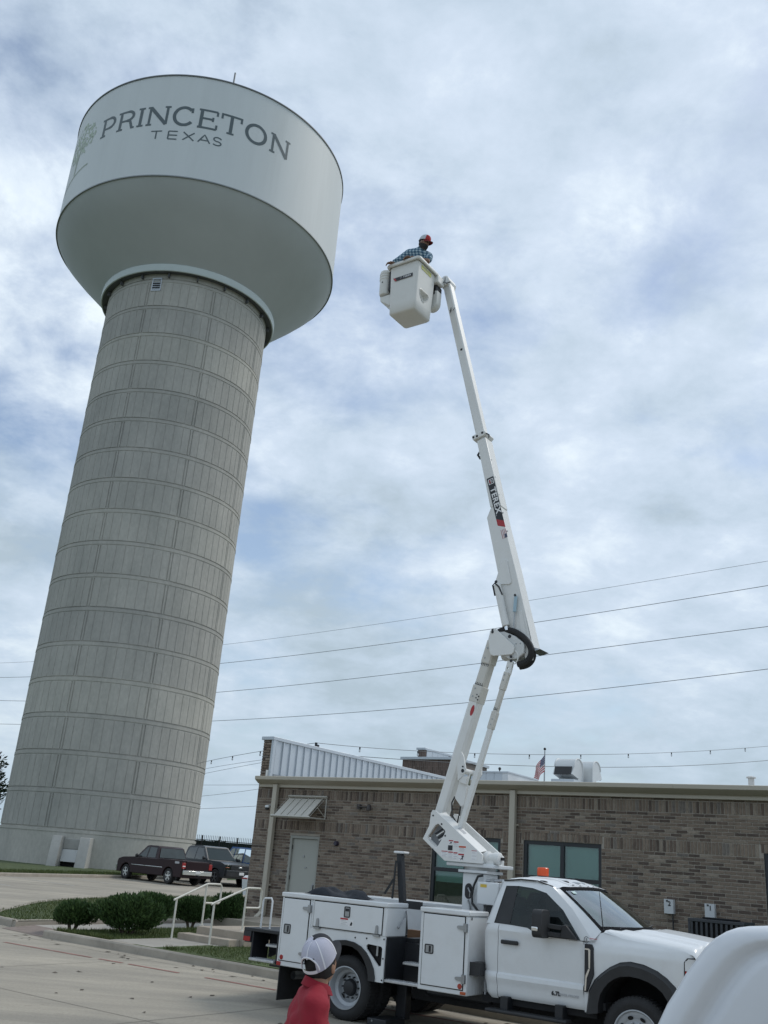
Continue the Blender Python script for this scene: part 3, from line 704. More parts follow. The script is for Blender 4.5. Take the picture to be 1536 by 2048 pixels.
for c in cells[:300]:
    key = (round(c[1]-c[0], 2), round(c[3]-c[2], 2))
    if key not in cache:
        mb = MB(); mb.add(*brick_geo(c[1]-c[0], c[3]-c[2])); cache[key] = mb.mesh('brick'); cache[key].materials.append(BRK_O)
    o = bpy.data.objects.new('brick', cache[key]); COL.objects.link(o); o.parent = bld
    o.location = Vector((c[0], 22.0+random.uniform(-.002, .002), c[2]))+OFF; o.color = (*tone(), 1)
vs, fs, tn = [], [], []
for c in cells[300:]:
    v, f_ = brick_geo(c[1]-c[0], c[3]-c[2]); o = len(vs); t = tone(); dy = random.uniform(-.002, .002)
    vs += [tuple(Vector((c[0]+a, 22.0+dy+b_, c[2]+d))+OFF) for a, b_, d in v]; fs += [tuple(i+o for i in q) for q in f_]; tn += [t]*20
me = bpy.data.meshes.new('brick_courses'); me.from_pydata(vs, [], fs); at = me.color_attributes.new('tone', 'FLOAT_COLOR', 'CORNER')
at.data.foreach_set('color', [x for t in tn for x in (*t, 1)]); me.materials.append(BRK_A)
o = bpy.data.objects.new('brick_courses', me); COL.objects.link(o); o.parent = bld; o['kind'] = 'stuff'
# wall body behind the bricks
mb = MB(); xs = sorted({S0, S1+8} | {x for o_ in OPEN for x in o_[:2]})
for a, b in zip(xs[:-1], xs[1:]):
    op = [o_ for o_ in OPEN if o_[0] <= a+.001 and o_[1] >= b-.001]
    if op: mb.box(a, b, 22.012, 22.28, op[0][3], 4.22); (op[0][2] > 0) and mb.box(a, b, 22.012, 22.28, .0, op[0][2])
    else: mb.box(a, b, 22.012, 22.28, .0, 4.22)
B(mb, 'wall', MORT)
FARB = pm('brick_return', (.15, .125, .108), .9, var=.35, vscale=9, stretch=(1, 1, 3))
Bbox('end_wall', FARB, S0+.002, -19.122, 22.03, 46, 0, 5.3); Bbox('wall', FARB, -19.118, S1+8, 45.6, 46, 0, 4.9)
# roof, eave gutter, fascia
ROOF = pm('roof_membrane', (.45, .44, .42), .7, var=.06)
mb = MB(); mb.add([(-19.11, 21.99, 4.235), (S1+8, 21.99, 4.235), (S1+8, 46, 4.95), (-19.11, 46, 4.95)], [(0,1,2,3)]); B(mb, 'roof', ROOF)
prof = [(21.985, 4.0), (21.985, 4.245), (21.70, 4.235), (21.66, 4.225), (21.665, 4.135), (21.68, 4.128), (21.83, 4.035), (21.90, 4.03), (21.90, 3.945), (21.97, 3.94)]
mb = MB(); mb.prism(prof, lambda y, z: (-19.36, y, z), lambda y, z: (S1+8, y, z)); B(mb, 'gutter', TAN, bevel=.006, fix=True)
SEAMS = [-16.4, -13.3, -10.2, -7.1, -4.0, -.9]
for s_ in SEAMS: Bbox('gutter_joint', TAN, s_, s_+.03, 21.654, 21.68, 4.138, 4.226)
def downspout(s_):
    mb = MB(); w_ = .075; mb.box(s_-w_, s_+w_, 21.80, 21.93, .60, 4.02)
    mb.prism([(21.93, .72), (21.80, .62), (21.62, .50), (21.60, .36), (21.70, .36), (21.93, .55)], lambda y, z: (s_-w_+.002, y, z), lambda y, z: (s_+w_-.002, y, z))
    o = B(mb, 'downspout', TAN, bevel=.012, fix=True)
    for z in (1.3, 3.2): Bbox('strap', TAN, s_-w_-.03, s_+w_+.03, 21.925, 21.997, z, z+.04, o).parent = o
    return o
downspout(-18.68); downspout(-11.08)
# silver standing-seam lining of the end parapet
for k in range(42):
    d0 = 22.10+k*.345; mb = MB(); zb_ = 4.22+(d0-22)*.0297
    mb.box(-19.118, -19.10, d0, d0+.343, zb_, 5.30); mb.box(-19.10, -19.058, d0-.005, d0+.03, zb_, 5.29); B(mb, 'metal_panel', GALV)
Bbox('corner_trim', GALV, -19.14, -19.06, 21.975, 22.09, 4.26, 5.30); Bbox('base_flashing', pm('flashing_grey', (.27, .29, .31), .5, metal=.3), -19.12, -19.03, 22.1, 40, 4.20, 4.33)
mb = MB(); mb.box(-19.52, -19.05, 21.94, 46.05, 5.302, 5.40); B(mb, 'coping', GALV, bevel=.008)
Bbox('splash_block', pm('white_trim', (.7, .7, .68), .5), -19.20, -19.145, 21.93, 21.985, 4.26, 4.43)
# tan door
dr = empty('door', Vector((-17.55, 22.1, .46))+OFF, 0, bld)
def D(mb, name, mat, par, **k): mb.v = [tuple(Vector(v)+OFF-dr.location) for v in mb.v]; return mb.build(name, mat, par, **k)
DOORP = pm('door_paint', (.40, .405, .365), .5, var=.04, vscale=.8, dirt=.12, dirtcol=(.3, .28, .24))
mb = MB(); mb.box(-18.0, -17.09, 22.07, 22.115, .47, 2.585); D(mb, 'door_leaf', DOORP, dr, bevel=.004)
mb = MB(); mb.box(-18.068, -18.004, 22.005, 22.2, .46, 2.665); mb.box(-17.086, -17.042, 22.005, 22.2, .46, 2.665); mb.box(-18.004, -17.086, 22.006, 22.2, 2.59, 2.664); D(mb, 'door_frame', pm('door_frame_paint', (.33, .33, .295), .5, var=.05), dr, bevel=.004)
mb = MB(); mb.box(-17.16, -17.13, 22.0, 22.066, 1.02, 1.42); mb.box(-17.175, -17.115, 22.055, 22.068, .98, 1.46); D(mb, 'pull_handle', STEEL, dr, bevel=.004)
mb = MB(); mb.lathe([(.001, 22.052), (.028, 22.052), (.03, 22.068)], 12, (-17.573, 0, 2.13)); D(mb, 'lock', STEEL, dr, smooth=True)
mb = MB(); mb.box(-17.52, -17.44, 22.05, 22.068, 1.83, 1.855); D(mb, 'door_plate', STEEL, dr)
for z in (.8, 1.5, 2.3):
    mb = MB(); mb.box(-18.012, -17.992, 22.045, 22.068, z, z+.11); D(mb, 'hinge', BLACKM, dr)
Bbox('threshold_void', DARK, -18.0, -17.09, 22.13, 22.2, .46, 2.58)
# tan metal canopy over the door
aw = empty('canopy', Vector((-17.6, 21.9, 3.1))+OFF, 0, bld)
def A_(mb, name, mat, **k): mb.v = [tuple(Vector(v)+OFF-aw.location) for v in mb.v]; return mb.build(name, mat, aw, **k)
CANP = pm('canopy_tan', (.47, .45, .40), .5, var=.04)
s0, s1 = -18.23, -16.90
zt, zf, dt, df = 3.71, 3.125, 21.96, 21.27
def cp(s_, t, up=0): return (s_, dt+(df-dt)*t, zt+(zf-zt)*t+up)
for i in range(5):
    a = s0+.06+(s1-s0-.12)*i/5; b = s0+.06+(s1-s0-.12)*(i+1)/5; mb = MB()
    mb.add([cp(a, .10), cp(b-.012, .10), cp(b-.012, .93), cp(a, .93), cp(a, .10, -.015), cp(b-.012, .10, -.015), cp(b-.012, .93, -.015), cp(a, .93, -.015)], [(0,1,2,3),(7,6,5,4),(0,4,5,1),(1,5,6,2),(2,6,7,3),(3,7,4,0)])
    mb.add([cp(b-.03, .10, .02), cp(b-.012, .10, .02), cp(b-.012, .93, .02), cp(b-.03, .93, .02), cp(b-.03, .10), cp(b-.012, .10), cp(b-.012, .93), cp(b-.03, .93)], [(0,1,2,3),(0,4,5,1),(1,5,6,2),(2,6,7,3),(3,7,4,0)])
    A_(mb, 'canopy_sheet', CANP, fix=True)
mb = MB(); Q = .025
for a, b in ((cp(s0, 0), cp(s0, 1)), (cp(s1, 0), cp(s1, 1)), (cp(s0, 0), cp(s1, 0)), (cp(s0, 1), cp(s1, 1))):
    a, b = Vector(a), Vector(b); d = (b-a)/2; nrm = Vector((0, .65, .76)).normalized() if abs(d.x) < .01 else Vector((0, .65, .76)).normalized(); side = d.normalized().cross(nrm)
    mb.obox((a+b)/2, d+d.normalized()*Q, nrm*Q, side*.032)
A_(mb, 'canopy_frame', CANP, bevel=.004, fix=True)
for s_ in (s0, s1):
    mb = MB()
    mb.tube([(s_, 21.975, zt-.03), (s_, 21.975, zf-.0)], .02, 4); mb.tube([(s_, 21.975, zf), (s_, df+.03, zf-.01)], .02, 4); mb.tube([(s_, 21.975, zf+.05), (s_, (dt+df)/2, (zt+zf)/2-.02)], .014, 4)
    A_(mb, 'bracket', CANP)
# windows with pale drawn blinds
FRM = pm('window_frame_dark', (.018, .021, .026), .35, var=.15)
BLI = pm('blind_fabric', (.46, .555, .515), .8, var=.05, vscale=.7)
def window(a, b, z0, z1, zr, blind_low):
    f = MB(); d0, d1 = 22.045, 22.13; fw_ = .085; m_ = (a+b)/2
    for x0, x1 in ((a+.002, a+fw_), (b-fw_, b-.002), (m_-.045, m_+.045)): f.box(x0, x1, d0, d1, z0, z1-.002)
    for q0, q1 in ((z1-.09, z1-.004), (zr-.045, zr+.045), (z0+.004, z0+.08)):
        for x0, x1 in ((a+fw_, m_-.045), (m_+.045, b-fw_)): f.box(x0+.001, x1-.001, d0+.003, d1-.003, q0, q1)
    fr = B(f, 'window', FRM)
    for x0, x1 in ((a+fw_, m_-.045), (m_+.045, b-fw_)):
        for q0, q1, bl in ((zr+.045, z1-.09, zr+.05), (z0+.08, zr-.045, blind_low)):
            g_ = MB(); g_.box(x0-.01, x1+.01, 22.084, 22.09, q0-.01, q1+.01); B(g_, 'pane', GLASS_W, fr)
            if bl < q1-.1:
                g_ = MB(); nn = 12; g_.grid(lambda u, t: (u, 22.155+.002*math.sin(u*60), t), [x0+.005+(x1-x0-.01)*i/nn for i in range(nn+1)], [bl, q1+.03]); B(g_, 'blind', BLI, fr, smooth=True)
    g_ = MB(); g_.box(a, b, 22.30, 22.9, z0, z1); g_.f = [q for i, q in enumerate(g_.f) if i != 2]; B(g_, 'room_void', pm('room_dark', (.03, .034, .038), .9), fr)
    g_ = MB(); g_.box(a-.03, b+.03, 21.965, 22.06, z0-.055, z0); B(g_, 'sill', pm('cast_sill', (.33, .31, .28), .85), fr, bevel=.005)
    return fr
window(-13.42, -11.46, .85, 2.89, 2.08, 1.79); window(-10.85, -8.87, .85, 2.89, 2.06, 1.2); window(-5.30, -3.3, .85, 2.89, 2.06, 1.2); window(-1.2, .8, .85, 2.89, 2.06, 1.2)
# small fittings on the wall
mb = MB(); mb.lathe([(.001, 3.30), (.05, 3.31), (.062, 3.34), (.062, 3.37)], 16, (-18.93, 21.86, 0), 'z'); c = B(mb, 'camera_dome', BLACK, smooth=True)
mb = MB(); mb.lathe([(.066, 3.37), (.07, 3.40), (.06, 3.43), (.001, 3.44)], 16, (-18.93, 21.86, 0), 'z'); mb.tube([(-18.93, 21.86, 3.42), (-18.93, 22.0, 3.45)], .025, 8); B(mb, 'camera_housing', WHITE, smooth=True)
mb = MB(); mb.tube([(-15.75, 21.9, 3.50), (-15.45, 21.87, 3.49)], .022, 8); mb.lathe([(.02, 3.56), (.055, 3.54), (.075, 3.44), (.07, 3.40), (.001, 3.405)], 14, (-15.33, 21.82, 0), 'z'); mb.box(-15.82, -15.70, 21.93, 22.0, 3.44, 3.56); B(mb, 'wall_light', pm('bronze_fixture', (.05, .042, .04), .5), smooth=True, angle=30)
mb = MB(); mb.lathe([(.001, 21.90), (.05, 21.90), (.065, 21.93), (.065, 22.0)], 16, (-16.42, 0, 2.52)); B(mb, 'alarm_lens', pm('dark_lens', (.035, .03, .05), .3), smooth=True)
# two switch boxes with painted numbers
def swbox(s_, z0, num):
    o = Bbox('switch_box', pm('box_grey', (.56, .58, .59), .5, var=.05, vscale=4, dirt=.25, dirtcol=(.4, .4, .4)), s_, s_+.205, 21.87, 22.0, z0, z0+.29, bevel=.006)
    mt = Matrix.Translation(Vector((s_+.12, 21.865, z0+.20))+OFF) @ Matrix.Rotation(R(90), 4, 'X')
    text_mesh('number', num, .13, DECALK, mt, o, bold=.004)
    mb = MB(); mb.box(s_+.05, s_+.09, 21.864, 21.869, z0+.24, z0+.275); B(mb, 'switch_label', DECALK, o)
    mb = MB(); mb.tube([(s_+.17, 21.93, z0), (s_+.17, 21.95, .75), (s_+.12, 21.9, .55)], .016, 8); B(mb, 'conduit', BLACK, o, smooth=True)
swbox(-7.40, 1.545, '2'); swbox(-6.53, 1.525, '1')
# rooftop: gooseneck hoods, low metal screen, pipe vents
GOOSE = pm('hood_metal', (.60, .62, .62), .4, metal=.3, var=.05)
def goose(s_, d_, z0, face):                 # face: -1 opens to the front, +1 to the back
    t = empty('gooseneck_vent', Vector((s_+.45, d_, z0))+OFF, 0, bld)
    def G_(mb, name, mat, **k): mb.v = [tuple(Vector(v)+OFF-t.location) for v in mb.v]; return mb.build(name, mat, t, **k)
    w_ = .58; r_ = .30; zc = z0; prof = [(.32, 0), (.32, .36)]+[(.32-r_+r_*math.cos(R(a)), .36+r_*.85*math.sin(R(a))) for a in range(0, 181, 12)][1:]
    prof += [(.32-2*r_-.12, .16), (.02, .08), (.02, 0)]
    mb = MB(); mb.prism([(face*-p[0], p[1]) for p in prof], lambda y, z: (s_, d_+y, z0+z), lambda y, z: (s_+w_, d_+y, z0+z)); G_(mb, 'hood', GOOSE, smooth=True, fix=True, angle=30)
    mb = MB(); yy = face*(2*r_-.32+.06); mb.obox((s_+w_/2, d_+yy+face*.022, z0+.255), (w_/2-.035, 0, 0), (0, .006, 0), (0, -face*.04, .115)); G_(mb, 'screen', BLACK)
    mb = MB()
    for x in (s_-.012, s_+w_-.012): mb.tube([(x+.012, d_-face*p[0], z0+p[1]) for p in prof[:17]], .022, 6)
    G_(mb, 'rim', GOOSE)
    mb = MB(); mb.box(s_-.05, s_+w_+.05, d_-.4, d_+.4, z0-.4, z0+.02); G_(mb, 'kerb_base', GALV)
goose(-11.62, 25.7, 4.66, -1); goose(-11.42, 26.55, 4.69, 1)
for k in range(5): Bbox('metal_panel', GALV, -14.9+k*.27, -14.9+k*.27+.262, 26.0, 26.03, 4.3, 4.90)
Bbox('screen_return', pm('screen_light', (.62, .65, .67), .45), -13.55, -13.36, 25.99, 28, 4.3, 4.90); Bbox('screen_cap', GALV, -14.95, -13.34, 25.96, 28, 4.901, 4.94)
mb = MB(); mb.tube([(-13.7, 26.1, 4.93), (-13.7, 26.1, 5.0)], .02, 6); mb.ball((-13.7, 26.1, 5.03), .045); B(mb, 'vent_knob', BLACK)
for s_ in (-6.36, -5.78):
    mb = MB(); mb.lathe([(.075, 4.2), (.075, 4.80), (.001, 4.80)], 14, (s_, 25.6, 0), 'z'); mb.lathe([(.06, 4.80), (.115, 4.81), (.115, 4.84), (.001, 4.87)], 14, (s_, 25.6, 0), 'z'); B(mb, 'pipe_vent', pm('vent_pale', (.62, .61, .58), .5), smooth=True)
# rear wing of the building, seen over the roof
wing = empty('rear_wing', (*bw(-25.0, 38), gb(-25, 38)), BR); tag(wing, 'brown brick rear block with silver coping rising behind the low roof', 'building')
W0 = Vector((25.0, -38, -wing.location.z))
def W_(mb, name, mat, **k): mb.v = [tuple(Vector(v)+W0) for v in mb.v]; return mb.build(name, mat, wing, **k)
wb = bpy.data.materials.new('far_soldier_brick'); wb.use_nodes = True; t = wb.node_tree; bt = t.nodes.new('ShaderNodeTexBrick'); cc = t.nodes.new('ShaderNodeTexCoord'); mp = t.nodes.new('ShaderNodeMapping'); mp.inputs['Rotation'].default_value = (R(90), 0, R(90))
t.links.new(cc.outputs['Object'], mp.inputs[0]); t.links.new(mp.outputs[0], bt.inputs[0]); bt.inputs['Scale'].default_value = 1; bt.inputs['Brick Width'].default_value = .30; bt.inputs['Row Height'].default_value = .10; bt.inputs['Mortar Size'].default_value = .008
bt.inputs['Color1'].default_value = (.17, .12, .10, 1); bt.inputs['Color2'].default_value = (.09, .065, .055, 1); bt.inputs['Mortar'].default_value = (.20, .17, .15, 1); t.links.new(bt.outputs[0], t.nodes['Principled BSDF'].inputs[0]); t.nodes['Principled BSDF'].inputs['Roughness'].default_value = .9
mb = MB(); mb.box(-25.0, -22.2, 38, 41, 0, 6.78); W_(mb, 'wall', wb)
mb = MB(); mb.box(-25.08, -22.12, 37.9, 41.1, 6.782, 6.90); W_(mb, 'coping', GALV, bevel=.01)
mb = MB(); mb.box(-24.45, -24.05, 38.4, 40.9, 6.90, 7.27); W_(mb, 'upstand', wb)
mb = MB(); mb.box(-24.5, -24.0, 38.32, 40.95, 7.272, 7.37); W_(mb, 'upstand_coping', GALV, bevel=.01)
for k in range(4):
    mb = MB(); mb.box(-24.045, -24.02, 38.5+k*.5, 38.5+k*.5+.48, 6.905, 7.27); W_(mb, 'metal_panel', GALV)
# condensing unit in front of the wall
def cond(s_, label):
    c = empty('condensing_unit', (*bw(s_+.55, 21.2), gb(s_, 21)+.14), BR); tag(c, label, 'air conditioner')
    CU = pm('unit_grey', (.045, .048, .055), .5, var=.1); z1 = 1.33-c.location.z+.14
    mb = MB()
    for x in (-.55, .51):
        for y in (-.42, .38): mb.box(x, x+.04, y, y+.04, 0, z1)
    mb.box(-.55, .55, -.42, .42, z1, z1+.06); mb.box(-.55, .55, -.42, .42, 0, .08); mb.build('casing', CU, c, bevel=.008)
    mb = MB(); mb.box(-.50, .50, -.37, .37, .08, z1); mb.build('coil', DARK, c)
    for k in range(11):
        x = -.50+k*.098; mb = MB(); mb.box(x, x+.045, -.415, -.39, .09, z1-.002); mb.build('slat', CU, c)
    mb = MB(); mb.lathe([(.36, z1+.062), (.37, z1+.09), (.33, z1+.09), (.33, z1+.062)], 24, (0, 0, 0), 'z'); mb.build('fan_guard', BLACKM, c, smooth=True)
cond(-6.55, 'dark grey louvred air conditioner under the numbered switch boxes')

# flag on its pole, far behind the roof
fp = empty('flagpole', (11.1, 60, g(60))); tag(fp, 'thin silver flagpole with a ball top rising behind the roof', 'flagpole')
mb = MB(); zz_ = 9.55-g(60); mb.tube([(0, 0, 0), (0, 0, zz_)], [.07, .035], 10); mb.build('pole', STEEL, fp, smooth=True)
mb = MB(); mb.ball((0, 0, zz_+.10), .085); mb.build('finial', BLACKM, fp, smooth=True)
fl = empty('flag', (11.1, 60, 9.3)); tag(fl, 'red white and blue striped flag hanging limp from the flagpole', 'flag')
FR, FWh, FB = pm('flag_red', (.50, .02, .04), .8), pm('flag_white', (.85, .85, .85), .8), pm('flag_blue', (.03, .04, .14), .8)
def fpos(u, v):                               # u along the fly 0..1, v down the hoist 0..1 ; a drooping, folded cloth
    L = 1.7; H_ = 1.05
    x = -.40*u*L+.13*math.sin(u*8+v*2.5)*u; y = .16*math.sin(u*9+v*1.5)*u; z = -v*H_*.95-.58*u*L*(1-.15*v)+.05*math.sin(u*6)
    return (x, y-.05, z)
for k in range(13):
    a = MB(); b_ = MB(); v0, v1 = k/13, (k+1)/13; us = [i/16 for i in range(17)]
    us_ = us if k > 6 else us[6:]
    a.grid(lambda u, t: fpos(u, t), us_, [v0, v1]); a.build('stripe', FR if k % 2 == 0 else FWh, fl, smooth=True)
a = MB(); a.grid(fpos, [i/16 for i in range(7)], [i/14*(7/13) for i in range(15)]); a.build('canton', FB, fl, smooth=True)
a = MB()
for r_ in range(5):
    for c_ in range(6):
        p = Vector(fpos(.03+c_*.06, (.5+r_)/5*(7/13))); a.ball(p+Vector((0, -.012, 0)), .018, .006, .018, 5, 4)
a.build('star', FWh, fl)
WIRE = pm('wire_grey', (.15, .155, .16), .6)
def wire(name, pts, r_, label, cat, group, ext=5):
    """sagging line through three or four measured points"""
    P = [Vector(p) for p in pts]; out = []
    n = len(P); d = [0]
    for a, b in zip(P[:-1], P[1:]): d.append(d[-1]+math.hypot(b.x-a.x, b.y-a.y))
    for i in range(-ext, 61+ext):
        t = d[-1]*i/60; q = Vector((0, 0, 0))
        for j in range(n):
            l = 1
            for m_ in range(n):
                if m_ != j: l *= (t-d[m_])/(d[j]-d[m_])
            q += P[j]*l
        out.append(q)
    mb = MB(); mb.tube(out, r_, 5); o = mb.build(name, WIRE); tag(o, label, cat, group); return o, out
LN = {'topmost': [(34.395, 80.0, 30.159), (16.03, 95.0, 29.076), (-17.982, 115.0, 26.003), (-50.311, 130.0, 24.081)],
      'second highest': [(34.248, 80.0, 27.878), (16.339, 95.0, 26.717), (-18.269, 115.0, 23.64), (-49.887, 130.0, 22.135)],
      'third highest': [(34.009, 80.0, 24.156), (16.667, 95.0, 23.267), (-18.386, 115.0, 20.123), (-49.223, 130.0, 19.09)],
      'lowest': [(33.769, 80.0, 20.418), (13.518, 95.0, 18.67), (-18.216, 115.0, 16.762), (-48.555, 130.0, 16.031)]}
for k, P in LN.items():
    o, _ = wire('power_line', P, .017 if k == 'topmost' else .027, k+' of the four long power lines behind the white boom', 'power line', 'long power lines across the sky')
# ------------------------------------------------------------------ bucket truck (local x = forward, y = away from the camera, z up)
T0 = (-0.0349, 14.589, 0.0); TPSI = -R(35.868)
truck = empty('bucket_truck', T0, TPSI); tag(truck, 'white utility bucket truck with raised boom parked beside the brick building', 'truck')
W_ALL = 2.37
def K(mb, name, mat, parent=None, **k): return mb.build(name, mat, parent or truck, **k)
def Kbox(name, mat, *a, parent=None, **k): mb = MB(); mb.box(*a); return K(mb, name, mat, parent, **k)
def lin(a, b, n): return [a+(b-a)*i/n for i in range(n+1)]
def interp(x, pts):
    if x <= pts[0][0]: return pts[0][1]
    for (x0, y0), (x1, y1) in zip(pts[:-1], pts[1:]):
        if x <= x1: return y0+(y1-y0)*(x-x0)/(x1-x0)
    return pts[-1][1]
def mir(fn, m): return (lambda *a: (lambda p: (p[0], W_ALL-p[1], p[2]))(fn(*a))) if m else fn
VC = [(.50, .27), (.56, .225), (.60, .195), (.655, .178), (.70, .180), (.83, .138), (.866, .176), (1.05, .162), (1.28, .165), (1.36, .150), (1.42, .172), (1.50, .190), (1.93, .31), (1.99, .37)]
def VCAB(z): return interp(z, VC)
ZL = [.56, .58, .60, .62, .655, .70, .75, .80, .845, .866, .95, 1.05, 1.15, 1.25, 1.31, 1.36, 1.40, 1.425]
def belt(u): return interp(u, [(2.0, 1.425), (2.60, 1.418), (2.70, 1.405), (2.90, 1.335), (3.0, 1.325), (3.48, 1.335), (3.60, 1.43)])
UR = [(.56, 2.17), (.62, 2.13), (.8, 2.105), (1.1, 2.085), (1.3, 2.08), (1.42, 2.11), (1.7, 2.19), (1.9, 2.255), (1.97, 2.30)]
win_in = [(2.215, 1.435), (2.315, 1.895), (2.50, 1.905), (2.70, 1.893), (2.90, 1.848), (3.155, 1.665), (3.425, 1.345), (3.17, 1.338), (2.913, 1.342), (2.78, 1.385), (2.69, 1.418), (2.45, 1.43)]
win_out = [(2.115, 1.425), (2.235, 1.955), (2.50, 1.985), (2.76, 1.980), (2.98, 1.925), (3.275, 1.69), (3.585, 1.352), (3.17, 1.327), (2.90, 1.331), (2.77, 1.372), (2.69, 1.407), (2.45, 1.418)]
for m in (0, 1):
    sd_ = 'near' if not m else 'far'
    # door
    d = empty('door', (2.88, W_ALL if m else 0.0, 1.0), 0, truck)
    def Dd(mb, name, mat, **k): mb.v = [tuple(Vector(v)-d.location) for v in mb.v]; return mb.build(name, mat, d, **k)
    us = lin(2.292, 3.462, 20)
    def dz(u, zl): zz = max(.578, zl) if zl <= 1.25 else 1.25+(belt(u)-1.25)*(zl-1.25)/.175; return (u, VCAB(zz)+.0015, zz)
    mb = MB(); mb.grid(mir(dz, m), us, ZL); Dd(mb, 'door_skin', WHITE, smooth=True, angle=25)
    mb = MB(); f = mir(lambda p: (p[0], VCAB(p[1]), p[1]), m)
    mb.strip([f(p) for p in win_out], [f(p) for p in win_in], True); Dd(mb, 'window_frame', WHITE, smooth=True, angle=50)
    g1 = mir(lambda p: (p[0], VCAB(p[1])+.012, p[1]), m); mb = MB()
    mb.strip([g1(p) for p in win_in], [mir(lambda p: (p[0], VCAB(p[1])-.001, p[1]), m)(p) for p in win_in], True); Dd(mb, 'window_seal', BLACK)
    cx, cz = 2.80, 1.60; mb = MB(); mb.add([g1((cx, cz))]+[g1(p) for p in win_in], [(0, i+1, (i+1) % len(win_in)+1) for i in range(len(win_in))]); Dd(mb, 'door_glass', GLASS_C)
    g2 = mir(lambda x, z: (x, VCAB(z)+.006, z), m); mb = MB(); mb.add([g2(2.215, 1.435), g2(2.44, 1.43), g2(2.485, 1.905), g2(2.315, 1.895)], [(0, 1, 2, 3)]); Dd(mb, 'pillar_trim', BLACK)
    mb = MB(); y0 = VCAB(1.22); q = (lambda a, b: (W_ALL-b, W_ALL-a) if m else (a, b)); ya, yb = q(y0-.045, y0-.018)
    mb.box(2.345, 2.59, ya, yb, 1.20, 1.25); ya, yb = q(y0-.03, y0+.005); mb.box(2.355, 2.39, ya, yb, 1.205, 1.245); mb.box(2.54, 2.58, ya, yb, 1.205, 1.245); Dd(mb, 'handle', BLACK, bevel=.012)
    mr = empty('mirror', Vector((2.95, (W_ALL-.0) if m else 0., 1.45))-d.location, 0, d)
    def Mm(mb, name, mat, **k): mb.v = [tuple(Vector(v)-d.location-mr.location) for v in mb.v]; return mb.build(name, mat, mr, **k)
    mb = MB(); ya, yb = q(-.13, .12); mb.prism(rrect(ya, yb, 1.33, 1.655, .06), lambda y, z: (2.90, y, z), lambda y, z: (3.03, y, z)); Mm(mb, 'mirror_shell', BLACK, bevel=.025, fix=True)
    mb = MB(); ya, yb = q(-.145, -.11); mb.box(2.90, 2.985, ya, yb, 1.405, 1.455); Mm(mb, 'chrome_trim', CHROME, bevel=.01)
    mb = MB(); ya, yb = q(-.10, .09); mb.box(2.892, 2.899, ya, yb, 1.46, 1.63); Mm(mb, 'mirror_glass', CHROME)
    for z in (1.385, 1.475):
        mb = MB(); ya, yb = q(.05, .06); P0 = Vector((2.98, W_ALL-.06 if m else .06, z)); P1 = Vector((3.25, W_ALL-.17 if m else .17, z-.02)); mb.obox((P0+P1)/2, (P1-P0)/2, (0, .02, 0), (0, 0, .028)); Mm(mb, 'mirror_arm', BLACK, bevel=.008)
    mb = MB(); ya, yb = q(.10, .17); mb.prism([(3.17, 1.345), (3.40, 1.345), (3.25, 1.50), (3.20, 1.50)], lambda x, z: (x, ya, z), lambda x, z: (x, yb, z)); Mm(mb, 'mirror_sail', BLACK, bevel=.01, fix=True)
    # rear corner of the cab
    mb = MB(); mb.grid(mir(lambda t, z: ((lambda a: a+(2.287-a)*t)(interp(z, UR)), VCAB(z)+.03*max(0, 1-t/.35)**2, z), m), [0, .12, .25, .4, .7, 1], ZL); K(mb, 'cab_corner', WHITE, smooth=True, angle=40)
    mb = MB(); mb.grid(mir(lambda t, z: ((lambda a: a+(interp(z, [(1.42, 2.115), (1.955, 2.235)])+.004-a)*t)(interp(z, UR)-.02), VCAB(z)+.035*(1-t)**2, z), m), [0, .3, .6, 1], lin(1.42, 1.955, 6)); K(mb, 'pillar', WHITE, smooth=True)
    # front fender
    arch = [(3.47, .56), (3.505, .56), (3.525, .80), (3.60, .93), (3.69, 1.01), (3.80, 1.09), (3.93, 1.155), (4.06, 1.178), (4.22, 1.163), (4.38, 1.113), (4.49, 1.05), (4.583, .97), (4.66, .84), (4.70, .70), (4.76, .68)]
    def ftop(u): return interp(u, [(3.47, 1.345), (3.60, 1.43), (3.75, 1.475), (3.92, 1.415), (4.3, 1.385), (4.70, 1.345), (4.80, 1.30)])
    fu = [3.466, 3.49, 3.508, 3.516, 3.525, 3.56, 3.60, 3.64, 3.69, 3.75, 3.80, 3.86, 3.93, 4.0, 4.06, 4.14, 4.22, 4.30, 4.38, 4.44, 4.49, 4.54, 4.583, 4.62, 4.66, 4.70, 4.74, 4.78]
    def ff(u, t):
        z0 = interp(u, arch); z1 = ftop(u); zz = z0+(z1-z0)*t
        v = interp(zz, [(.56, .20), (.62, .175), (.865, .165), (1.1, .15), (1.25, .145), (1.33, .165), (1.38, .20), (1.48, .235)]) + .10*max(0, (u-4.55)/.25)**2
        return (u, v, zz)
    mb = MB(); mb.grid(mir(ff, m), fu, lin(0, 1, 14)); K(mb, 'fender', WHITE, smooth=True, angle=30)
    fo = [(3.498, .55), (3.515, .68), (3.532, .80), (3.605, .93), (3.695, 1.01), (3.80, 1.09), (3.93, 1.155), (4.06, 1.178), (4.22, 1.163), (4.38, 1.113), (4.49, 1.05), (4.583, .97), (4.66, .84), (4.70, .70), (4.705, .58)]
    fi = [(3.668, .58), (3.672, .68), (3.70, .79), (3.745, .86), (3.80, .92), (3.87, .97), (3.95, 1.005), (4.06, 1.02), (4.18, 1.012), (4.29, .985), (4.38, .945), (4.45, .895), (4.52, .80), (4.555, .70), (4.56, .58)]
    mb = MB()
    ov = mir(lambda p: (p[0], .158, p[1]), m); mv = mir(lambda p: (p[0], .085, p[1]), m); iv = mir(lambda p: (p[0], .30, p[1]), m)
    mid = [(a[0]*.72+b[0]*.28, a[1]*.72+b[1]*.28) for a, b in zip(fo, fi)]
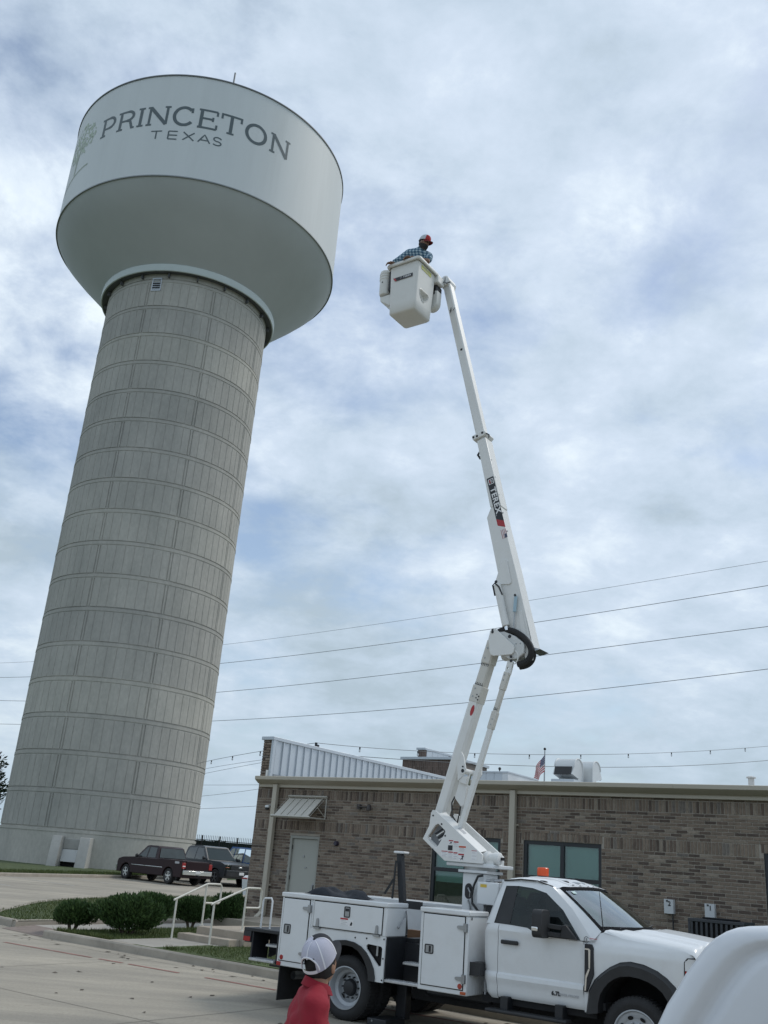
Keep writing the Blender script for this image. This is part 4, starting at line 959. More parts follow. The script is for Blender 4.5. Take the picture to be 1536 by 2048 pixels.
    mb.strip([ov(p) for p in fo], [mv(p) for p in mid]); mb.strip([mv(p) for p in mid], [mir(lambda p: (p[0], .095, p[1]), m)(p) for p in fi]); mb.strip([mir(lambda p: (p[0], .095, p[1]), m)(p) for p in fi], [iv(p) for p in fi]); K(mb, 'fender_flare', BLACK, smooth=True, fix=True, angle=30)
    mb = MB(); mb.strip([mir(lambda p: (p[0], .28, p[1]), m)(p) for p in fi], [mir(lambda p: (p[0], .75, p[1]), m)(p) for p in fi]); c0 = mir(lambda p: (p[0], .74, p[1]), m); mb.add([c0(p) for p in fi], [tuple(range(len(fi)))]); K(mb, 'wheel_liner', DARK)
    # vent trim behind the front wheel, badge and sticker
    if True:
        f = mir(lambda x, z, o=0: (x, interp(z, [(.62, .175), (.865, .165), (1.1, .15), (1.25, .145), (1.33, .165)])-.006-o, z), m)
        P = [(3.482, .785), (3.515, .785), (3.60, .98), (3.60, 1.27), (3.575, 1.315), (3.484, 1.315)]
        ya, yb = q(.134, .165); mb = MB(); mb.plate(P, ya, yb); vt = K(mb, 'fender_vent', DECALK, fix=True, bevel=.004)
        ya, yb = q(.127, .136)
        for P in ([(3.488, .80), (3.506, .80), (3.516, .94), (3.555, 1.035), (3.538, 1.045), (3.50, .965)], [(3.540, 1.05), (3.558, 1.042), (3.562, 1.25), (3.545, 1.265), (3.49, 1.265), (3.49, 1.250), (3.536, 1.248)]):
            mb = MB(); mb.plate(P, ya, yb); K(mb, 'vent_trim', CHROME, vt, fix=True)
    # headlight
    mb = MB(); f = mir(lambda x, z: (x, interp(z, [(.9, .15), (1.3, .15)])+.10*max(0, (x-4.55)/.25)**2-.006, z), m)
    P = [(4.68, .98), (4.86, .98), (4.88, 1.25), (4.80, 1.29), (4.72, 1.285), (4.685, 1.24)]
    mb.add([f(*p) for p in P], [tuple(range(6))]); hl = K(mb, 'headlight', BLACK)
    mb = MB(); f2 = mir(lambda x, z: (x, .15+.10*max(0, (x-4.55)/.25)**2-.012, z), m); mb.add([f2(4.695, 1.15), f2(4.87, 1.15), f2(4.87, 1.24), f2(4.80, 1.275), f2(4.73, 1.275), f2(4.695, 1.235)], [tuple(range(6))]); K(mb, 'lens', WHITE, hl)
    mb = MB(); mb.add([f2(4.695, 1.04), f2(4.78, 1.04), f2(4.76, 1.145), f2(4.695, 1.145)], [(0, 1, 2, 3)]); K(mb, 'marker_lens', RED, hl)
    mb = MB(); ya, yb = q(.02, .20); mb.box(2.20, 3.30, ya, yb, .415, .455); K(mb, 'running_board', BLACK, bevel=.015)
    for x in (2.38, 3.12): mb = MB(); ya, yb = q(.10, .45); mb.box(x, x+.10, ya, yb, .44, .60); K(mb, 'step_bracket', BLACKM)
# roof, windscreen, cab back, cowl, hood
ROOFU = lin(0, 1, 10); ROOFV = lin(0, 1, 14)
def roofp(a, b):
    u0, u1 = 2.24, 3.02; v = .335+(W_ALL-.67)*b; e = 4*b*(1-b)
    u = u0+(u1+.10*e-u0)*a; zed = interp(u, [(2.2, 1.95), (2.30, 1.972), (2.5, 1.99), (2.76, 1.985), (2.98, 1.93), (3.12, 1.90)])
    edge = min(1, min(b, 1-b)/.10); return (u, v, zed+.030*e**.5*min(1, a*6)+.022*math.sin(edge*math.pi/2)-.01)
mb = MB(); mb.grid(roofp, ROOFU, ROOFV); K(mb, 'roof', WHITE, smooth=True, fix=True, angle=60)
for b in (.30, .42, .58, .70):                # pressed roof ribs
    mb = MB(); mb.grid(lambda a, t: (lambda p: (p[0], p[1]+(t-.5)*.10, p[2]+.012*math.sin(math.pi*t)+.001))(roofp(.08+a*.82, b)), lin(0, 1, 8), lin(0, 1, 5)); K(mb, 'roof_rib', WHITE, smooth=True)
mb = MB(); mb.tube([(2.27, .325, 1.957), (2.5, .335, 1.988), (2.75, .335, 1.984), (2.97, .335, 1.93)], .009, 5); K(mb, 'drip_moulding', BLACK)
def wsp(a, b):                                # a: 0 top .. 1 bottom
    e = 4*b*(1-b); vt = .40+(W_ALL-.80)*b; vb = .235+(W_ALL-.47)*b
    u = (3.02+.10*e)*(1-a)+(3.66+.24*e)*a; z = (1.925+.03*e)*(1-a)+(1.465+.005*e)*a; return (u, vt+(vb-vt)*a, z+.015*math.sin(math.pi*a))
mb = MB(); mb.grid(wsp, lin(.02, .98, 8), lin(.015, .985, 14)); ws = K(mb, 'windscreen', GLASS_S, smooth=True)
def rim_(a0, a1, b0, b1, na, nb): m2 = MB(); m2.grid(lambda a, b: (lambda p: (p[0]+.004, p[1], p[2]+.004))(wsp(a, b)), lin(a0, a1, na), lin(b0, b1, nb)); return m2
for r_ in ((0, .075, 0, 1, 1, 14), (.90, 1, 0, 1, 1, 14), (0, 1, 0, .03, 8, 1), (0, 1, .97, 1, 8, 1)): K(rim_(*r_), 'screen_border', pm('ceramic_border', (.015, .016, .018), .95, var=.1, spec=.05), ws)
st_ = MB(); st_.grid(lambda a, b: (lambda p: (p[0]+.006, p[1], p[2]+.006))(wsp(.11+.06*a, .085+.045*b)), [0, 1], [0, 1]); K(st_, 'screen_sticker', pm('sticker_teal', (.45, .60, .58), .5), ws)
for m in (0, 1):
    f = mir(lambda a, t: (lambda p, q_: (p[0]+(q_[0]-p[0])*t, p[1]+(q_[1]-p[1])*t, p[2]+(q_[2]-p[2])*t))(wsp(a, 0), ((2.98+.605*a), VCAB(1.925-.573*a), (1.925-.573*a))), m)
    mb = MB(); mb.grid(f, lin(-.01, 1, 8), lin(0, 1, 3)); K(mb, 'windscreen_pillar', WHITE, smooth=True)
mb = MB(); mb.grid(lambda a, b: (3.63+.10*a+.24*4*b*(1-b), .23+(W_ALL-.46)*b, 1.462-.008*a+.004*4*b*(1-b)), lin(0, 1, 3), lin(0, 1, 14)); K(mb, 'cowl', BLACK, smooth=True)
for (y0, y1) in ((.55, 1.15), (1.35, 1.95)):
    mb = MB(); mb.tube([(3.86-.10*abs(y0-1.18), y0, 1.475), (3.80-.10*abs(y1-1.18), y1, 1.505)], [.012, .008], 6); mb.tube([(3.82-.1*abs(y0-1.18), y0+.05, 1.505), (3.74-.10*abs(y1-1.18), y1+.1, 1.54)], .009, 5); K(mb, 'wiper', BLACK)
mb = MB(); mb.tube([(3.66, .30, 1.47), (3.60, .30, 1.98)], [.008, .003], 6); mb.lathe([(.02, 1.44), (.016, 1.48), (.004, 1.50)], 8, (3.66, .30, 0), 'z'); K(mb, 'radio_aerial', BLACK)
def hood(t, b):
    e = abs(2*b-1); v = .215+(W_ALL-.43)*b; us = 3.70+.235*(1-e*e); u = us+(4.885-us)*t
    base = interp(e, [(0, 1.545), (.42, 1.54), (.50, 1.512), (.56, 1.505), (.70, 1.512), (.74, 1.492), (.90, 1.478), (.97, 1.445), (1, 1.405)])
    q = (u-3.70)/1.185; base = min(base, 1.475+.55*(u-us)+.01)
    return (u, v, base-.045*q-.055*q*q+(.055*max(0, 1-q*3.3)*e**8)-(.30*((t-.90)/.10)**2*.8 if t > .90 else 0))
mb = MB(); mb.grid(hood, [0, .02, .05, .09, .15, .25, .35, .45, .55, .65, .75, .82, .88, .91, .93, .95, .97, .985, 1], [0, .015, .03, .05, .09, .13, .15, .18, .22, .25, .27, .29, .31, .35, .42, .5, .58, .65, .69, .71, .73, .75, .78, .82, .85, .87, .91, .95, .97, .985, 1]); K(mb, 'hood', WHITE, smooth=True, angle=40)
mb = MB(); mb.grid(lambda z, b: (2.10-.02*math.sin(b*math.pi)+max(0, z-1.35)*.27, .19+max(0, z-1.4)*.25+(W_ALL-.38-max(0, z-1.4)*.5)*b, z), [.58, .8, 1.1, 1.35, 1.45], lin(0, 1, 10)); K(mb, 'cab_back', WHITE, smooth=True)
mb = MB(); zz2 = [1.45, 1.9]; mb.strip([(2.12, .20, 1.45), (2.25, .31, 1.95), (2.25, W_ALL-.31, 1.95), (2.12, W_ALL-.20, 1.45)], [(2.14, .35, 1.50), (2.22, .45, 1.86), (2.22, W_ALL-.45, 1.86), (2.14, W_ALL-.35, 1.50)], True); K(mb, 'rear_window_frame', WHITE)
mb = MB(); mb.add([(2.14, .35, 1.50), (2.22, .45, 1.86), (2.22, W_ALL-.45, 1.86), (2.14, W_ALL-.35, 1.50)], [(0, 1, 2, 3)]); K(mb, 'rear_window', GLASS_C)
INT = pm('cab_interior', (.035, .037, .04), .8, var=.2)
Kbox('cab_floor', INT, 2.16, 3.7, .26, W_ALL-.26, .60, .68); Kbox('dashboard', INT, 3.35, 3.75, .25, W_ALL-.25, .9, 1.43, bevel=.05)
for y in (.42, 1.42):
    Kbox('seat_cushion', INT, 2.42, 2.95, y, y+.52, .85, 1.02, bevel=.05); mb = MB(); mb.obox((2.40, y+.26, 1.28), (.07, 0, -.02), (0, .25, 0), (-.06, 0, .32)); s_ = K(mb, 'seat_back', INT, bevel=.04)
    mb = MB(); mb.obox((2.33, y+.26, 1.68), (.045, 0, 0), (0, .13, 0), (-.01, 0, .09)); K(mb, 'headrest', INT, s_, bevel=.03)
mb = MB(); mb.tube([(3.25+.06*math.cos(R(a)), 1.68+.19*math.cos(R(a+90)), 1.33+.17*math.sin(R(a+90))) for a in range(0, 361, 20)], .015, 6, False); K(mb, 'steering_wheel', BLACK)
# front end: grille, bumper
Kbox('grille', BLACK, 4.80, 4.90, .42, W_ALL-.42, .90, 1.27, bevel=.02)
for z in (1.0, 1.12): Kbox('grille_bar', CHROME, 4.885, 4.915, .40, W_ALL-.40, z, z+.07, bevel=.015)
Kbox('front_bumper', BLACK, 4.80, 5.02, .18, W_ALL-.18, .56, .86, bevel=.05)
mb = MB(); mb.box(2.2, 4.75, .55, 1.82, .40, .62); mb.box(.75, 3.5, .62, 1.75, .34, .66); mb.box(2.05, 3.60, .24, .30, .50, .60); K(mb, 'chassis_pan', DARK)
# cab roof lamps and beacon
for y in (.42, .90, 1.18, 1.46, 1.92):
    mb = MB(); mb.ball((2.90-.18*abs(y-1.18)+.02, y, 2.000-(.02 if y in (.42, 1.92) else 0)), .07, .035, .018, 10, 6); K(mb, 'clearance_lamp', BLACK if y in (.42, 1.92, .90) else pm('lamp_clear', (.55, .57, .58), .2), smooth=True)
bc = MB(); bc.lathe([(.001, 2.01), (.088, 2.012), (.095, 2.04), (.085, 2.055), (.001, 2.056)], 20, (2.41, 1.2, 0), 'z'); b0 = K(bc, 'beacon', BLACK, smooth=True, fix=True)
bc = MB(); bc.lathe([(.078, 2.056), (.082, 2.10), (.080, 2.155), (.070, 2.165), (.001, 2.168)], 20, (2.41, 1.2, 0), 'z'); K(bc, 'beacon_lens', ORANGE, b0, smooth=True, fix=True)
Kbox('roof_antenna', BLACK, 1.98+.25, 2.50, 1.30, 1.62, 1.995, 2.045, bevel=.025)
# badges
def side_text(txt, x, z, size, mat, y, name='badge', parent=None, bold=.002, sx=1.0, rot=0):
    return text_mesh(name, txt, size, mat, Matrix.Translation((x, y, z)) @ Matrix.Rotation(R(90), 4, 'X') @ Matrix.Rotation(rot, 4, 'Z'), parent or truck, bold=bold, sx=sx)
side_text('6.7L', 3.10, .715, .062, DECALK, .166, bold=.004); side_text('POWER STROKE', 3.26, .712, .034, DECALG, .166, sx=1.0)
mb = MB(); mb.tube([(3.505+.03*math.cos(R(a)), .143, 1.415-.055+.035*math.sin(R(a))) for a in range(30, 331, 20)], .003, 4); K(mb, 'door_logo', DECALK)
side_text('I', 3.503, 1.36, .04, DECALK, .142); 
for k in range(3): Kbox('sticker_line', DECALR if k == 0 else DECALG, 3.545, 3.545+(.10 if k < 2 else .07), .142, .144, 1.375-k*.017, 1.382-k*.017)
# wheels
def wheel(x, z, y_out, r=.405, rim=.265, wd_=.25, dish=.16, sgn=1, dual=False):
    """y_out: outer face; sgn=+1 faces the camera side"""
    t = empty('wheel', (x, y_out, z), 0, truck); s = sgn
    prof = [(rim-.01, .0), (rim+.01, -.005), (rim+.05, -.022), (r-.06, -.022), (r-.02, 0), (r, .03), (r, wd_-.03), (r-.02, wd_), (rim, wd_+.01), (rim-.02, wd_)]
    mb = MB(); mb.lathe([(a, b*s) for a, b in prof], 48); mb.build('tyre', RUBBER, t, smooth=True, fix=True)
    mb = MB()
    for k in range(56):
        a = 2*math.pi*k/56; c = Vector((math.cos(a), 0, math.sin(a))); mb.obox(c*(r-.002)+Vector((0, s*wd_*.5, 0)), c*.008, Vector((-c.z, 0, c.x))*.013, (0, wd_*.40, 0))
    mb.build('tread', RUBBER, t)
    mb = MB(); mb.lathe([(rim, -.004*s), (rim+.008, -.012*s), (rim-.006, -.014*s), (rim-.02, .01*s), (rim-.035, dish*.5*s), (rim-.075, dish*.62*s), (rim-.085, dish*.9*s), (.17, dish*s), (.115, dish*.96*s), (.11, dish*.8*s)], 48); mb.build('rim', RIMM, t, smooth=True, fix=True)
    for k in range(4 if dual else 8):
        a = R(45+k*90) if dual else R(k*45+20); mb = MB(); n = 14; rr_ = .185 if dual else .19; w2, h2 = (.030, .045) if dual else (.022, .035)
        c = Vector((math.cos(a), 0, math.sin(a))); q = Vector((-c.z, 0, c.x)); o = c*rr_+Vector((0, (dish*.93-.004)*s, 0))
        mb.add([o+c*w2*math.cos(2*math.pi*i/n)+q*h2*math.sin(2*math.pi*i/n)+Vector((0, -s*(.010+.012*math.cos(2*math.pi*i/n)), 0)) for i in range(n)], [tuple(range(n))]); mb.build('hand_hole', DARK, t)
    mb = MB(); hb = dish*.35 if dual else -.02
    mb.lathe([(.11, dish*.96*s), (.105, (hb+.05)*s), (.085, (hb+.02)*s), (.0, hb*s)], 24); mb.build('hub', BLACKM if dual else RIMM, t, smooth=True, fix=True)
    mb = MB()
    for k in range(10):
        a = 2*math.pi*k/10; mb.lathe([(.012, (dish*.96)*s), (.012, (dish*.96-.035)*s), (.0, (dish*.96-.04)*s)], 6, (.135*math.cos(a), 0, .135*math.sin(a)))
    mb.build('lug_nuts', BLACKM if dual else STEEL, t)
    return t
wheel(0, .405, .06, dual=True); wheel(0, .405, W_ALL-.06, sgn=-1, dual=True)
wheel(0, .405, .38, dish=.02); wheel(0, .405, W_ALL-.38, sgn=-1, dish=.02)
wheel(4.12, .405, .13, dish=.02, wd_=.24); wheel(4.12, .405, W_ALL-.13, sgn=-1, dish=.02, wd_=.24)
# chassis
for y in (.78, 1.50): Kbox('frame_rail', BLACKM, -1.6, 2.3, y, y+.08, .62, .86)
mb = MB(); mb.tube([(0, .3, .42), (0, 2.07, .42)], .07, 10); mb.ball((0, 1.18, .42), .19, .17, .19); K(mb, 'rear_axle', BLACKM, smooth=True)
Kbox('fuel_tank', BLACKM, 1.0, 2.0, .55, .80, .42, .62, bevel=.03); Kbox('crossmember', BLACKM, -1.3, -1.2, .3, 2.1, .55, .85)
mb = MB(); mb.tube([(-.9, .62, .46), (-1.0, .14, .44)], .055, 14, False); mb.tube([(-.9, .62, .46), (-.55, 1.0, .5)], .05, 10); K(mb, 'exhaust_pipe', STEEL, smooth=True)
mb = MB(); mb.add([(-1.0, .04, .10), (-1.0, .62, .10), (-1.0, .62, .56), (-1.0, .04, .56), (-.985, .04, .10), (-.985, .62, .10), (-.985, .62, .56), (-.985, .04, .56)], [(0,1,2,3),(7,6,5,4),(0,4,5,1),(1,5,6,2),(2,6,7,3),(3,7,4,0)])
mb.v = [(x-.19-.0, y, z) for x, y, z in mb.v]; K(mb, 'mud_flap', BLACK)
mb = MB(); mb.v = []; mb.box(-1.19, -1.175, W_ALL-.62, W_ALL-.04, .10, .56); K(mb, 'mud_flap', BLACK)
# service body ------------------------------------------------------
BODY = WHITE
def cupboard(name, x0, x1, z0, z1, y0=0.0, y1=.50, mat=BODY): return Kbox(name, mat, x0, x1, y0, y1, z0, z1, bevel=.012)
def bdoor(x0, x1, z0, z1, y=0.0, lat=None, hinges=(), par=None):
    """inset door: dark shut-line behind a slightly proud panel"""
    mb = MB(); mb.box(x0-.011, x1+.011, y-.003, y+.004, z0-.011, z1+.011); gap = K(mb, 'door_gap', DARK, par)
    mb = MB(); mb.box(x0, x1, y-.016, y-.0035, z0, z1); d = K(mb, 'compartment_door', BODY, par, bevel=.006)
    if lat:
        lx, lz, lw, lh = lat; mb = MB(); mb.prism(rrect(lx-lw/2, lx+lw/2, lz-lh/2, lz+lh/2, .018), lambda x, z: (x, y-.022, z), lambda x, z: (x, y-.014, z), [rrect(lx-lw/2+.014, lx+lw/2-.014, lz-lh/2+.014, lz+lh/2-.014, .01)]); l_ = K(mb, 'latch', BLACK, d, fix=True)
        mb = MB(); mb.box(lx-lw/2+.012, lx+lw/2-.012, y-.0185, y-.0165, lz-lh/2+.012, lz+lh/2-.012); K(mb, 'latch_dish', STEEL, d)
        mb = MB(); (mb.box(lx-.004, lx+.026, y-.021, y-.0187, lz-lh*.33, lz+lh*.33) if lw >= lh*.9 else mb.box(lx-lw*.30, lx+lw*.30, y-.021, y-.0187, lz+.008, lz+.045)); K(mb, 'latch_paddle', DECALK, d)
    for hx, hz, dr_ in hinges:
        mb = MB()
        if dr_ in 'lr':
            k = -1 if dr_ == 'l' else 1
            mb.prism([(hx+k*.012, hz-.030), (hx+k*.10, hz-.018), (hx+k*.115, hz-.006), (hx+k*.115, hz+.012), (hx+k*.10, hz+.020), (hx+k*.012, hz+.026)], lambda x, z: (x, y-.034, z), lambda x, z: (x, y-.016, z)); mb.box(min(hx, hx-k*.03), max(hx, hx-k*.03), y-.040, y-.002, hz-.05, hz+.05); mb.lathe([(.012, hz-.052), (.016, hz-.052), (.016, hz+.052), (.0, hz+.052)], 8, (hx+k*.004, y-.03, 0), 'z')
        else:
            mb.prism([(hx-.026, hz+.012), (hx-.016, hz+.11), (hx-.006, hz+.12), (hx+.008, hz+.12), (hx+.018, hz+.11), (hx+.026, hz+.012)], lambda x, z: (x, y-.034, z), lambda x, z: (x, y-.016, z)); mb.box(hx-.05, hx+.05, y-.040, y-.002, hz-.022, hz+.004)
        K(mb, 'hinge', STEEL, d, fix=True)
    return d
def lid(x0, x1, y0=-.02, y1=.515): return Kbox('compartment_lid', BODY, x0, x1, y0, y1, 1.482, 1.545, bevel=.014)
cupboard('rear_compartment', -1.222, -.66, .555, 1.48); bdoor(-1.175, -.70, .632, 1.465, lat=(-1.068, 1.055, .125, .13), hinges=((-.69, 1.355, 'l'), (-.69, .75, 'l')))
cupboard('side_compartment', -.658, .655, 1.112, 1.48); bdoor(-.605, .588, 1.135, 1.468, lat=(-.012, 1.37, .105, .145), hinges=((-.52, 1.125, 'u'), (.515, 1.125, 'u')))
lid(-1.235, .668)
cupboard('front_compartment', 1.206, 1.945, .545, 1.48); bdoor(1.262, 1.886, .612, 1.466, lat=(1.368, 1.04, .135, .115), hinges=((1.90, 1.342, 'l'), (1.90, .738, 'l')))
lid(1.196, 1.957)
Kbox('lid_hook', BLACK, 1.965, 1.975, .02, .035, 1.44, 1.475)
# wheel panel with arch and triangular hand hole
A = [(.528, .545), (.528, .60), (.50, .70), (.426, .815), (.36, .888), (.27, .952), (.15, .995), (0, 1.010), (-.15, .995), (-.27, .952), (-.36, .888), (-.426, .815), (-.50, .70), (-.528, .60), (-.528, .555)]
poly = [(.655, .545)]+[(.655, 1.112), (-.658, 1.112), (-.658, .555)]+A[::-1]
hole = [(.375, .998), (.345, .975), (.352, .935), (.56, .745), (.588, .738), (.612, .752), (.615, .96), (.595, .985)]
mb = MB(); mb.plate(poly, 0, .025, [hole]); K(mb, 'wheel_panel', BODY, fix=True)
mb = MB(); mb.plate([(p[0]*1.02-.01, p[1]) for p in hole], .06, .07); K(mb, 'hand_hole_back', DARK, fix=True)
mb = MB(); mb.box(.50, .53, .028, .05, .86, .985); K(mb, 'spring_strap', STEEL)
Ai = [(x*.79, .545+(z-.545)*.86) for x, z in A]
mb = MB(); mb.strip([(x, -.028, z) for x, z in A], [(x, -.012, z) for x, z in Ai]); mb.strip([(x, .02, z) for x, z in A], [(x, -.028, z) for x, z in A]); mb.strip([(x, -.012, z) for x, z in Ai], [(x, .10, z) for x, z in Ai]); K(mb, 'fender_flare', BLACK, smooth=True, fix=True)
mb = MB(); mb.strip([(x*.97, .03, z) for x, z in A], [(x*.97, .75, z) for x, z in A]); mb.add([(x*.97, .74, z) for x, z in A], [tuple(range(len(A)))]); K(mb, 'wheel_liner', DARK)
mb = MB()
for x, z in ((-.33, 1.02), (.15, 1.055), (.345, 1.065), (.635, 1.08), (.638, .84), (.640, .575), (-.60, .60)): mb.lathe([(.012, -.004), (.010, -.008), (.0, -.009)], 8, (x, 0, z))
K(mb, 'rivets', DARK)
# step well between the cupboards
Kbox('step_side', BLACKM, .657, .672, .03, .50, .56, 1.11); Kbox('step_back', BLACKM, .672, 1.204, .48, .50, .56, 1.04); 
def tread(name, x0, x1, y0, y1, z, par=None):
    o = Kbox(name, ALU, x0, x1, y0, y1, z-.035, z, parent=par, bevel=.006); mb = MB()
    for i in range(int((x1-x0)/.034)):
        for j in range(2 if y1-y0 < .22 else 3): mb.lathe([(.012, z), (.012, z+.006), (.006, z+.007)], 6, (x0+.02+i*.034, y0+.035+j*.06, 0), 'z')
    K(mb, 'grip_buttons', ALU, o); return o
tread('step', .665, 1.204, .02, .22, .592); tread('step', .80, 1.204, .24, .47, .815)
Kbox('bed_floor', BLACKM, -1.22, 1.94, .50, 1.87, .98, 1.04); Kbox('bed_riser', BLACKM, .66, .80, .51, 1.86, 1.04, 1.10)
# far side of the body
cupboard('far_compartment', -1.222, 1.945, 1.0, 1.48, 1.87, 2.37); cupboard('far_compartment', -1.222, -.6, .555, 1.0, 1.88, 2.37); cupboard('far_compartment', .66, 1.945, .545, 1.0, 1.88, 2.37); lid(-1.235, 1.957, 1.855, 2.39)
Kbox('headboard', BODY, 1.90, 1.945, .50, 1.87, 1.04, 1.48); Kbox('cab_shield_strap', BLACK, 1.946, 2.10, .06, .36, .79, .945)
# stay and lid prop seen on the cupboard end
mb = MB(); mb.tube([(.662, .46, 1.44), (.70, .42, 1.40), (.70, .33, 1.30), (.69, .27, 1.245)], .010, 6); mb.ball((.69, .25, 1.235), .018); K(mb, 'lid_prop', STEEL, smooth=True)
# rear reflectors and lamps
def disc(x, z, r, mat, name, y=-.018):
    mb = MB(); mb.lathe([(.0, y-.006), (r*.8, y-.006), (r, y), (r, y+.01)], 20, (x, 0, z)); return K(mb, name, mat, smooth=True)
disc(-1.125, .672, .033, RED, 'reflector'); disc(1.853, .65, .033, pm('orange_red', (.36, .05, .03), .3), 'reflector')
Kbox('marker_lamp', RED, -1.215, -1.14, -.012, .004, .558, .612, bevel=.008); Kbox('marker_lamp', AMBER, 1.855, 1.938, -.012, .004, .556, .592, bevel=.006)
# warning label under the latch
def label(x0, x1, z0, z1, y, head=DECALR, fig=True, frac=.28, rows=4):
    o = Kbox('warning_label', DECALW, x0, x1, y-.0015, y, z0, z1); zz_ = z1-(z1-z0)*frac
    Kbox('label_header', head, x0+.003, x1-.003, y-.0028, y-.0016, zz_, z1-.003, parent=o)
    for k in range(rows): Kbox('label_line', DECALG, x0+(x1-x0)*.1, x0+(x1-x0)*(.9 if k % 2 else .75), y-.0026, y-.0016, zz_-(zz_-z0)*(k+.6)/rows-.003, zz_-(zz_-z0)*(k+.6)/rows+.002, parent=o)
    return o
label(-.125, .015, 1.205, 1.292, -.016, rows=3)
label(.02, .11, 1.185, 1.275, -.016, head=DECALW, rows=0); mb = MB(); mb.plate([(.05, 1.20), (.085, 1.20), (.092, 1.235), (.075, 1.25), (.06, 1.23)], -.019, -.0178); K(mb, 'label_figure', DECALK, fix=True)
# rear platform with steps and grab loop
Kbox('tail_deck', BLACKM, -1.93, -1.226, .02, 2.35, .955, 1.0, bevel=.006); Kbox('tail_apron', BLACKM, -1.93, -1.90, .02, 2.35, .815, .954); Kbox('tail_side', BLACKM, -1.899, -1.78, .02, .05, .80, .954)
Kbox('step_hanger', BLACKM, -1.775, -1.745, .04, .40, .56, .953); Kbox('step_hanger', BLACKM, -1.262, -1.232, .02, .42, .56, .953)
mb = MB(); mb.prism([(-1.744, .60), (-1.70, .60), (-1.40, .74), (-1.40, .95), (-1.744, .95)], lambda x, z: (x, .42, z), lambda x, z: (x, .44, z)); K(mb, 'step_gusset', BLACKM, fix=True)
tread('step', -1.745, -1.264, -.02, .20, .60); tread('step', -1.56, -1.264, .12, .40, .80)
mb = MB(); mb.tube([(-1.765, .20, 1.0), (-1.765, .20, 1.38), (-1.74, .20, 1.42), (-1.61, .20, 1.43), (-1.585, .20, 1.39), (-1.585, .20, 1.0)], .014, 8); K(mb, 'grab_loop', WHITE, smooth=True)
Kbox('tail_lamp', RED, -1.935, -1.928, .06, .20, .83, .90); Kbox('tail_lamp', RED, -1.92, -1.79, .012, .0195, .815, .88)
mb = MB(); mb.box(-1.60, -1.20, .30, .36, .49, .515); mb.box(-1.45, -1.20, .36, .42, .455, .475); K(mb, 'hitch_bars', BLACKM)
# stabiliser leg beside the rear wheel
Kbox('outrigger', BLACKM, .50, .66, .60, .74, .06, .56, bevel=.01); Kbox('outrigger_foot', BLACKM, .42, .72, .04, .52, .02, .10, bevel=.01); disc(.50, .07, .014, STEEL, 'foot_pin', .04)
# boom rest post with straps, timber block
pst = MB(); pst.obox((.10, 1.20, 1.63), (.045, 0, .0), (0, .045, 0), (-.085, 0, .60)); ps = K(pst, 'boom_rest', BLACKM, bevel=.006)
Kbox('rest_pad', DECALW, -.06, .13, 1.12, 1.28, 2.215, 2.25, parent=ps, bevel=.012)
Kbox('post_bracket', BLACKM, .20, .45, 1.16, 1.24, 1.45, 1.56, parent=ps, bevel=.006); Kbox('post_socket', BLACKM, .13, .42, 1.08, 1.32, 1.02, 1.10, parent=ps)
mb = MB(); mb.obox((.0, 1.10, 1.84), (.016, 0, 0), (0, .004, 0), (.012, 0, .27)); mb.obox((-.085, 1.10, 1.735), (.018, 0, -.006), (0, .004, 0), (.075, 0, .11)); K(mb, 'strap', BLACK, ps)
# pedestal, turret and boom -------------------------------------------------
PED = WHITE
mb = MB(); mb.box(1.255, 1.62, .98, 1.38, 1.04, 2.02); K(mb, 'pedestal', PED, bevel=.02)
n = 20; ov = [(1.365+.062*math.cos(2*math.pi*i/n), 1.775+(.07+.0)*math.sin(2*math.pi*i/n)+(.035 if math.sin(2*math.pi*i/n) > 0 else -.035)) for i in range(n)]
mb = MB(); mb.add([(x, .976, z) for x, z in ov], [tuple(range(n))]); K(mb, 'pedestal_port', DECALK)
mb = MB(); mb.tube([(1.40, .955, 1.70), (1.41, .945, 1.76), (1.37, .95, 1.82)], .012, 6); mb.tube([(1.37, .955, 1.66), (1.40, .955, 1.60), (1.42, .95, 1.5)], .014, 6); K(mb, 'hose_fittings', STEEL)
mb = MB(); mb.tube([(1.62, .92, 2.0), (1.55, .90, 1.98), (1.48, .92, 1.86), (1.44, .94, 1.72), (1.46, .93, 1.62), (1.60, .90, 1.50)], .018, 6); K(mb, 'hydraulic_hose', BLACK, smooth=True)
Kbox('pedestal_flange', PED, 1.205, 1.67, .93, 1.43, 2.021, 2.06, bevel=.006); Kbox('turntable', PED, 1.02, 1.80, .90, 1.50, 2.10, 2.15, bevel=.01)
mb = MB(); mb.lathe([(.001, 2.06), (.23, 2.061), (.23, 2.10), (.001, 2.101)], 28, (1.43, 1.18, 0), 'z'); K(mb, 'slew_ring', pm('slew_grey', (.55, .56, .56), .5))
plate_o = [(.735, 2.815), (.76, 2.855), (.81, 2.85), (.86, 2.81), (1.585, 2.305), (1.625, 2.275), (1.625, 2.15), (1.01, 2.155), (.615, 2.44), (.715, 2.63)]
opening = [(.845, 2.655), (.87, 2.665), (.985, 2.58), (1.0, 2.555), (.975, 2.505), (.885, 2.355), (.86, 2.335), (.83, 2.345), (.71, 2.435), (.70, 2.465), (.715, 2.50), (.815, 2.635)]
TURM = WHITE2
mb = MB(); mb.plate(plate_o, .86, .90, [opening]); K(mb, 'turret_plate', TURM, fix=True, bevel=.005)
mb = MB(); mb.plate(plate_o, 1.50, 1.54); K(mb, 'turret_plate', TURM, fix=True, bevel=.005)
cover_ = [(.86, 2.81), (1.585, 2.305)]
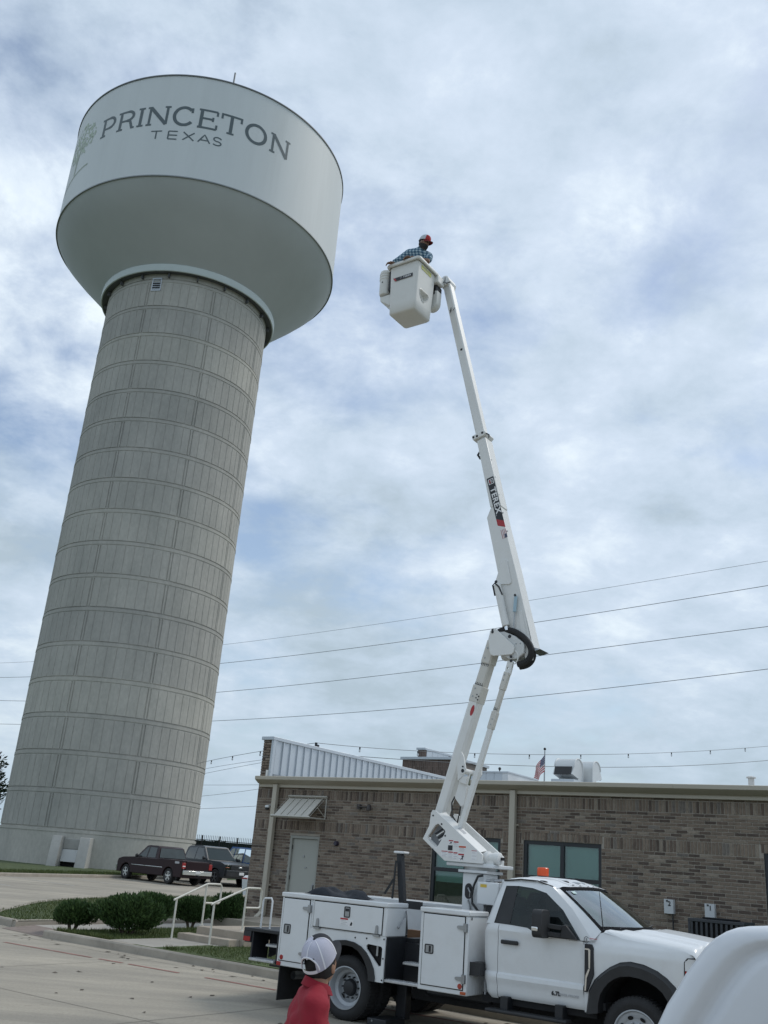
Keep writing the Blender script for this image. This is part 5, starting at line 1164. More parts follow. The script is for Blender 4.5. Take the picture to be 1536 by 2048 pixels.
mb = MB(); mb.strip([(p[0], .861, p[1]-.004) for p in cover_], [(p[0]+.035, 1.02, p[1]+.03) for p in cover_]); mb.strip([(p[0]+.035, 1.02, p[1]+.03) for p in cover_], [(p[0]+.03, 1.03, p[1]-.06) for p in cover_]); K(mb, 'turret_cover', TURM)
mb = MB(); mb.add([(1.16, .905, 2.612), (1.27, .905, 2.535), (1.29, .98, 2.555), (1.18, .98, 2.632)], [(0, 1, 2, 3)]); K(mb, 'cover_label', DECALG); 
mb = MB(); mb.prism([(.63, 2.44), (1.01, 2.16), (1.62, 2.155), (1.62, 2.20), (1.03, 2.21), (.67, 2.47)], lambda x, z: (x, .90, z), lambda x, z: (x, 1.50, z)); K(mb, 'turret_floor', TURM, fix=True)
GRILL = pm('grille_shade', (.18, .19, .20), .6)
mb = MB(); mb.plate([(p[0]*1.0, p[1]) for p in opening], .955, .96); K(mb, 'opening_back', GRILL, fix=True)
for k in range(6):
    x, z = .835+k*.022, 2.56-k*.030; mb = MB(); mb.obox((x+.02, .925, z), (.06, 0, .037), (0, .008, 0), (-.004, 0, .007)); K(mb, 'grille_slot', DECALK if k % 2 == 0 else TURM)
for x, z in ((.775, 2.775), (.93, 2.66), (1.0, 2.50), (.80, 2.30)): disc(x, z, .014, DECALK, 'bolt', .86)
def tl(x0, x1, z0, z1, head, frac=.35, rows=3): return label(x0, x1, z0, z1, .8595, head, frac=frac, rows=rows)
tl(1.065, 1.145, 2.385, 2.447, DECALR, .3, 0); tl(1.15, 1.235, 2.36, 2.435, DECALR, .3, 3); tl(1.24, 1.36, 2.30, 2.375, pm('decal_orange', (.55, .10, .04), .4), .35, 3)
Kbox('warning_label', DECALK, 1.06, 1.135, .857, .8595, 2.305, 2.372); tl(.95, 1.06, 2.215, 2.295, DECALR, .18, 3); tl(1.065, 1.15, 2.195, 2.29, DECALR, .2, 4); tl(1.155, 1.225, 2.19, 2.285, DECALR, .22, 3); tl(1.235, 1.335, 2.175, 2.27, DECALR, .25, 1); tl(1.45, 1.54, 2.19, 2.325, DECALR, .08, 3)
for pts in (([(1.275, 2.185), (1.305, 2.225), (1.285, 2.235), (1.32, 2.245), (1.33, 2.235), (1.315, 2.21), (1.32, 2.185), (1.31, 2.185), (1.305, 2.205), (1.285, 2.18)]), ([(1.075, 2.395), (1.10, 2.412), (1.09, 2.42), (1.13, 2.418), (1.11, 2.403), (1.12, 2.393), (1.10, 2.398)])):
    mb = MB(); mb.plate(pts, .8565, .8575); K(mb, 'label_figure', DECALK, fix=True)
# worm drive and motor at the front of the turntable
mb = MB(); mb.lathe([(.0, 1.50), (.07, 1.50), (.075, 1.56), (.095, 1.57), (.095, 1.66), (.07, 1.67), (.075, 1.74), (.085, 1.75), (.085, 1.83), (.05, 1.845), (.0, 1.845)], 18, (0, 1.02, 2.235), 'x'); mb.lathe([(.0, .95), (.05, .95), (.055, 1.0)], 12, (1.62, 0, 2.21)); mb.box(1.52, 1.76, .95, 1.10, 2.15, 2.20); K(mb, 'slew_motor', TURM, smooth=True, fix=True)
Kbox('motor_plug', DECALK, 1.85, 1.89, 1.0, 1.05, 2.215, 2.255)
# oil tank behind the cab
Kbox('oil_tank', PED, 1.60, 1.93, .80, 1.30, 1.62, 1.915, bevel=.012); Kbox('tank_sticker', YELLOW, 1.65, 1.75, .797, .7995, 1.845, 1.885); Kbox('tank_foot', BLACK, 1.72, 1.92, .85, 1.2, 1.48, 1.618)
mb = MB(); mb.tube([(1.70, .88, 1.93), (1.98, .88, 1.955)], .018, 8); mb.lathe([(.035, 1.915), (.035, 1.965), (.0, 1.97)], 12, (1.80, .88, 0), 'z'); mb.lathe([(.025, 1.915), (.025, 1.95), (.0, 1.955)], 12, (1.72, .95, 0), 'z'); K(mb, 'tank_pipes', STEEL, smooth=True)
# lower boom: tapered box tube between two chains of measured outline points
def boxbeam(name, mat, P, y0, y1, wid, parent=None, bev=.012, **k):
    """P: axis points (x,z) ; wid: side width ; extruded between y0 and y1"""
    n = len(P); L, Rr = [], []
    for i, p in enumerate(P):
        d = Vector((P[min(i+1, n-1)][0]-P[max(i-1, 0)][0], P[min(i+1, n-1)][1]-P[max(i-1, 0)][1])).normalized(); q = Vector((-d.y, d.x))*wid[i]/2; L.append((p[0]+q.x, p[1]+q.y)); Rr.append((p[0]-q.x, p[1]-q.y))
    mb = MB(); mb.plate(L+Rr[::-1], y0, y1); return K(mb, name, mat, parent, bevel=bev, fix=True, **k)
def octbeam(name, mat, a, b, wx, wy, ch, yc, parent=None, wb=None):
    """chamfered tube from a to b (x,z), side width wx, depth wy, corner chamfer ch"""
    a, b = Vector((a[0], yc, a[1])), Vector((b[0], yc, b[1])); d = (b-a).normalized(); s_ = Vector((0, 1, 0)); q = d.cross(s_)
    wb = wb or wx; mb = MB(); rings = []
    for c, w_ in ((a, wx), (b, wb)):
        h_, k_ = w_/2, wy/2; rings.append([c+q*x+s_*y for x, y in ((-h_+ch, -k_), (h_-ch, -k_), (h_, -k_+ch), (h_, k_-ch), (h_-ch, k_), (-h_+ch, k_), (-h_, k_-ch), (-h_, -k_+ch))])
    mb.add(rings[0]+rings[1], [(i, (i+1) % 8, (i+1) % 8+8, i+8) for i in range(8)]+[tuple(range(8))[::-1], tuple(range(8, 16))]); return K(mb, name, mat, parent, bevel=.006, fix=True)
YB = 1.16
LA, LB = (.717, 2.72), (1.535, 5.40)
def along(a, b, t, off=0): d = Vector((b[0]-a[0], b[1]-a[1])); q = Vector((d.y, -d.x)).normalized(); return (a[0]+d.x*t+q.x*off, a[1]+d.y*t+q.y*off)
def onb(z, off=0): return along(LA, LB, (z-LA[1])/(LB[1]-LA[1]), off)
octbeam('lower_boom', TURM, onb(2.72), onb(4.53), .185, .21, .035, YB)
octbeam('insulator_section', CREAM, onb(4.50), onb(5.16), .165, .185, .022, YB)
sl_ = octbeam('insulator_sleeve', CREAM, onb(4.485), onb(4.73), .19, .22, .025, YB); sl2 = octbeam('insulator_sleeve', CREAM, onb(5.08), onb(5.42), .185, .21, .025, YB)
def ticks(z, w_, y, n, up, a=LA, b=LB):
    t = (z-a[1])/(b[1]-a[1]); mb = MB(); d = Vector((b[0]-a[0], 0, b[1]-a[1])).normalized(); q = Vector((d.z, 0, -d.x)); c = Vector((*along(a, b, t), 0)); c = Vector((c.x, y, c.y))
    mb.obox(c, q*w_/2, (0, .0015, 0), d*.004)
    for k in range(n): mb.obox(c+q*(w_*(-.5+(k+.5)/n))+d*up*.018, q*.004, (0, .0015, 0), d*.016)
    K(mb, 'scale_marks', DECALK)
ticks(5.065, .15, YB-.0945, 5, -1); ticks(4.745, .15, YB-.0945, 5, 1)
def bdisc(z, off, r, m_, y): x, zz_ = onb(z, off); disc(x, zz_, r, m_, 'bolt', y)
for z, o_ in ((4.68, -.03), (4.56, -.03), (5.30, -.03), (5.15, -.03)): bdisc(z, o_, .014, STEEL, YB-.1105 if z < 5 else YB-.1055)
for z, o_ in ((4.60, .035), (4.58, .07), (4.55, .035), (4.53, .07)): bdisc(z, o_, .011, BLACKM, YB-.1105)
mb = MB(); n = 20; d = Vector((LB[0]-LA[0], LB[1]-LA[1])).normalized(); q = Vector((d.y, -d.x)); c = Vector(onb(4.36, .035)); mb.add([(c.x+d.x*.085*math.sin(2*math.pi*i/n)+q.x*.030*math.cos(2*math.pi*i/n), YB-.1065, c.y+d.y*.085*math.sin(2*math.pi*i/n)+q.y*.030*math.cos(2*math.pi*i/n)) for i in range(n)], [tuple(range(n))]); K(mb, 'oval_emblem', DECALR)
# compensation link
CA, CB = (1.165, 2.62), (1.90, 5.05)
YL = 1.02
octbeam('link_rod', TURM, (1.165, 2.62), (1.615, 4.11), .078, .075, .006, YL); octbeam('link_sleeve', CREAM, (1.60, 4.06), (1.675, 4.31), .094, .09, .006, YL); octbeam('link_insulator', CREAM, (1.67, 4.29), (1.80, 4.72), .076, .072, .006, YL); octbeam('link_sleeve', CREAM, (1.775, 4.64), (1.855, 4.90), .09, .085, .006, YL)
mb = MB(); mb.plate([(1.815, 4.86), (1.83, 4.97), (1.855, 5.07), (1.95, 5.06), (1.935, 4.98), (1.905, 4.86)], YL-.02, YL+.02, [[(1.868+.017*math.cos(2*math.pi*i/10), 4.965+.017*math.sin(2*math.pi*i/10)) for i in range(10)]]); K(mb, 'link_eye', TURM, fix=True)
ticks(4.665, .072, YL-.037, 3, -1, CA, CB); ticks(4.34, .072, YL-.037, 3, 1, CA, CB)
for (x, z) in ((1.835, 4.86), (1.815, 4.78), (1.655, 4.20), (1.63, 4.12)): disc(x-.01, z, .011, STEEL, 'bolt', YL-.043)
# lift cylinder and hinge ears of the lower boom
mb = MB(); mb.tube([(1.08, YB, 2.45), (1.16, YB, 3.25)], .045, 12); K(mb, 'lift_cylinder', TURM, smooth=True); mb = MB(); mb.tube([(1.16, YB, 3.25), (1.20, YB, 3.42)], .028, 10); K(mb, 'lift_rod', CHROME, smooth=True)
mb = MB(); mb.plate([(1.10, 3.30), (1.075, 3.52), (1.135, 3.72), (1.175, 3.66), (1.225, 3.47), (1.19, 3.38)], .98, 1.005); K(mb, 'boom_ear', TURM, fix=True); mb = MB(); mb.plate([(1.20, 3.40), (1.255, 3.66), (1.315, 3.55), (1.315, 3.42), (1.25, 3.32)], 1.30, 1.33); K(mb, 'boom_ear', TURM, fix=True)
mb = MB(); mb.tube([(1.18, .99, 3.44), (1.18, 1.36, 3.44)], .042, 14); mb.tube([(1.17, .97, 3.44), (1.17, .99, 3.44)], .05, 14); K(mb, 'pivot_pin', TURM, smooth=True); disc(1.18, 3.44, .028, DECALK, 'pin_head', .97); disc(1.175, 3.50, .014, DECALK, 'bolt', .975)
mb = MB(); mb.tube([(1.10, 1.05, 2.66), (1.0, 1.03, 2.80), (.985, 1.03, 2.98), (1.02, 1.05, 3.07)], .012, 6); mb.tube([(1.05, 1.10, 2.68), (1.10, 1.08, 2.86), (1.13, 1.07, 3.05)], .012, 6); K(mb, 'hydraulic_hose', BLACK, smooth=True)
mb = MB(); mb.plate([(1.03, 3.05), (1.10, 3.30), (1.23, 3.28), (1.20, 2.95), (1.14, 2.93)], 1.03, 1.06); mb.plate([(1.11, 3.28), (1.16, 3.36), (1.25, 3.36), (1.23, 3.24)], .99, 1.06); K(mb, 'cylinder_bracket', TURM, bevel=.006, fix=True)
# elbow
ep = [(1.532, 5.42), (1.552, 5.50), (1.56, 5.55), (1.60, 5.592), (1.65, 5.585), (1.97, 5.305), (1.985, 5.26), (1.975, 5.19), (1.94, 5.16), (1.63, 5.155), (1.585, 5.18), (1.565, 5.22)]
mb = MB(); mb.plate(ep, .955, .985); K(mb, 'elbow_plate', TURM, bevel=.006, fix=True); mb = MB(); mb.plate(ep, 1.33, 1.36); K(mb, 'elbow_plate', TURM, bevel=.006, fix=True)
gp = [(1.70, 5.535), (1.79, 5.535), (1.98, 5.45), (2.11, 5.345), (2.135, 5.29), (2.135, 5.18), (2.03, 5.10), (1.90, 5.09), (1.82, 5.14), (1.68, 5.25)]
mb = MB(); mb.plate(gp, .99, 1.30); K(mb, 'elbow_gearbox', pm('gearbox_grey', (.60, .61, .60), .45, var=.05), bevel=.012, fix=True)
for x, z in ((1.605, 5.53), (1.606, 5.565), (1.935, 5.125)): disc(x, z, .022 if z != 5.565 else .016, DECALK, 'bolt', .952)
for x, z in ((1.885, 5.45),): disc(x, z, .028, DECALK, 'bolt', .987)
for x, z in ((2.0, 5.33), (1.96, 5.30), (2.07, 5.33)): disc(x, z, .010, STEEL, 'bolt', .987)
disc(1.915, 5.075, .026, DECALK, 'link_pin', 1.0)
mb = MB(); mb.tube([(x, .99, z) for x, z in arc(1.92, 5.12, .12, 60, -60, 10)], .010, 6); K(mb, 'link_guard', TURM)
hp = [(1.66, 5.535), (1.73, 5.565), (1.83, 5.565), (1.95, 5.53), (2.07, 5.455), (2.17, 5.36), (2.235, 5.25), (2.24, 5.16), (2.20, 5.08), (2.12, 5.03), (2.02, 5.02)]
mb = MB(); mb.tube([(x, 1.03, z) for x, z in smooth_pts(hp, 2)], .048, 10); K(mb, 'hose_bundle', RUBBER, smooth=True); mb = MB(); mb.tube([(x-.015, 1.13, z-.02) for x, z in smooth_pts(hp, 2)], .045, 10); K(mb, 'hose_bundle', RUBBER, smooth=True)
# upper boom: deep root section, outer tube and telescoping inner tube
root = [(1.43, 7.66), (1.362, 7.49), (1.61, 6.49), (1.565, 6.375), (1.60, 6.32), (1.645, 6.30), (1.72, 5.90), (1.80, 5.58), (2.09, 5.50), (2.19, 5.40), (2.24, 5.28), (2.255, 5.265), (1.92, 6.51), (1.68, 7.35), (1.60, 7.66)]
UB0, UB1 = 1.06, 1.32
mb = MB(); mb.plate(root, UB0, UB1); K(mb, 'upper_boom_root', TURM, bevel=.012, fix=True)
mb = MB(); mb.plate([(1.415, 7.66), (1.10, 8.94), (1.262, 8.985), (1.61, 7.66)], UB0+.004, UB1-.004); K(mb, 'upper_boom', TURM, bevel=.02, fix=True)
mb = MB(); mb.plate([(1.085, 8.93), (.165, 12.40), (.32, 12.42), (1.245, 8.97)], UB0+.035, UB1-.035); K(mb, 'extension_boom', TURM, bevel=.03, fix=True)
mb = MB(); mb.plate([(2.13, 5.07), (2.26, 5.075), (2.27, 5.29), (2.20, 5.42), (2.08, 5.50), (2.10, 5.30)], UB0-.012, UB0-.001); K(mb, 'root_plate', TURM, fix=True, bevel=.004); mb = MB(); mb.plate([(2.20, 5.29), (2.38, 5.235), (2.24, 5.20)], UB0-.02, UB1+.02); K(mb, 'root_lip', STEEL, fix=True)
mb = MB(); mb.plate([(1.575, 6.375), (1.605, 6.32), (1.83, 6.305), (1.855, 6.33), (1.77, 6.70), (1.745, 6.72), (1.68, 6.72)], UB0-.022, UB0-.0005); K(mb, 'boom_gusset', TURM, bevel=.006, fix=True); disc(1.588, 6.365, .026, DECALK, 'pin_head', UB0-.024)
mb = MB(); mb.plate([(2.0, 5.86), (2.045, 5.86), (2.16, 5.42), (2.06, 5.42)], UB0-.014, UB0-.0005); K(mb, 'boom_gusset', TURM, bevel=.005, fix=True)
mb = MB(); mb.tube([(1.635, 1.0, 6.29), (1.81, 1.0, 5.62)], .058, 16); K(mb, 'boom_cylinder', TURM, smooth=True); mb = MB(); mb.tube([(1.81, 1.0, 5.64), (1.83, 1.0, 5.55)], .03, 10); K(mb, 'cylinder_rod', CHROME, smooth=True)
mb = MB(); mb.tube([(1.74, .98, 6.12), (1.69, .95, 6.25), (1.62, .94, 6.31), (1.575, .96, 6.285), (1.59, .98, 6.20), (1.61, .98, 6.12)], .013, 6); K(mb, 'cylinder_hose', BLACK, smooth=True)
mb = MB(); mb.tube([(1.955, 1.02, 6.09), (1.94, 1.02, 5.84)], .026, 8); K(mb, 'tension_link', pm('pale_blue_steel', (.36, .50, .58), .4), smooth=True); mb = MB(); mb.tube([(1.94, 1.025, 5.84), (1.925, 1.03, 5.55)], .010, 6); K(mb, 'tension_rod', STEEL); disc(1.955, 6.10, .02, DECALK, 'bolt', .99)
mb = MB(); mb.plate([(1.01, 9.03), (1.03, 8.955), (1.06, 8.95), (1.255, 9.01), (1.285, 9.05), (1.24, 9.105), (1.20, 9.10)], UB0-.02, UB1+.02); K(mb, 'boom_collar', TURM, bevel=.01, fix=True)
for x, z in ((1.045, 9.0), (1.115, 9.01), (1.215, 9.055)): disc(x, z, .022, DECALK, 'bolt', UB0-.022)
mb = MB(); mb.tube([(1.285, 1.07, 9.04), (1.335, 1.07, 9.0), (1.33, 1.07, 8.95)], .012, 6); mb.tube([(1.16, 1.1, 8.74), (1.115, 1.1, 8.68), (1.17, 1.1, 8.60)], .02, 6); K(mb, 'boom_hooks', BLACKM)
disc(.675, 10.85, .024, DECALK, 'boom_hole', UB0+.033)
for k in range(9):
    z = 5.9+k*.33; x = interp(z, [(5.27, 2.262), (6.51, 1.925), (7.35, 1.685), (8.97, 1.26)]); mb = MB(); mb.tube([(x-.008, 1.10, z), (x+.010, 1.10, z+.003)], .012, 6); k > 3 and K(mb, 'rivet', STEEL)
mb = MB(); mb.tube([(.40, 1.06, 11.72), (.43, 1.05, 11.78), (.41, 1.05, 11.66), (.455, 1.05, 11.755), (.47, 1.05, 11.70), (.51, 1.06, 11.76)], .006, 5); K(mb, 'frayed_cord', BLACKM)
# boom decals: black panel with logo, name and red foot; small flag
yd = UB0-.0015
ddir = Vector((-.270, .963)); dq = Vector((.963, .270))             # along / across the boom in (x,z)
def dp(a, b): return (1.628+ddir.x*a+dq.x*b, 7.36+ddir.y*a+dq.y*b)
def dpoly(name, mat, pts, o): mb = MB(); mb.plate([dp(*p) for p in pts], yd-o-.001, yd-o); return K(mb, name, mat, fix=True)
dpoly('name_panel', DECALK, [(.10, -.066), (.02, .060), (.875, .060), (.875, -.066)], 0); dpoly('panel_foot', DECALR, [(-.02, -.066), (-.10, .060), (.02, .060), (.10, -.066)], 0)
dpoly('logo_square', DECALW, [(.745, -.048), (.745, .048), (.845, .048), (.845, -.048)], .0012); dpoly('logo_fill', DECALK, [(.757, -.036), (.757, .036), (.833, .036), (.833, -.036)], .0024)
dpoly('logo_mark', DECALR, [(.765, -.028), (.765, -.010), (.825, -.010), (.825, -.028)], .0036); dpoly('logo_mark', DECALW, [(.765, -.004), (.765, .006), (.825, .006), (.825, -.004)], .0036); dpoly('logo_mark', DECALW, [(.780, .012), (.780, .028), (.790, .028), (.790, .012)], .0036); dpoly('logo_mark', DECALW, [(.803, .012), (.803, .028), (.813, .028), (.813, .012)], .0036)
p = dp(.43, .0); side_text('TEREX', p[0], p[1], .135, DECALW, yd-.003, 'name', bold=.004, sx=1.15, rot=math.atan2(-ddir.y, -ddir.x)); p = dp(.155, -.03); side_text('.', p[0], p[1], .06, DECALW, yd-.003, 'name_dot', rot=math.atan2(-ddir.y, -ddir.x))
def fp_(a, b): return dp(-.28+a, .0+b)
for k in range(7): mb = MB(); mb.plate([fp_(0, -.035+k*.013), fp_(.16, -.035+k*.013), fp_(.16, -.035+(k+1)*.013), fp_(0, -.035+(k+1)*.013)], yd-.001, yd); K(mb, 'flag_stripe', pm('faded_red', (.42, .20, .21), .5) if k % 2 == 0 else DECALW, fix=True)
mb = MB(); mb.plate([fp_(0, .01), fp_(.07, .01), fp_(.07, .056), fp_(0, .056)], yd-.0022, yd-.0012); K(mb, 'flag_canton', pm('faded_navy', (.06, .07, .12), .5), fix=True)
# bucket -----------------------------------------------------------------
BKT = pm('bucket_gelcoat', (.70, .70, .67), .38, var=.03, vscale=2, dirt=.2, dirtcol=(.48, .45, .40))
bk = empty('bucket', (-.115, .52, 11.40), 0, truck)
def Bk(mb, name, mat, par=None, **k): mb.v = [tuple(Vector(v)-bk.location) for v in mb.v]; return mb.build(name, mat, par or bk, **k)
def sec(z, ins=0):
    t = (z-11.40)/1.02; x0, x1 = -.395-.03*t+ins, .165+.035*t-ins; y0, y1 = .235-.03*t+ins, .795+.04*t-ins
    return [(x, y, z) for x, y in rrect(x0, x1, y0, y1, .055, 4)]
mb = MB(); zs = [11.385, 11.395, 11.42, 11.6, 11.9, 12.2, 12.385]; n = 20; rings = [sec(z, {11.385: .05, 11.395: .02}.get(z, 0)) for z in zs]+[sec(12.385, .02), sec(11.44, .03)]
for r_ in rings: mb.v += r_
for i in range(len(rings)-1):
    for k in range(n): mb.f.append((i*n+k, i*n+(k+1) % n, (i+1)*n+(k+1) % n, (i+1)*n+k))
mb.f += [tuple(range(n))[::-1], tuple(range((len(rings)-1)*n, len(rings)*n))]; shell = Bk(mb, 'bucket_shell', BKT, smooth=True, fix=True, angle=50)
mb = MB(); ro = [sec(12.385, -.012), sec(12.385, -.048), sec(12.41, -.055), sec(12.435, -.048), sec(12.437, .015), sec(12.385, .02)]
for r_ in ro: mb.v += r_
for i in range(5):
    for k in range(n): mb.f.append((i*n+k, i*n+(k+1) % n, (i+1)*n+(k+1) % n, (i+1)*n+k))
Bk(mb, 'bucket_rim', BKT, smooth=True, fix=True, angle=50)
# foot-hold: a pocket cut through the end face and lined
hp_ = [(.345, 11.83), (.375, 11.86), (.615, 11.86), (.645, 11.83), (.635, 11.77), (.52, 11.655), (.49, 11.645), (.46, 11.65), (.375, 11.74)]
mb = MB(); mb.prism(hp_, lambda y, z: (.10, y, z), lambda y, z: (.30, y, z)); cut = Bk(mb, 'cutter', BKT, fix=True)
bo = shell.modifiers.new('b', 'BOOLEAN'); bo.operation = 'DIFFERENCE'; bo.object = cut; bo.solver = 'EXACT'
bpy.context.view_layer.update(); dg = bpy.context.evaluated_depsgraph_get(); nm_ = bpy.data.meshes.new_from_object(shell.evaluated_get(dg)); shell.modifiers.clear(); shell.data = nm_; bpy.data.objects.remove(cut)
def pocket(y, z, d): return (.165+.035*(z-11.40)/1.02+.004-d, y, z)
mb = MB(); inn = [(.50+(y-.50)*.82, 11.76+(z-11.76)*.8) for y, z in hp_]
mb.strip([pocket(y, z, -.004) for y, z in hp_], [pocket(y, z, .085) for y, z in inn], True); mb.add([pocket(y, z, .085) for y, z in inn], [tuple(range(len(inn)))]); out_ = [(.50+(y-.50)*1.10, 11.76+(z-11.76)*1.10) for y, z in hp_]
mb.strip([pocket(y, z, -.004) for y, z in hp_], [pocket(y, z, -.001) for y, z in out_], True); Bk(mb, 'foot_hold', BKT, smooth=True, fix=True)
mb = MB(); mb.box(.199, .2015, .33, .66, 12.265, 12.345); ds = Bk(mb, 'bucket_decal', YELGRN)
for k in range(3): mb = MB(); mb.box(.2016, .203, .36+.05*(k % 2), .62-.04*k, 12.285+k*.018, 12.292+k*.018); Bk(mb, 'decal_text', DECALG)
mb = MB(); yy = .2095; mb.plate([(-.300, 12.115), (-.265, 12.065), (.095, 12.065), (.095, 12.135), (-.30, 12.135)], yy-.006, yy-.0005); Bk(mb, 'name_panel', DECALK, fix=True); mb = MB(); mb.plate([(-.33, 12.135), (-.29, 12.135), (-.245, 12.065), (-.285, 12.065)], yy-.0075, yy-.006); Bk(mb, 'panel_foot', DECALR, fix=True)
text_mesh('name', 'TEREX', .052, DECALW, Matrix.Translation(Vector((-.02, yy-.008, 12.100))-bk.location) @ Matrix.Rotation(R(90), 4, 'X') @ Matrix.Rotation(R(0), 4, 'Z'), bk, bold=.0012, sx=1.05); mb = MB(); mb.box(-.175, -.135, yy-.008, yy-.0072, 12.09, 12.125); Bk(mb, 'logo_square', DECALW)
mb = MB(); mb.box(-.172, -.138, yy-.0088, yy-.008, 12.093, 12.122); Bk(mb, 'logo_fill', DECALK)
# tool canister and boom-tip bracket on either side
can = MB(); can.lathe([(.0, 12.44), (.105, 12.44), (.12, 12.425), (.12, 12.39), (.128, 12.385), (.128, 12.365), (.12, 12.36), (.12, 12.335), (.128, 12.33), (.128, 12.31), (.12, 12.305), (.12, 12.28), (.126, 12.275), (.126, 12.255), (.118, 12.25), (.113, 11.97), (.10, 11.935), (.0, 11.93)], 28, (-.60, .36, 0), 'z'); Bk(can, 'tool_canister', BKT, smooth=True, fix=True)
disc_c = MB(); disc_c.lathe([(.0, .232), (.012, .234), (.012, .25)], 10, (-.60, 0, 12.17)); Bk(disc_c, 'canister_vent', DECALK)
mb = MB(); mb.box(-.465, -.43, .26, .50, 11.95, 12.36); Bk(mb, 'canister_bracket', BLACK); mb = MB(); mb.prism([(-.68, 11.90), (-.43, 11.90), (-.40, 11.66), (-.47, 11.66), (-.66, 11.80)], lambda x, z: (x, .30, z), lambda x, z: (x, .62, z)); Bk(mb, 'control_box', BKT, bevel=.02, fix=True)
mb = MB(); mb.plate([(.13, 12.38), (.17, 12.50), (.23, 12.54), (.30, 12.52), (.345, 12.42), (.325, 12.33), (.15, 12.33)], 1.045, 1.335); K(mb, 'boom_tip', TURM, bevel=.02, fix=True)
for k in range(2): Kbox('tip_slot', DECALK, .20+k*.055, .21+k*.055, 1.038, 1.0445, 12.38, 12.49)
mb = MB(); mb.box(.02, .26, .80, 1.03, 12.25, 12.42); K(mb, 'tip_bracket', TURM, bevel=.02); mb = MB(); mb.box(.02, .20, .86, 1.06, 12.02, 12.25); K(mb, 'rotator', BLACKM, bevel=.02)
mb = MB(); mb.prism(arc(.10, 11.86, .13, 180, 360, 10)+[(.23, 12.10), (-.03, 12.18)], lambda x, z: (x, .86, z), lambda x, z: (x, 1.0, z)); K(mb, 'leveling_arm', BKT, bevel=.015, fix=True); disc(.10, 11.83, .02, DECALK, 'bolt', .857)
mb = MB(); mb.tube([(.17, 1.04, 12.36), (.20, 1.0, 12.30), (.27, 1.0, 12.36), (.33, 1.0, 12.31), (.40, 1.02, 12.33)], .014, 6); K(mb, 'tip_hoses', GRILL, smooth=True)
# ------------------------------------------------------------------ loose things on the truck
def tw(u, v, z): c, s_ = math.cos(TPSI), math.sin(TPSI); return Vector((T0[0]+u*c-v*s_, T0[1]+u*s_+v*c, z))
jk = MB()
def jacket(a, b):
    u = -.92+1.10*a; v = .10+.34*b; e = (1-abs(2*b-1)**3)*(1-abs(2*a-1)**6)
    h_ = .10*e*(.75+.35*math.sin(a*7.5+.5)+.25*math.sin(b*8+a*5)+.12*math.sin(a*23+b*9))
    return (u+.03*math.sin(b*6), v+.05*math.sin(a*5), 1.549+max(.004, h_)+(.02 if a > .02 else 0)*e)
jk.grid(jacket, [i/44 for i in range(45)], [i/16 for i in range(17)])
jk.grid(lambda a, b: (lambda p: (p[0], p[1], 1.547))(jacket(a, b)), [0, 1], [i/16 for i in range(17)])
jo = jk.build('jacket', pm('black_cloth', (.022, .026, .034), .9, var=.3, vscale=9, bump=.4, bscale=30), smooth=True); jo.location = T0; jo.rotation_euler = (0, 0, TPSI); tag(jo, 'crumpled black jacket lying on the white rear compartment lid', 'jacket')
tb = MB(); tb.box(.36, .62, 1.00, 1.10, 1.042, 1.18); to = tb.build('timber_block', pm('brown_timber', (.19, .105, .055), .8, var=.25, vscale=3, stretch=(1, 6, 6)), bevel=.006); to.location = T0; to.rotation_euler = (0, 0, TPSI); tag(to, 'brown timber block behind the steps of the bucket truck', 'wood block')

# ------------------------------------------------------------------ people
def skin_body(J, E, root, vox=.011):
    """one continuous body: tapered limbs between joints fused into a single surface"""
    mb = MB()
    for a, b in E:
        (p, r0), (q, r1) = J[a], J[b]; r0 = r0 if not isinstance(r0, tuple) else sum(r0)/2; r1 = r1 if not isinstance(r1, tuple) else sum(r1)/2
        p, q = Vector(p), Vector(q); n = 5; mb.tube([p.lerp(q, i/n) for i in range(n+1)], [r0+(r1-r0)*i/n for i in range(n+1)], 18)
    for k, (p, r_) in J.items(): mb.ball(p, (r_ if not isinstance(r_, tuple) else sum(r_)/2)*1.0, n=18, m=12)
    me = mb.mesh('body'); o = bpy.data.objects.new('tmp_body', me); COL.objects.link(o)
    rm = o.modifiers.new('r', 'REMESH'); rm.mode = 'VOXEL'; rm.voxel_size = vox; sm = o.modifiers.new('s', 'SMOOTH'); sm.factor = .5; sm.iterations = 7
    dg = bpy.context.evaluated_depsgraph_get(); out = bpy.data.meshes.new_from_object(o.evaluated_get(dg)); bpy.data.objects.remove(o); return out
def add_mesh(mb, me, mtx=None):
    vs = [mtx @ v.co if mtx else v.co.copy() for v in me.vertices]; mb.add(vs, [tuple(p.vertices) for p in me.polygons]); return mb
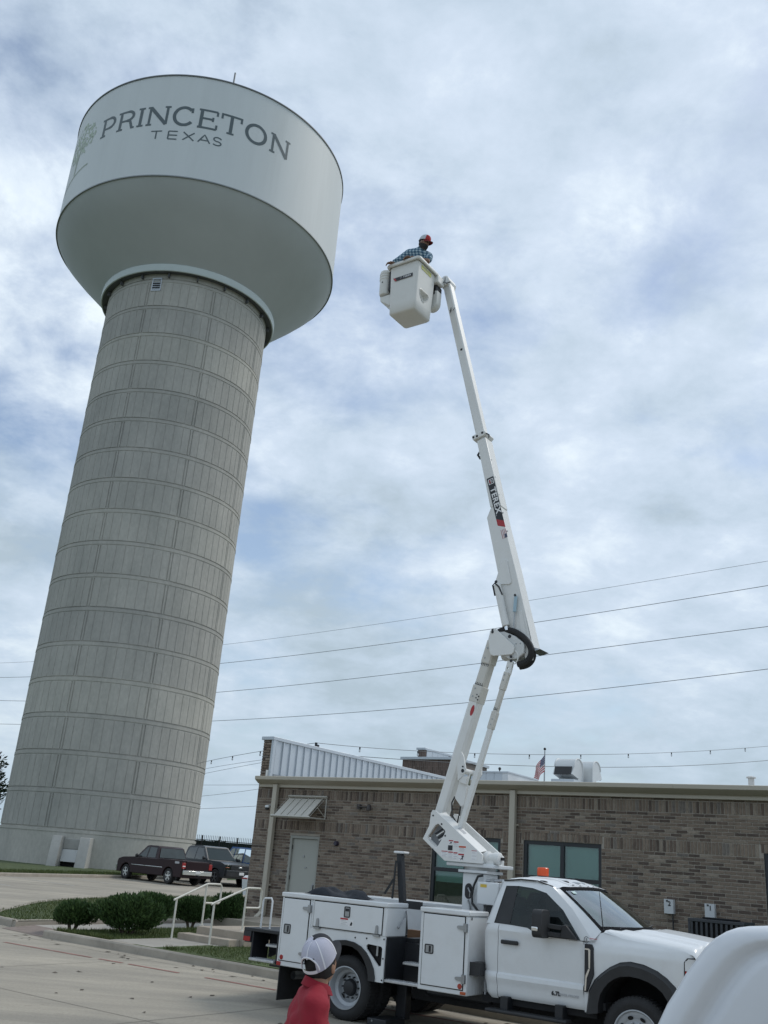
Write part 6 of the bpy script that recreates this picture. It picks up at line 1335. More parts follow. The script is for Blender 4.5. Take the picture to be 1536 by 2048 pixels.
def head_mesh(mb, mtx, s=1.0):
    """head in its own frame: +x face, +z up, centre at mid skull"""
    n, m_ = 28, 22; vs = []
    for j in range(m_+1):
        t = math.pi*j/m_
        for i in range(n):
            a = 2*math.pi*i/n; x, y, z = math.sin(t)*math.cos(a), math.sin(t)*math.sin(a), math.cos(t)
            jaw = max(0, -z); X = .098*x*(1-.22*jaw); Y = .077*y*(1-.30*jaw**1.5); Z = .118*z
            if x > 0:
                X += .010*jaw*x; X -= .010*max(0, 1-abs(z-.12)/.16)*max(0, x-.3)*(1 if abs(y) > .15 else .3)
                X += .026*max(0, 1-abs(z+.12)/.20)*max(0, 1-abs(y)/.20)*(x > .5)          # nose
                X += .007*max(0, 1-abs(z+.46)/.10)*max(0, 1-abs(y)/.42)                    # lips
                X += .008*max(0, 1-abs(z-.22)/.09)*max(0, 1-abs(y)/.7)                     # brow
            vs.append(mtx @ Vector((X*s, Y*s, Z*s)))
    fs = [(j*n+i, (j+1)*n+i, (j+1)*n+(i+1) % n, j*n+(i+1) % n) for j in range(m_) for i in range(n)]
    mb.add(vs, fs)
    for k in (-1, 1):
        e = MB(); e.ball((0, 0, 0), .020*s, .008*s, .032*s, 10, 8); e.v = [mtx @ (Vector(v)+Vector((-.006*s, k*.078*s, -.012*s))) for v in e.v]; mb.add(e.v, e.f)
    return mb
def hand(mb, w_, d, palm, side, curl=.5, s=1.0):
    """wrist point, direction, palm normal, thumb side (+1/-1)"""
    w_ = Vector(w_); d = Vector(d).normalized(); p = Vector(palm); p = (p-d*p.dot(d)).normalized(); q = d.cross(p)*side
    b = MB(); b.ball((0, 0, 0), .052*s, .042*s, .017*s, 12, 8); rot = Matrix((d, q, p)).transposed(); mb.add([rot @ Vector(v)+w_+d*.045*s for v in b.v], b.f)
    for k, (off, l, r_) in enumerate(((.030, .075, .0095), (.010, .084, .010), (-.011, .078, .0095), (-.030, .060, .0082))):
        c = w_+d*.085*s+q*off*s; pts = [c]; dd = d.copy()
        for f in (.45, .32, .23): dd = (dd+p*curl*.9).normalized(); pts.append(pts[-1]+dd*l*f*s)
        mb.tube(pts, [r_*s, r_*s*.98, r_*s*.9, r_*s*.7], 7)
    c = w_+d*.025*s+q*.035*s; dd = (d*.7+q*.8+p*.25).normalized(); pts = [c, c+dd*.035*s, c+dd*.035*s+(dd+d*.5+p*.4).normalized()*.03*s, c+dd*.035*s+(dd+d*.5+p*.4).normalized()*.03*s+(d+p*.6).normalized()*.022*s]; mb.tube(pts, [.012*s, .0115*s, .010*s, .008*s], 7)
def cap(parent, mtx, front, back, brim, seam, strap_hole=True, s=1.0):
    """baseball cap in head frame; front panels one colour, rear panels another"""
    def cr(a, t): # a: azimuth, t: 0 rim .. 1 top
        r_ = math.cos(t*math.pi/2)**.62; x = .112*r_*math.cos(a)-.004; y = .090*r_*math.sin(a); z = .022+.122*math.sin(t*math.pi/2)+(.012*math.cos(a)*(1-t))
        return mtx @ Vector((x*s, y*s, z*s))
    def part(nme, mat, a0, a1, t0=0, t1=1, grow=0, na=16, nt_=10):
        mb = MB(); mb.grid(lambda a, t: cr(R(a), t) if not grow else mtx @ ((mtx.inverted() @ cr(R(a), t))*(1+grow)), [a0+(a1-a0)*i/na for i in range(na+1)], [t0+(t1-t0)*i/nt_ for i in range(nt_+1)])
        mb.v = [tuple(Vector(v)-parent.location) for v in mb.v]; return mb.build(nme, mat, parent, smooth=True)
    c = part('cap', front, -62, 62, na=20)
    for a0, a1 in ((62, 122), (238, 298)): part('cap_panel', back, a0, a1)
    o = part('cap_panel', back, 122, 238, .42 if strap_hole else 0, 1)
    for a0, a1 in ((122, 150), (210, 238)): part('cap_panel', back, a0, a1, 0, .42, na=4)
    part('cap_strap', seam, 148, 212, 0, .09, .012, na=8, nt_=2); part('cap_edge', seam, 62, 298, 0, .05, .006, na=40, nt_=2) if not strap_hole else None
    for a in (62, 122, 180, 238, 298): part('cap_seam', seam, a-2.6, a+2.6, .40 if (a == 180 and strap_hole) else 0, .98, .012, na=2)
    if strap_hole:
        mb = MB(); P = [cr(R(180-40*math.cos(R(q))), .06+.40*math.sin(R(q))) for q in range(0, 181, 15)]; mb.tube([mtx @ ((mtx.inverted() @ p)*1.01) for p in P], .005*s, 6); mb.v = [tuple(Vector(v)-parent.location) for v in mb.v]; mb.build('cap_opening_trim', seam, parent, smooth=True)
    mb = MB()
    def br(a, t): a_ = R(a); x = .104*math.cos(a_)+t*.075*max(.0, math.cos(a_*1.18))**.8; y = .088*math.sin(a_)*(1-.08*t); z = .030-.004+(-.010)*t-.030*(abs(math.sin(a_))**2)*t; return mtx @ Vector((x*s, y*s, z*s))
    mb.grid(br, [-72+144*i/20 for i in range(21)], [0, .3, .6, .85, 1]); mb.grid(lambda a, t: br(a, t)-mtx.to_3x3() @ Vector((0, 0, .005*s)), [-72+144*i/20 for i in range(21)], [1, .85, .6, .3, 0]); mb.v = [tuple(Vector(v)-parent.location) for v in mb.v]; mb.build('cap_brim', brim, parent, smooth=True)
    mb = MB(); mb.ball(cr(0, 1), .008*s); mb.v = [tuple(Vector(v)-parent.location) for v in mb.v]; mb.build('cap_button', front, parent)
    return c
SKIN1, SKIN2 = pm('skin_tan', (.30, .165, .105), .55, var=.08, vscale=12), pm('skin_brown', (.22, .125, .085), .55, var=.08, vscale=12)
HAIR = pm('dark_hair', (.012, .011, .011), .7, var=.4, vscale=40, bump=.5, bscale=200)
# man in red standing by the rear wheel, seen from behind, looking up
def frame(fwd, up):
    f = Vector(fwd).normalized(); u = Vector(up); l = u.cross(f).normalized(); u = f.cross(l); return Matrix((f, l, u)).transposed().to_4x4()
px, py = -.105, 5.86
pn = empty('person', (px, py, 0)); tag(pn, 'man in red shirt and white mesh cap looking up, seen from behind', 'person')
fa = R(38); F = Vector((math.cos(fa), math.sin(fa), 0)); L = Vector((-F.y, F.x, 0))
def q_(f, l, z): return Vector((px, py, 0))+F*f+L*l+Vector((0, 0, z*.967))
hc = Vector((px-.035, py+.01, 1.457))
hf = Vector((math.cos(R(57))*math.cos(R(27)), math.sin(R(57))*math.cos(R(27)), math.sin(R(27)))); HM = Matrix.Translation(hc) @ frame(hf, (0, 0, 1))
fa = R(10); F = Vector((math.cos(fa), math.sin(fa), 0)); L = Vector((-F.y, F.x, 0))
J = {'pel': (q_(-.09, 0, .86), .105), 'sp': (q_(-.09, 0, 1.02), .098), 'ch': (q_(-.085, 0, 1.17), .10), 'up': (q_(-.07, 0, 1.29), .07), 'nk': (q_(-.045, .0, 1.395), .058), 'hd': (hc+Vector((-.012, -.02, -.06)), .056)}
E_ = [('pel', 'sp'), ('sp', 'ch'), ('ch', 'up'), ('up', 'nk'), ('nk', 'hd')]
for k, n_ in ((1, 'l'), (-1, 'r')):
    J.update({'sh'+n_: (q_(-.075, k*.165, 1.305), .055), 'el'+n_: (q_(-.09, k*.215, 1.03), .042), 'wr'+n_: (q_(.0, k*.205, .80), .029), 'hp'+n_: (q_(-.085, k*.09, .81), .085), 'kn'+n_: (q_(-.06, k*.10, .45), .058), 'an'+n_: (q_(-.10, k*.105, .07), .040), 'to'+n_: (q_(.05, k*.12, .035), .035)})
    E_ += [('up', 'sh'+n_), ('sh'+n_, 'el'+n_), ('el'+n_, 'wr'+n_), ('pel', 'hp'+n_), ('hp'+n_, 'kn'+n_), ('kn'+n_, 'an'+n_), ('an'+n_, 'to'+n_)]
bmB = MB(); add_mesh(bmB, skin_body(J, E_, 'pel')); head_mesh(bmB, HM, .98)
for k in (1, -1): hand(bmB, q_(.005, k*.205, .795), (F*.15-Vector((0, 0, 1))), -L*k, -k, .35)
def P_(mb, name, mat, par, smooth=True, **kw): mb.v = [tuple(Vector(v)-par.location) for v in mb.v]; return mb.build(name, mat, par, smooth=smooth, angle=70, **kw)
P_(bmB, 'body', SKIN1, pn)
REDC = pm('red_cotton', (.25, .007, .020), .85, var=.12, vscale=5, bump=.35, bscale=14)
JS = {'pel': (q_(-.09, 0, .84), .125), 'sp': (q_(-.09, 0, 1.0), .122), 'ch': (q_(-.085, 0, 1.16), .128), 'up': (q_(-.072, 0, 1.285), .100), 'nk': (q_(-.050, 0, 1.378), .070)}
ES = [('pel', 'sp'), ('sp', 'ch'), ('ch', 'up'), ('up', 'nk')]
for k, n_ in ((1, 'l'), (-1, 'r')):
    JS.update({'hw'+n_: (q_(-.09, k*.07, .86), .12), 'wa'+n_: (q_(-.09, k*.06, 1.03), .118), 'rb'+n_: (q_(-.085, k*.075, 1.17), .120), 'nb'+n_: (q_(-.058, k*.05, 1.36), .058)}); ES += [('hw'+n_, 'wa'+n_), ('wa'+n_, 'rb'+n_), ('rb'+n_, 'sh'+n_), ('nb'+n_, 'sh'+n_)]
for k, n_ in ((1, 'l'), (-1, 'r')):
    JS.update({'sh'+n_: (q_(-.076, k*.150, 1.295), .080), 'ma'+n_: (q_(-.085, k*.190, 1.17), .074), 'el'+n_: (q_(-.09, k*.207, 1.0), .070)}); ES += [('up', 'sh'+n_), ('sh'+n_, 'ma'+n_), ('ma'+n_, 'el'+n_)]
mb = MB(); add_mesh(mb, skin_body(JS, ES+[('shl', 'shr')], 'ch')); 
def fold(v):
    v = Vector(v); return v+Vector((1, .5, 0)).normalized()*(.006*math.sin(v.z*42+v.x*30)+.004*math.sin(v.z*75-v.y*40))*(1 if v.z < 1.34 else .3)
mb.v = [tuple(fold(v)) for v in mb.v]; P_(mb, 'shirt', REDC, pn)
mb = MB()
def collar(a, t): a_ = R(a); r_ = .071+.020*t; c = q_(-.047, 0, 1.422-.046*t-.026*math.cos(a_)); return c+F*(r_*1.02*math.cos(a_))+L*(r_*math.sin(a_))
mb.grid(collar, [25+310*i/24 for i in range(25)], [0, .5, 1]); mb.grid(lambda a, t: collar(a, t)*1.0-Vector((0, 0, .006))+(collar(a, t)-q_(-.050, 0, 1.40))*-.07, [25+310*i/24 for i in range(25)], [1, .5, 0]); P_(mb, 'collar', REDC, pn)
JT = {'pel': (q_(-.09, 0, .86), .125)}; ET = []
for k, n_ in ((1, 'l'), (-1, 'r')): JT.update({'hp'+n_: (q_(-.085, k*.09, .77), .098), 'kn'+n_: (q_(-.06, k*.10, .45), .075), 'an'+n_: (q_(-.10, k*.105, .09), .065)}); ET += [('pel', 'hp'+n_), ('hp'+n_, 'kn'+n_), ('kn'+n_, 'an'+n_)]
mb = MB(); add_mesh(mb, skin_body(JT, ET, 'pel')); P_(mb, 'trousers', pm('denim', (.03, .04, .07), .9, var=.2, vscale=8), pn)
for k in (1, -1):
    mb = MB(); rr_ = frame(F+L*k*.1, (0, 0, 1)).to_3x3(); mb.ball((0, 0, 0), .135, .052, .05, 14, 8, rr_); mb.v = [(v[0]+q_(-.03, k*.11, .045).x, v[1]+q_(-.03, k*.11, .045).y, max(.0, v[2]+.045)) for v in mb.v]; P_(mb, 'shoe', BLACK, pn)
mb = MB(); hr = MB(); hr.ball((0, 0, 0), .096, .080, .105, 20, 14); mb.add([HM @ (Vector(v)+Vector((-.010, 0, .018))) for v in hr.v], hr.f)      # short dark hair under the cap
mb.grid(lambda a, t: HM @ Vector((-.102*math.cos(R(a))*math.cos(t*.95-.5)-.002, .082*math.sin(R(a))*math.cos(t*.95-.5), .118*math.sin(t*.95-.62)+.02)), [-95+190*i/22 for i in range(23)], [i/10 for i in range(11)]); P_(mb, 'hair', HAIR, pn)
MESHC = pm('mesh_lavender', (.46, .46, .54), .8, var=.12, vscale=300); WCAP = pm('cap_white', (.74, .74, .78), .8, var=.03); KCAP = pm('cap_black', (.018, .020, .026), .85, var=.2)
cap(pn, HM @ Matrix.Rotation(R(-6), 4, 'Y') @ Matrix.Translation((-.004, 0, .012)), KCAP, MESHC, KCAP, WCAP, True, 1.02)
for k in (-1, 1):
    mb = MB(); mb.ball(HM @ Vector((.083, k*.032, .014)), .011); P_(mb, 'eye', DECALK, pn)

# man in the bucket, leaning on the rim, seen from below
b0 = tw(-.05, .50, 11.46); mn = empty('person', b0); tag(mn, 'bearded man in plaid shirt and red cap leaning over the raised bucket rim', 'person')
F = Vector((.80, -.60, 0)).normalized(); U_ = Vector((math.cos(TPSI), math.sin(TPSI), 0)); V_ = Vector((-U_.y, U_.x, 0))
def w3(u, v, z): return tw(u, v, z)
hc = w3(.165, .40, 12.87); hf = (Vector((.78, -.52, -.32))).normalized(); HM = Matrix.Translation(hc) @ frame(hf, (0, 0, 1))
J = {'pel': (w3(-.14, .54, 12.190), .13), 'sp': (w3(-.11, .52, 12.390), .125), 'ch': (w3(-.03, .47, 12.580), .13), 'up': (w3(.045, .43, 12.700), .09), 'nk': (w3(.10, .41, 12.770), .060), 'hd': (w3(.135, .402, 12.830), .055),
     'shr': (w3(-.10, .33, 12.685), .062), 'elr': (w3(-.26, .23, 12.530), .048), 'wrr': (w3(-.352, .185, 12.475), .033),
     'shl': (w3(.175, .55, 12.665), .062), 'ell': (w3(.225, .46, 12.490), .050), 'wrl': (w3(.04, .22, 12.485), .035)}
E_ = [('pel', 'sp'), ('sp', 'ch'), ('ch', 'up'), ('up', 'nk'), ('nk', 'hd'), ('up', 'shr'), ('shr', 'elr'), ('elr', 'wrr'), ('up', 'shl'), ('shl', 'ell'), ('ell', 'wrl')]
for k, n_ in ((.10, 'a'), (-.10, 'b')):
    J.update({'hp'+n_: (w3(-.12+k, .54, 12.16), .09), 'kn'+n_: (w3(-.08+k, .52, 11.82), .062), 'an'+n_: (w3(-.11+k, .53, 11.52), .042), 'to'+n_: (w3(-.0+k, .46, 11.49), .036)}); E_ += [('pel', 'hp'+n_), ('hp'+n_, 'kn'+n_), ('kn'+n_, 'an'+n_), ('an'+n_, 'to'+n_)]
mb = MB(); add_mesh(mb, skin_body(J, E_, 'pel')); head_mesh(mb, HM, 1.03); hand(mb, w3(-.36, .185, 12.474), (-U_*.45-V_*.55-Vector((0, 0, .15))), (0, 0, -1), 1, .75); hand(mb, w3(.02, .215, 12.484), (-U_*.55-V_*.45-Vector((0, 0, .05))), (0, 0, -1), 1, .75); P_(mb, 'body', SKIN2, mn)
pl = bpy.data.materials.new('plaid_cotton'); pl.use_nodes = True; t = pl.node_tree; tcn = t.nodes.new('ShaderNodeTexCoord')
def wv(rot, sc):
    mp = t.nodes.new('ShaderNodeMapping'); mp.inputs['Rotation'].default_value = rot; t.links.new(tcn.outputs['Object'], mp.inputs[0]); wn_ = t.nodes.new('ShaderNodeTexWave'); wn_.inputs['Scale'].default_value = sc; wn_.inputs['Distortion'].default_value = .6; t.links.new(mp.outputs[0], wn_.inputs['Vector'])
    r = t.nodes.new('ShaderNodeValToRGB'); r.color_ramp.interpolation = 'CONSTANT'; r.color_ramp.elements[0].color = (.30, .42, .52, 1); r.color_ramp.elements[1].position = .5; r.color_ramp.elements[1].color = (1, 1, 1, 1); t.links.new(wn_.outputs['Fac'], r.inputs[0]); return r.outputs[0]
mx = t.nodes.new('ShaderNodeMix'); mx.data_type = 'RGBA'; mx.blend_type = 'MULTIPLY'; mx.inputs[0].default_value = 1; t.links.new(wv((0, R(90), 0), 6.0), mx.inputs[6]); t.links.new(wv((0, 0, R(40)), 6.0), mx.inputs[7])
m2 = t.nodes.new('ShaderNodeMix'); m2.data_type = 'RGBA'; m2.blend_type = 'MULTIPLY'; m2.inputs[0].default_value = 1; t.links.new(mx.outputs[2], m2.inputs[6]); m2.inputs[7].default_value = (.45, .56, .62, 1); t.links.new(m2.outputs[2], t.nodes['Principled BSDF'].inputs[0]); t.nodes['Principled BSDF'].inputs['Roughness'].default_value = .9
JS = {k: (J[k][0], J[k][1]) for k in ('pel', 'sp', 'ch', 'up')}; JS = {k: (v[0], v[1]+.028) for k, v in JS.items()}; JS['nk'] = (w3(.085, .415, 12.76), .078)
JS.update({'shr': (J['shr'][0], .090), 'elr': (J['elr'][0], .066), 'wrr': (w3(-.325, .20, 12.505), .048), 'shl': (J['shl'][0], .092), 'mal': (w3(.21, .50, 12.57), .080)})
mb = MB(); add_mesh(mb, skin_body(JS, [('pel', 'sp'), ('sp', 'ch'), ('ch', 'up'), ('up', 'nk'), ('up', 'shr'), ('shr', 'elr'), ('elr', 'wrr'), ('up', 'shl'), ('shl', 'mal'), ('ch', 'shl'), ('ch', 'shr'), ('sp', 'shl'), ('sp', 'shr')], 'ch')); P_(mb, 'shirt', pl, mn)
JT = {'pel': (w3(-.14, .54, 12.25), .14)}; ET = []
for k, n_ in ((.10, 'a'), (-.10, 'b')): JT.update({'hp'+n_: (w3(-.12+k, .54, 12.12), .10), 'kn'+n_: (w3(-.08+k, .52, 11.82), .076), 'an'+n_: (w3(-.11+k, .53, 11.53), .066)}); ET += [('pel', 'hp'+n_), ('hp'+n_, 'kn'+n_), ('kn'+n_, 'an'+n_)]
mb = MB(); add_mesh(mb, skin_body(JT, ET, 'pel')); P_(mb, 'trousers', MAT['denim'], mn)
mb = MB(); mb.grid(lambda a, t: HM @ Vector(((.103+.012*math.sin(t*3.1))*math.cos(R(a))*(1-.18*t), .084*math.sin(R(a))*(1-.16*t), -.040-.082*t)), [-100+200*i/22 for i in range(23)], [.12*(0)+i/8 for i in range(9)]); P_(mb, 'beard', HAIR, mn)
mb = MB(); mb.grid(lambda a, t: HM @ Vector((-.104*math.cos(R(a))*math.cos(t*.95-.5), .084*math.sin(R(a))*math.cos(t*.95-.5), .118*math.sin(t*.95-.62)+.01)), [-95+190*i/22 for i in range(23)], [i/10 for i in range(11)]); P_(mb, 'hair', HAIR, mn)
cap(mn, HM @ Matrix.Translation((0, 0, .014)), pm('cap_red', (.42, .025, .03), .8, var=.08), pm('cap_grey_mesh', (.52, .56, .60), .8, var=.1), pm('cap_maroon', (.16, .012, .016), .8), pm('cap_grey', (.55, .57, .60), .8), False, 1.06)
for k in (-1, 1):
    mb = MB(); mb.ball(HM @ Vector((.088, k*.033, .014)), .012); P_(mb, 'eye', DECALK, mn)
# ------------------------------------------------------------------ plants and grass
LEAFM = {}
def leaf_mat(name, a, b):
    m = bpy.data.materials.new(name); m.use_nodes = True; t = m.node_tree; bs = t.nodes['Principled BSDF']; bs.inputs['Roughness'].default_value = .65; bs.inputs['Specular IOR Level'].default_value = .25
    at = t.nodes.new('ShaderNodeNewGeometry'); r = t.nodes.new('ShaderNodeValToRGB'); r.color_ramp.elements[0].color = (*a, 1); r.color_ramp.elements[1].color = (*b, 1); t.links.new(at.outputs['Random Per Island'], r.inputs[0]); t.links.new(r.outputs[0], bs.inputs[0]); return m
SHRUB = leaf_mat('shrub_needles', (.024, .052, .016), (.072, .128, .038)); PINE = leaf_mat('pine_needles', (.010, .022, .012), (.028, .050, .022)); TREEL = leaf_mat('tree_leaves', (.020, .036, .020), (.050, .070, .036))
BARK = pm('bark', (.10, .075, .055), .95, var=.3, vscale=6, bump=.5, bscale=25)
def sprays(n, lobes, rnd, lw, up=.75, hollow=.55):
    """leaf sprays spread through overlapping lobes (x,y,z,rx,ry,rz)"""
    vs, fs = [], []
    wts = [l[3]*l[4]*l[5] for l in lobes]; tot = sum(wts)
    for (lx, ly, lz, rx, ry, rz), wq in zip(lobes, wts):
        for _ in range(int(n*wq/tot)):
            while True:
                p = Vector((rnd.uniform(-1, 1), rnd.uniform(-1, 1), rnd.uniform(-1, 1)))
                if p.length < 1 and p.length > hollow*rnd.random(): break
            c = Vector((lx+p.x*rx, ly+p.y*ry, lz+p.z*rz)); o_ = Vector((p.x, p.y, p.z*.5))
            d = (o_*.8+Vector((rnd.uniform(-.5, .5), rnd.uniform(-.5, .5), up+rnd.uniform(-.2, .5)))).normalized(); L_ = lw[0]*rnd.uniform(.6, 1.4); w_ = lw[1]*rnd.uniform(.6, 1.3)
            s_ = d.cross(Vector((rnd.uniform(-1, 1), rnd.uniform(-1, 1), rnd.uniform(-1, 1)))).normalized()*w_; k = len(vs)
            vs += [c-s_*.4, c+d*L_*.55-s_, c+d*L_, c+d*L_*.55+s_]; fs.append((k, k+1, k+2, k+3))
    return vs, fs
def shrub(x, y, rx, ry, h, label, seed, legs=True, z0=None):
    rnd = random.Random(seed); z0 = g(y)+.13 if z0 is None else z0; t = empty('shrub', (x, y, z0)); tag(t, label, 'shrub', 'round green shrubs beside the steps')
    lob = [(0, 0, h*.55, rx*.82, ry*.82, h*.46)]
    for i in range(9):
        a = i*.7+rnd.random(); k = rnd.uniform(.45, .75); lob.append((rx*k*math.cos(a), ry*k*math.sin(a), h*rnd.uniform(.38, .72), rx*rnd.uniform(.28, .42), ry*rnd.uniform(.28, .42), h*rnd.uniform(.24, .36)))
    v, f_ = sprays(int(9000*rx*h/.45), lob, rnd, (.085, .016))
    me = bpy.data.meshes.new('foliage'); me.from_pydata(v, [], f_); me.materials.append(SHRUB); o = bpy.data.objects.new('foliage', me); COL.objects.link(o); o.parent = t
    mb = MB()
    for i in range(6): a = i*1.05+rnd.random(); mb.tube([(.05*math.cos(a), .05*math.sin(a), -.05), (rx*.25*math.cos(a), ry*.25*math.sin(a), h*.22), (rx*.5*math.cos(a), ry*.5*math.sin(a), h*.5)], [.025, .018, .008], 6)
    mb.build('stem', BARK, t)
shrub(-6.10, 23.1, .50, .50, .56, 'small round green shrub at the left end of the bed, bare stem at its right', 1)
shrub(-4.83, 22.75, .80, .62, .80, 'largest bushy green shrub, second from the left in the bed', 2)
shrub(-4.92, 25.6, .52, .5, .72, 'green shrub partly hidden behind the largest shrub and left handrail', 3)
shrub(-4.02, 26.3, .50, .48, .68, 'dark green shrub seen behind the left handrail posts', 4)
shrub(-3.22, 26.9, .50, .48, .80, 'dark green shrub behind the right handrail, next to the brick corner', 5)
# grass blades over the lawns: one mass
rnd = random.Random(2); vs, fs = [], []
def blades(poly, n, z, hmin, hmax, cond=None):
    xs = [p[0] for p in poly]; ys = [p[1] for p in poly]
    def inside(x, y):
        c = False; j = len(poly)-1
        for i in range(len(poly)):
            xi, yi = poly[i]; xj, yj = poly[j]
            if (yi > y) != (yj > y) and x < (xj-xi)*(y-yi)/(yj-yi)+xi: c = not c
            j = i
        return c
    k = 0
    while k < n:
        a, b = rnd.uniform(min(xs), max(xs)), rnd.uniform(min(ys), max(ys))
        k += 1
        if not inside(a, b): continue
        if (-16.4 < a < -14.58 and b > 16.2 or -16.36 < a < -14.79) and b > 14.4 and b < 22: continue
        if a > -18.55 and a < -9.9 and b > 19.65: continue
        x, y = bw(a, b); z0 = g(y)+z; h = rnd.uniform(hmin, hmax); t = rnd.uniform(0, 6.28); w_ = .006+.004*rnd.random(); lx, ly = rnd.uniform(-.6, .6)*h, rnd.uniform(-.6, .6)*h; q = len(vs)
        vs.extend([(x-w_*math.cos(t), y-w_*math.sin(t), z0), (x+w_*math.cos(t), y+w_*math.sin(t), z0), (x+lx, y+ly, z0+h)]); fs.append((q, q+1, q+2))
blades([(-18.1, 14.52), (-8, 14.52), (-8, 21.9), (-18.1, 21.9)], 60000, .14, .03, .075)
blades([(p[0]*.995-.12, p[1]+.10) for p in isl_edge[:-1]]+[(-28.6, 30), (-20.3, 30)], 60000, .14, .03, .07)
blades([(-18.1, 14.50), (-14.5, 14.50), (-14.5, 14.62), (-18.1, 14.62)], 1500, .14, .05, .12)
me = bpy.data.meshes.new('grass'); me.from_pydata(vs, [], fs); me.materials.append(leaf_mat('grass_blades', (.055, .085, .022), (.115, .135, .045))); o = bpy.data.objects.new('grass', me); COL.objects.link(o); tag(o, kind='stuff')
# strip of taller grass at the tower foot
vs, fs = [], []
for i in range(9000):
    t = rnd.random(); a, b = tw_poly[0], None
    x = lotx(0); y = rnd.uniform(44, 64); x = lotx(y)-rnd.uniform(.2, 2.2); z0 = g(y)+.12; h = rnd.uniform(.05, .16); t = rnd.uniform(0, 6.28); q = len(vs)
    vs.extend([(x-.02*math.cos(t), y-.02*math.sin(t), z0), (x+.02*math.cos(t), y+.02*math.sin(t), z0), (x+rnd.uniform(-.06, .06), y, z0+h)]); fs.append((q, q+1, q+2))
me = bpy.data.meshes.new('verge_grass'); me.from_pydata(vs, [], fs); me.materials.append(bpy.data.materials['grass_blades']); o = bpy.data.objects.new('verge_grass', me); COL.objects.link(o); tag(o, kind='stuff')

# iron fence with green screen, trees beyond
fn = empty('iron_fence', (-16, 75, g(75))); tag(fn, 'black iron picket fence with dark green screen behind the parked trucks', 'fence')
mb0 = MB(); mb0.box(-.05, .05, -.05, .05, 0, 2.62); pmz = mb0.mesh('post'); pmz.materials.append(BLACKM); mb1 = MB(); mb1.box(-.014, .014, -.014, .014, .1, 2.58); mb1.add([(-.02, 0, 2.58), (.02, 0, 2.58), (0, 0, 2.68)], [(0, 1, 2)]); pk = mb1.mesh('picket'); pk.materials.append(BLACKM)
for k in range(14):
    o = bpy.data.objects.new('post', pmz); COL.objects.link(o); o.parent = fn; o.location = (-3.3+k*1.31, 0, 0)
for k in range(130):
    o = bpy.data.objects.new('picket', pk); COL.objects.link(o); o.parent = fn; o.location = (-3.3+k*.131+.03, 0, 0)
for z in (.2, 2.28): mb = MB(); mb.box(-3.3, 13.7, -.02, .02, z, z+.05); mb.build('rail', BLACKM, fn)
mb = MB(); mb.box(1.9, 13.7, .06, .075, .05, 2.25); mb.build('screen', pm('green_screen', (.018, .035, .030), .9, var=.2), fn)
def tree(x, y, h, r_, label, seed, mat, n=2600, pine=False):
    rd = random.Random(seed); t = empty('tree', (x, y, g(y))); tag(t, label, 'tree', 'trees in the distance')
    mb = MB(); mb.tube([(0, 0, 0), (.1, 0, h*.4), (0, .1, h*.8)], [.16+h*.012, .10+h*.008, .04], 8)
    lob = []
    for i in range(10 if not pine else 16):
        zc = rd.uniform(.35, .85)*h; a = rd.uniform(0, 6.28); k = rd.uniform(.2, .75)*r_*(1 if not pine else max(.25, 1.25-zc/h)); lob.append((k*math.cos(a), k*math.sin(a), zc, r_*rd.uniform(.3, .5), r_*rd.uniform(.3, .5), h*rd.uniform(.07, .14)))
        mb.tube([(0, 0, zc-h*.1), (k*math.cos(a)*.7, k*math.sin(a)*.7, zc)], [.06, .02], 5)
    mb.build('trunk', BARK, t)
    v, f_ = sprays(n, lob, rd, (.55 if not pine else .34, .16 if not pine else .07), .3, .3); me = bpy.data.meshes.new('crown'); me.from_pydata(v, [], f_); me.materials.append(mat); o = bpy.data.objects.new('crown', me); COL.objects.link(o); o.parent = t
tree(-29.5, 75, 8.2, 3.2, 'dark pine at the far left edge of the view, cut by the frame', 40, PINE, 6000, True)
rd = random.Random(9)
for k in range(9):
    x = -33+k*2.2+rd.uniform(-.8, .8); y = 132+rd.uniform(0, 25); tree(x, y, rd.uniform(2.6, 3.6), rd.uniform(2.2, 3.0), 'low hazy green tree beyond the iron fence', 60+k, TREEL, 900)

# ------------------------------------------------------------------ parked vehicles
def wheel_small(par, x, y, r_, w_, rimmat, s, spokes=5):
    t = empty('wheel', (x, y, r_), 0, par); mb = MB(); mb.lathe([(r_*.62, 0), (r_*.9, -.01*s), (r_, .03*s), (r_, (w_-.03)*s), (r_*.9, w_*s), (r_*.6, w_*s)], 28); mb.build('tyre', RUBBER, t, smooth=True, fix=True)
    mb = MB(); mb.lathe([(r_*.62, .005*s), (r_*.58, .0), (r_*.56, .05*s)], 28); mb.lathe([(r_*.16, .01*s), (r_*.12, -.0), (0, -.005*s)], 14)
    for k in range(spokes):
        a = 2*math.pi*k/spokes+.3; c = Vector((math.cos(a), 0, math.sin(a))); q = Vector((-c.z, 0, c.x)); mb.obox(c*r_*.36+Vector((0, .02*s, 0)), c*r_*.24, q*r_*.10, (0, .012, 0))
    mb.build('rim', rimmat, t, smooth=True, angle=30); mb = MB(); mb.lathe([(r_*.57, .06*s), (0, .06*s)], 20); mb.build('brake_shadow', DARK, t)
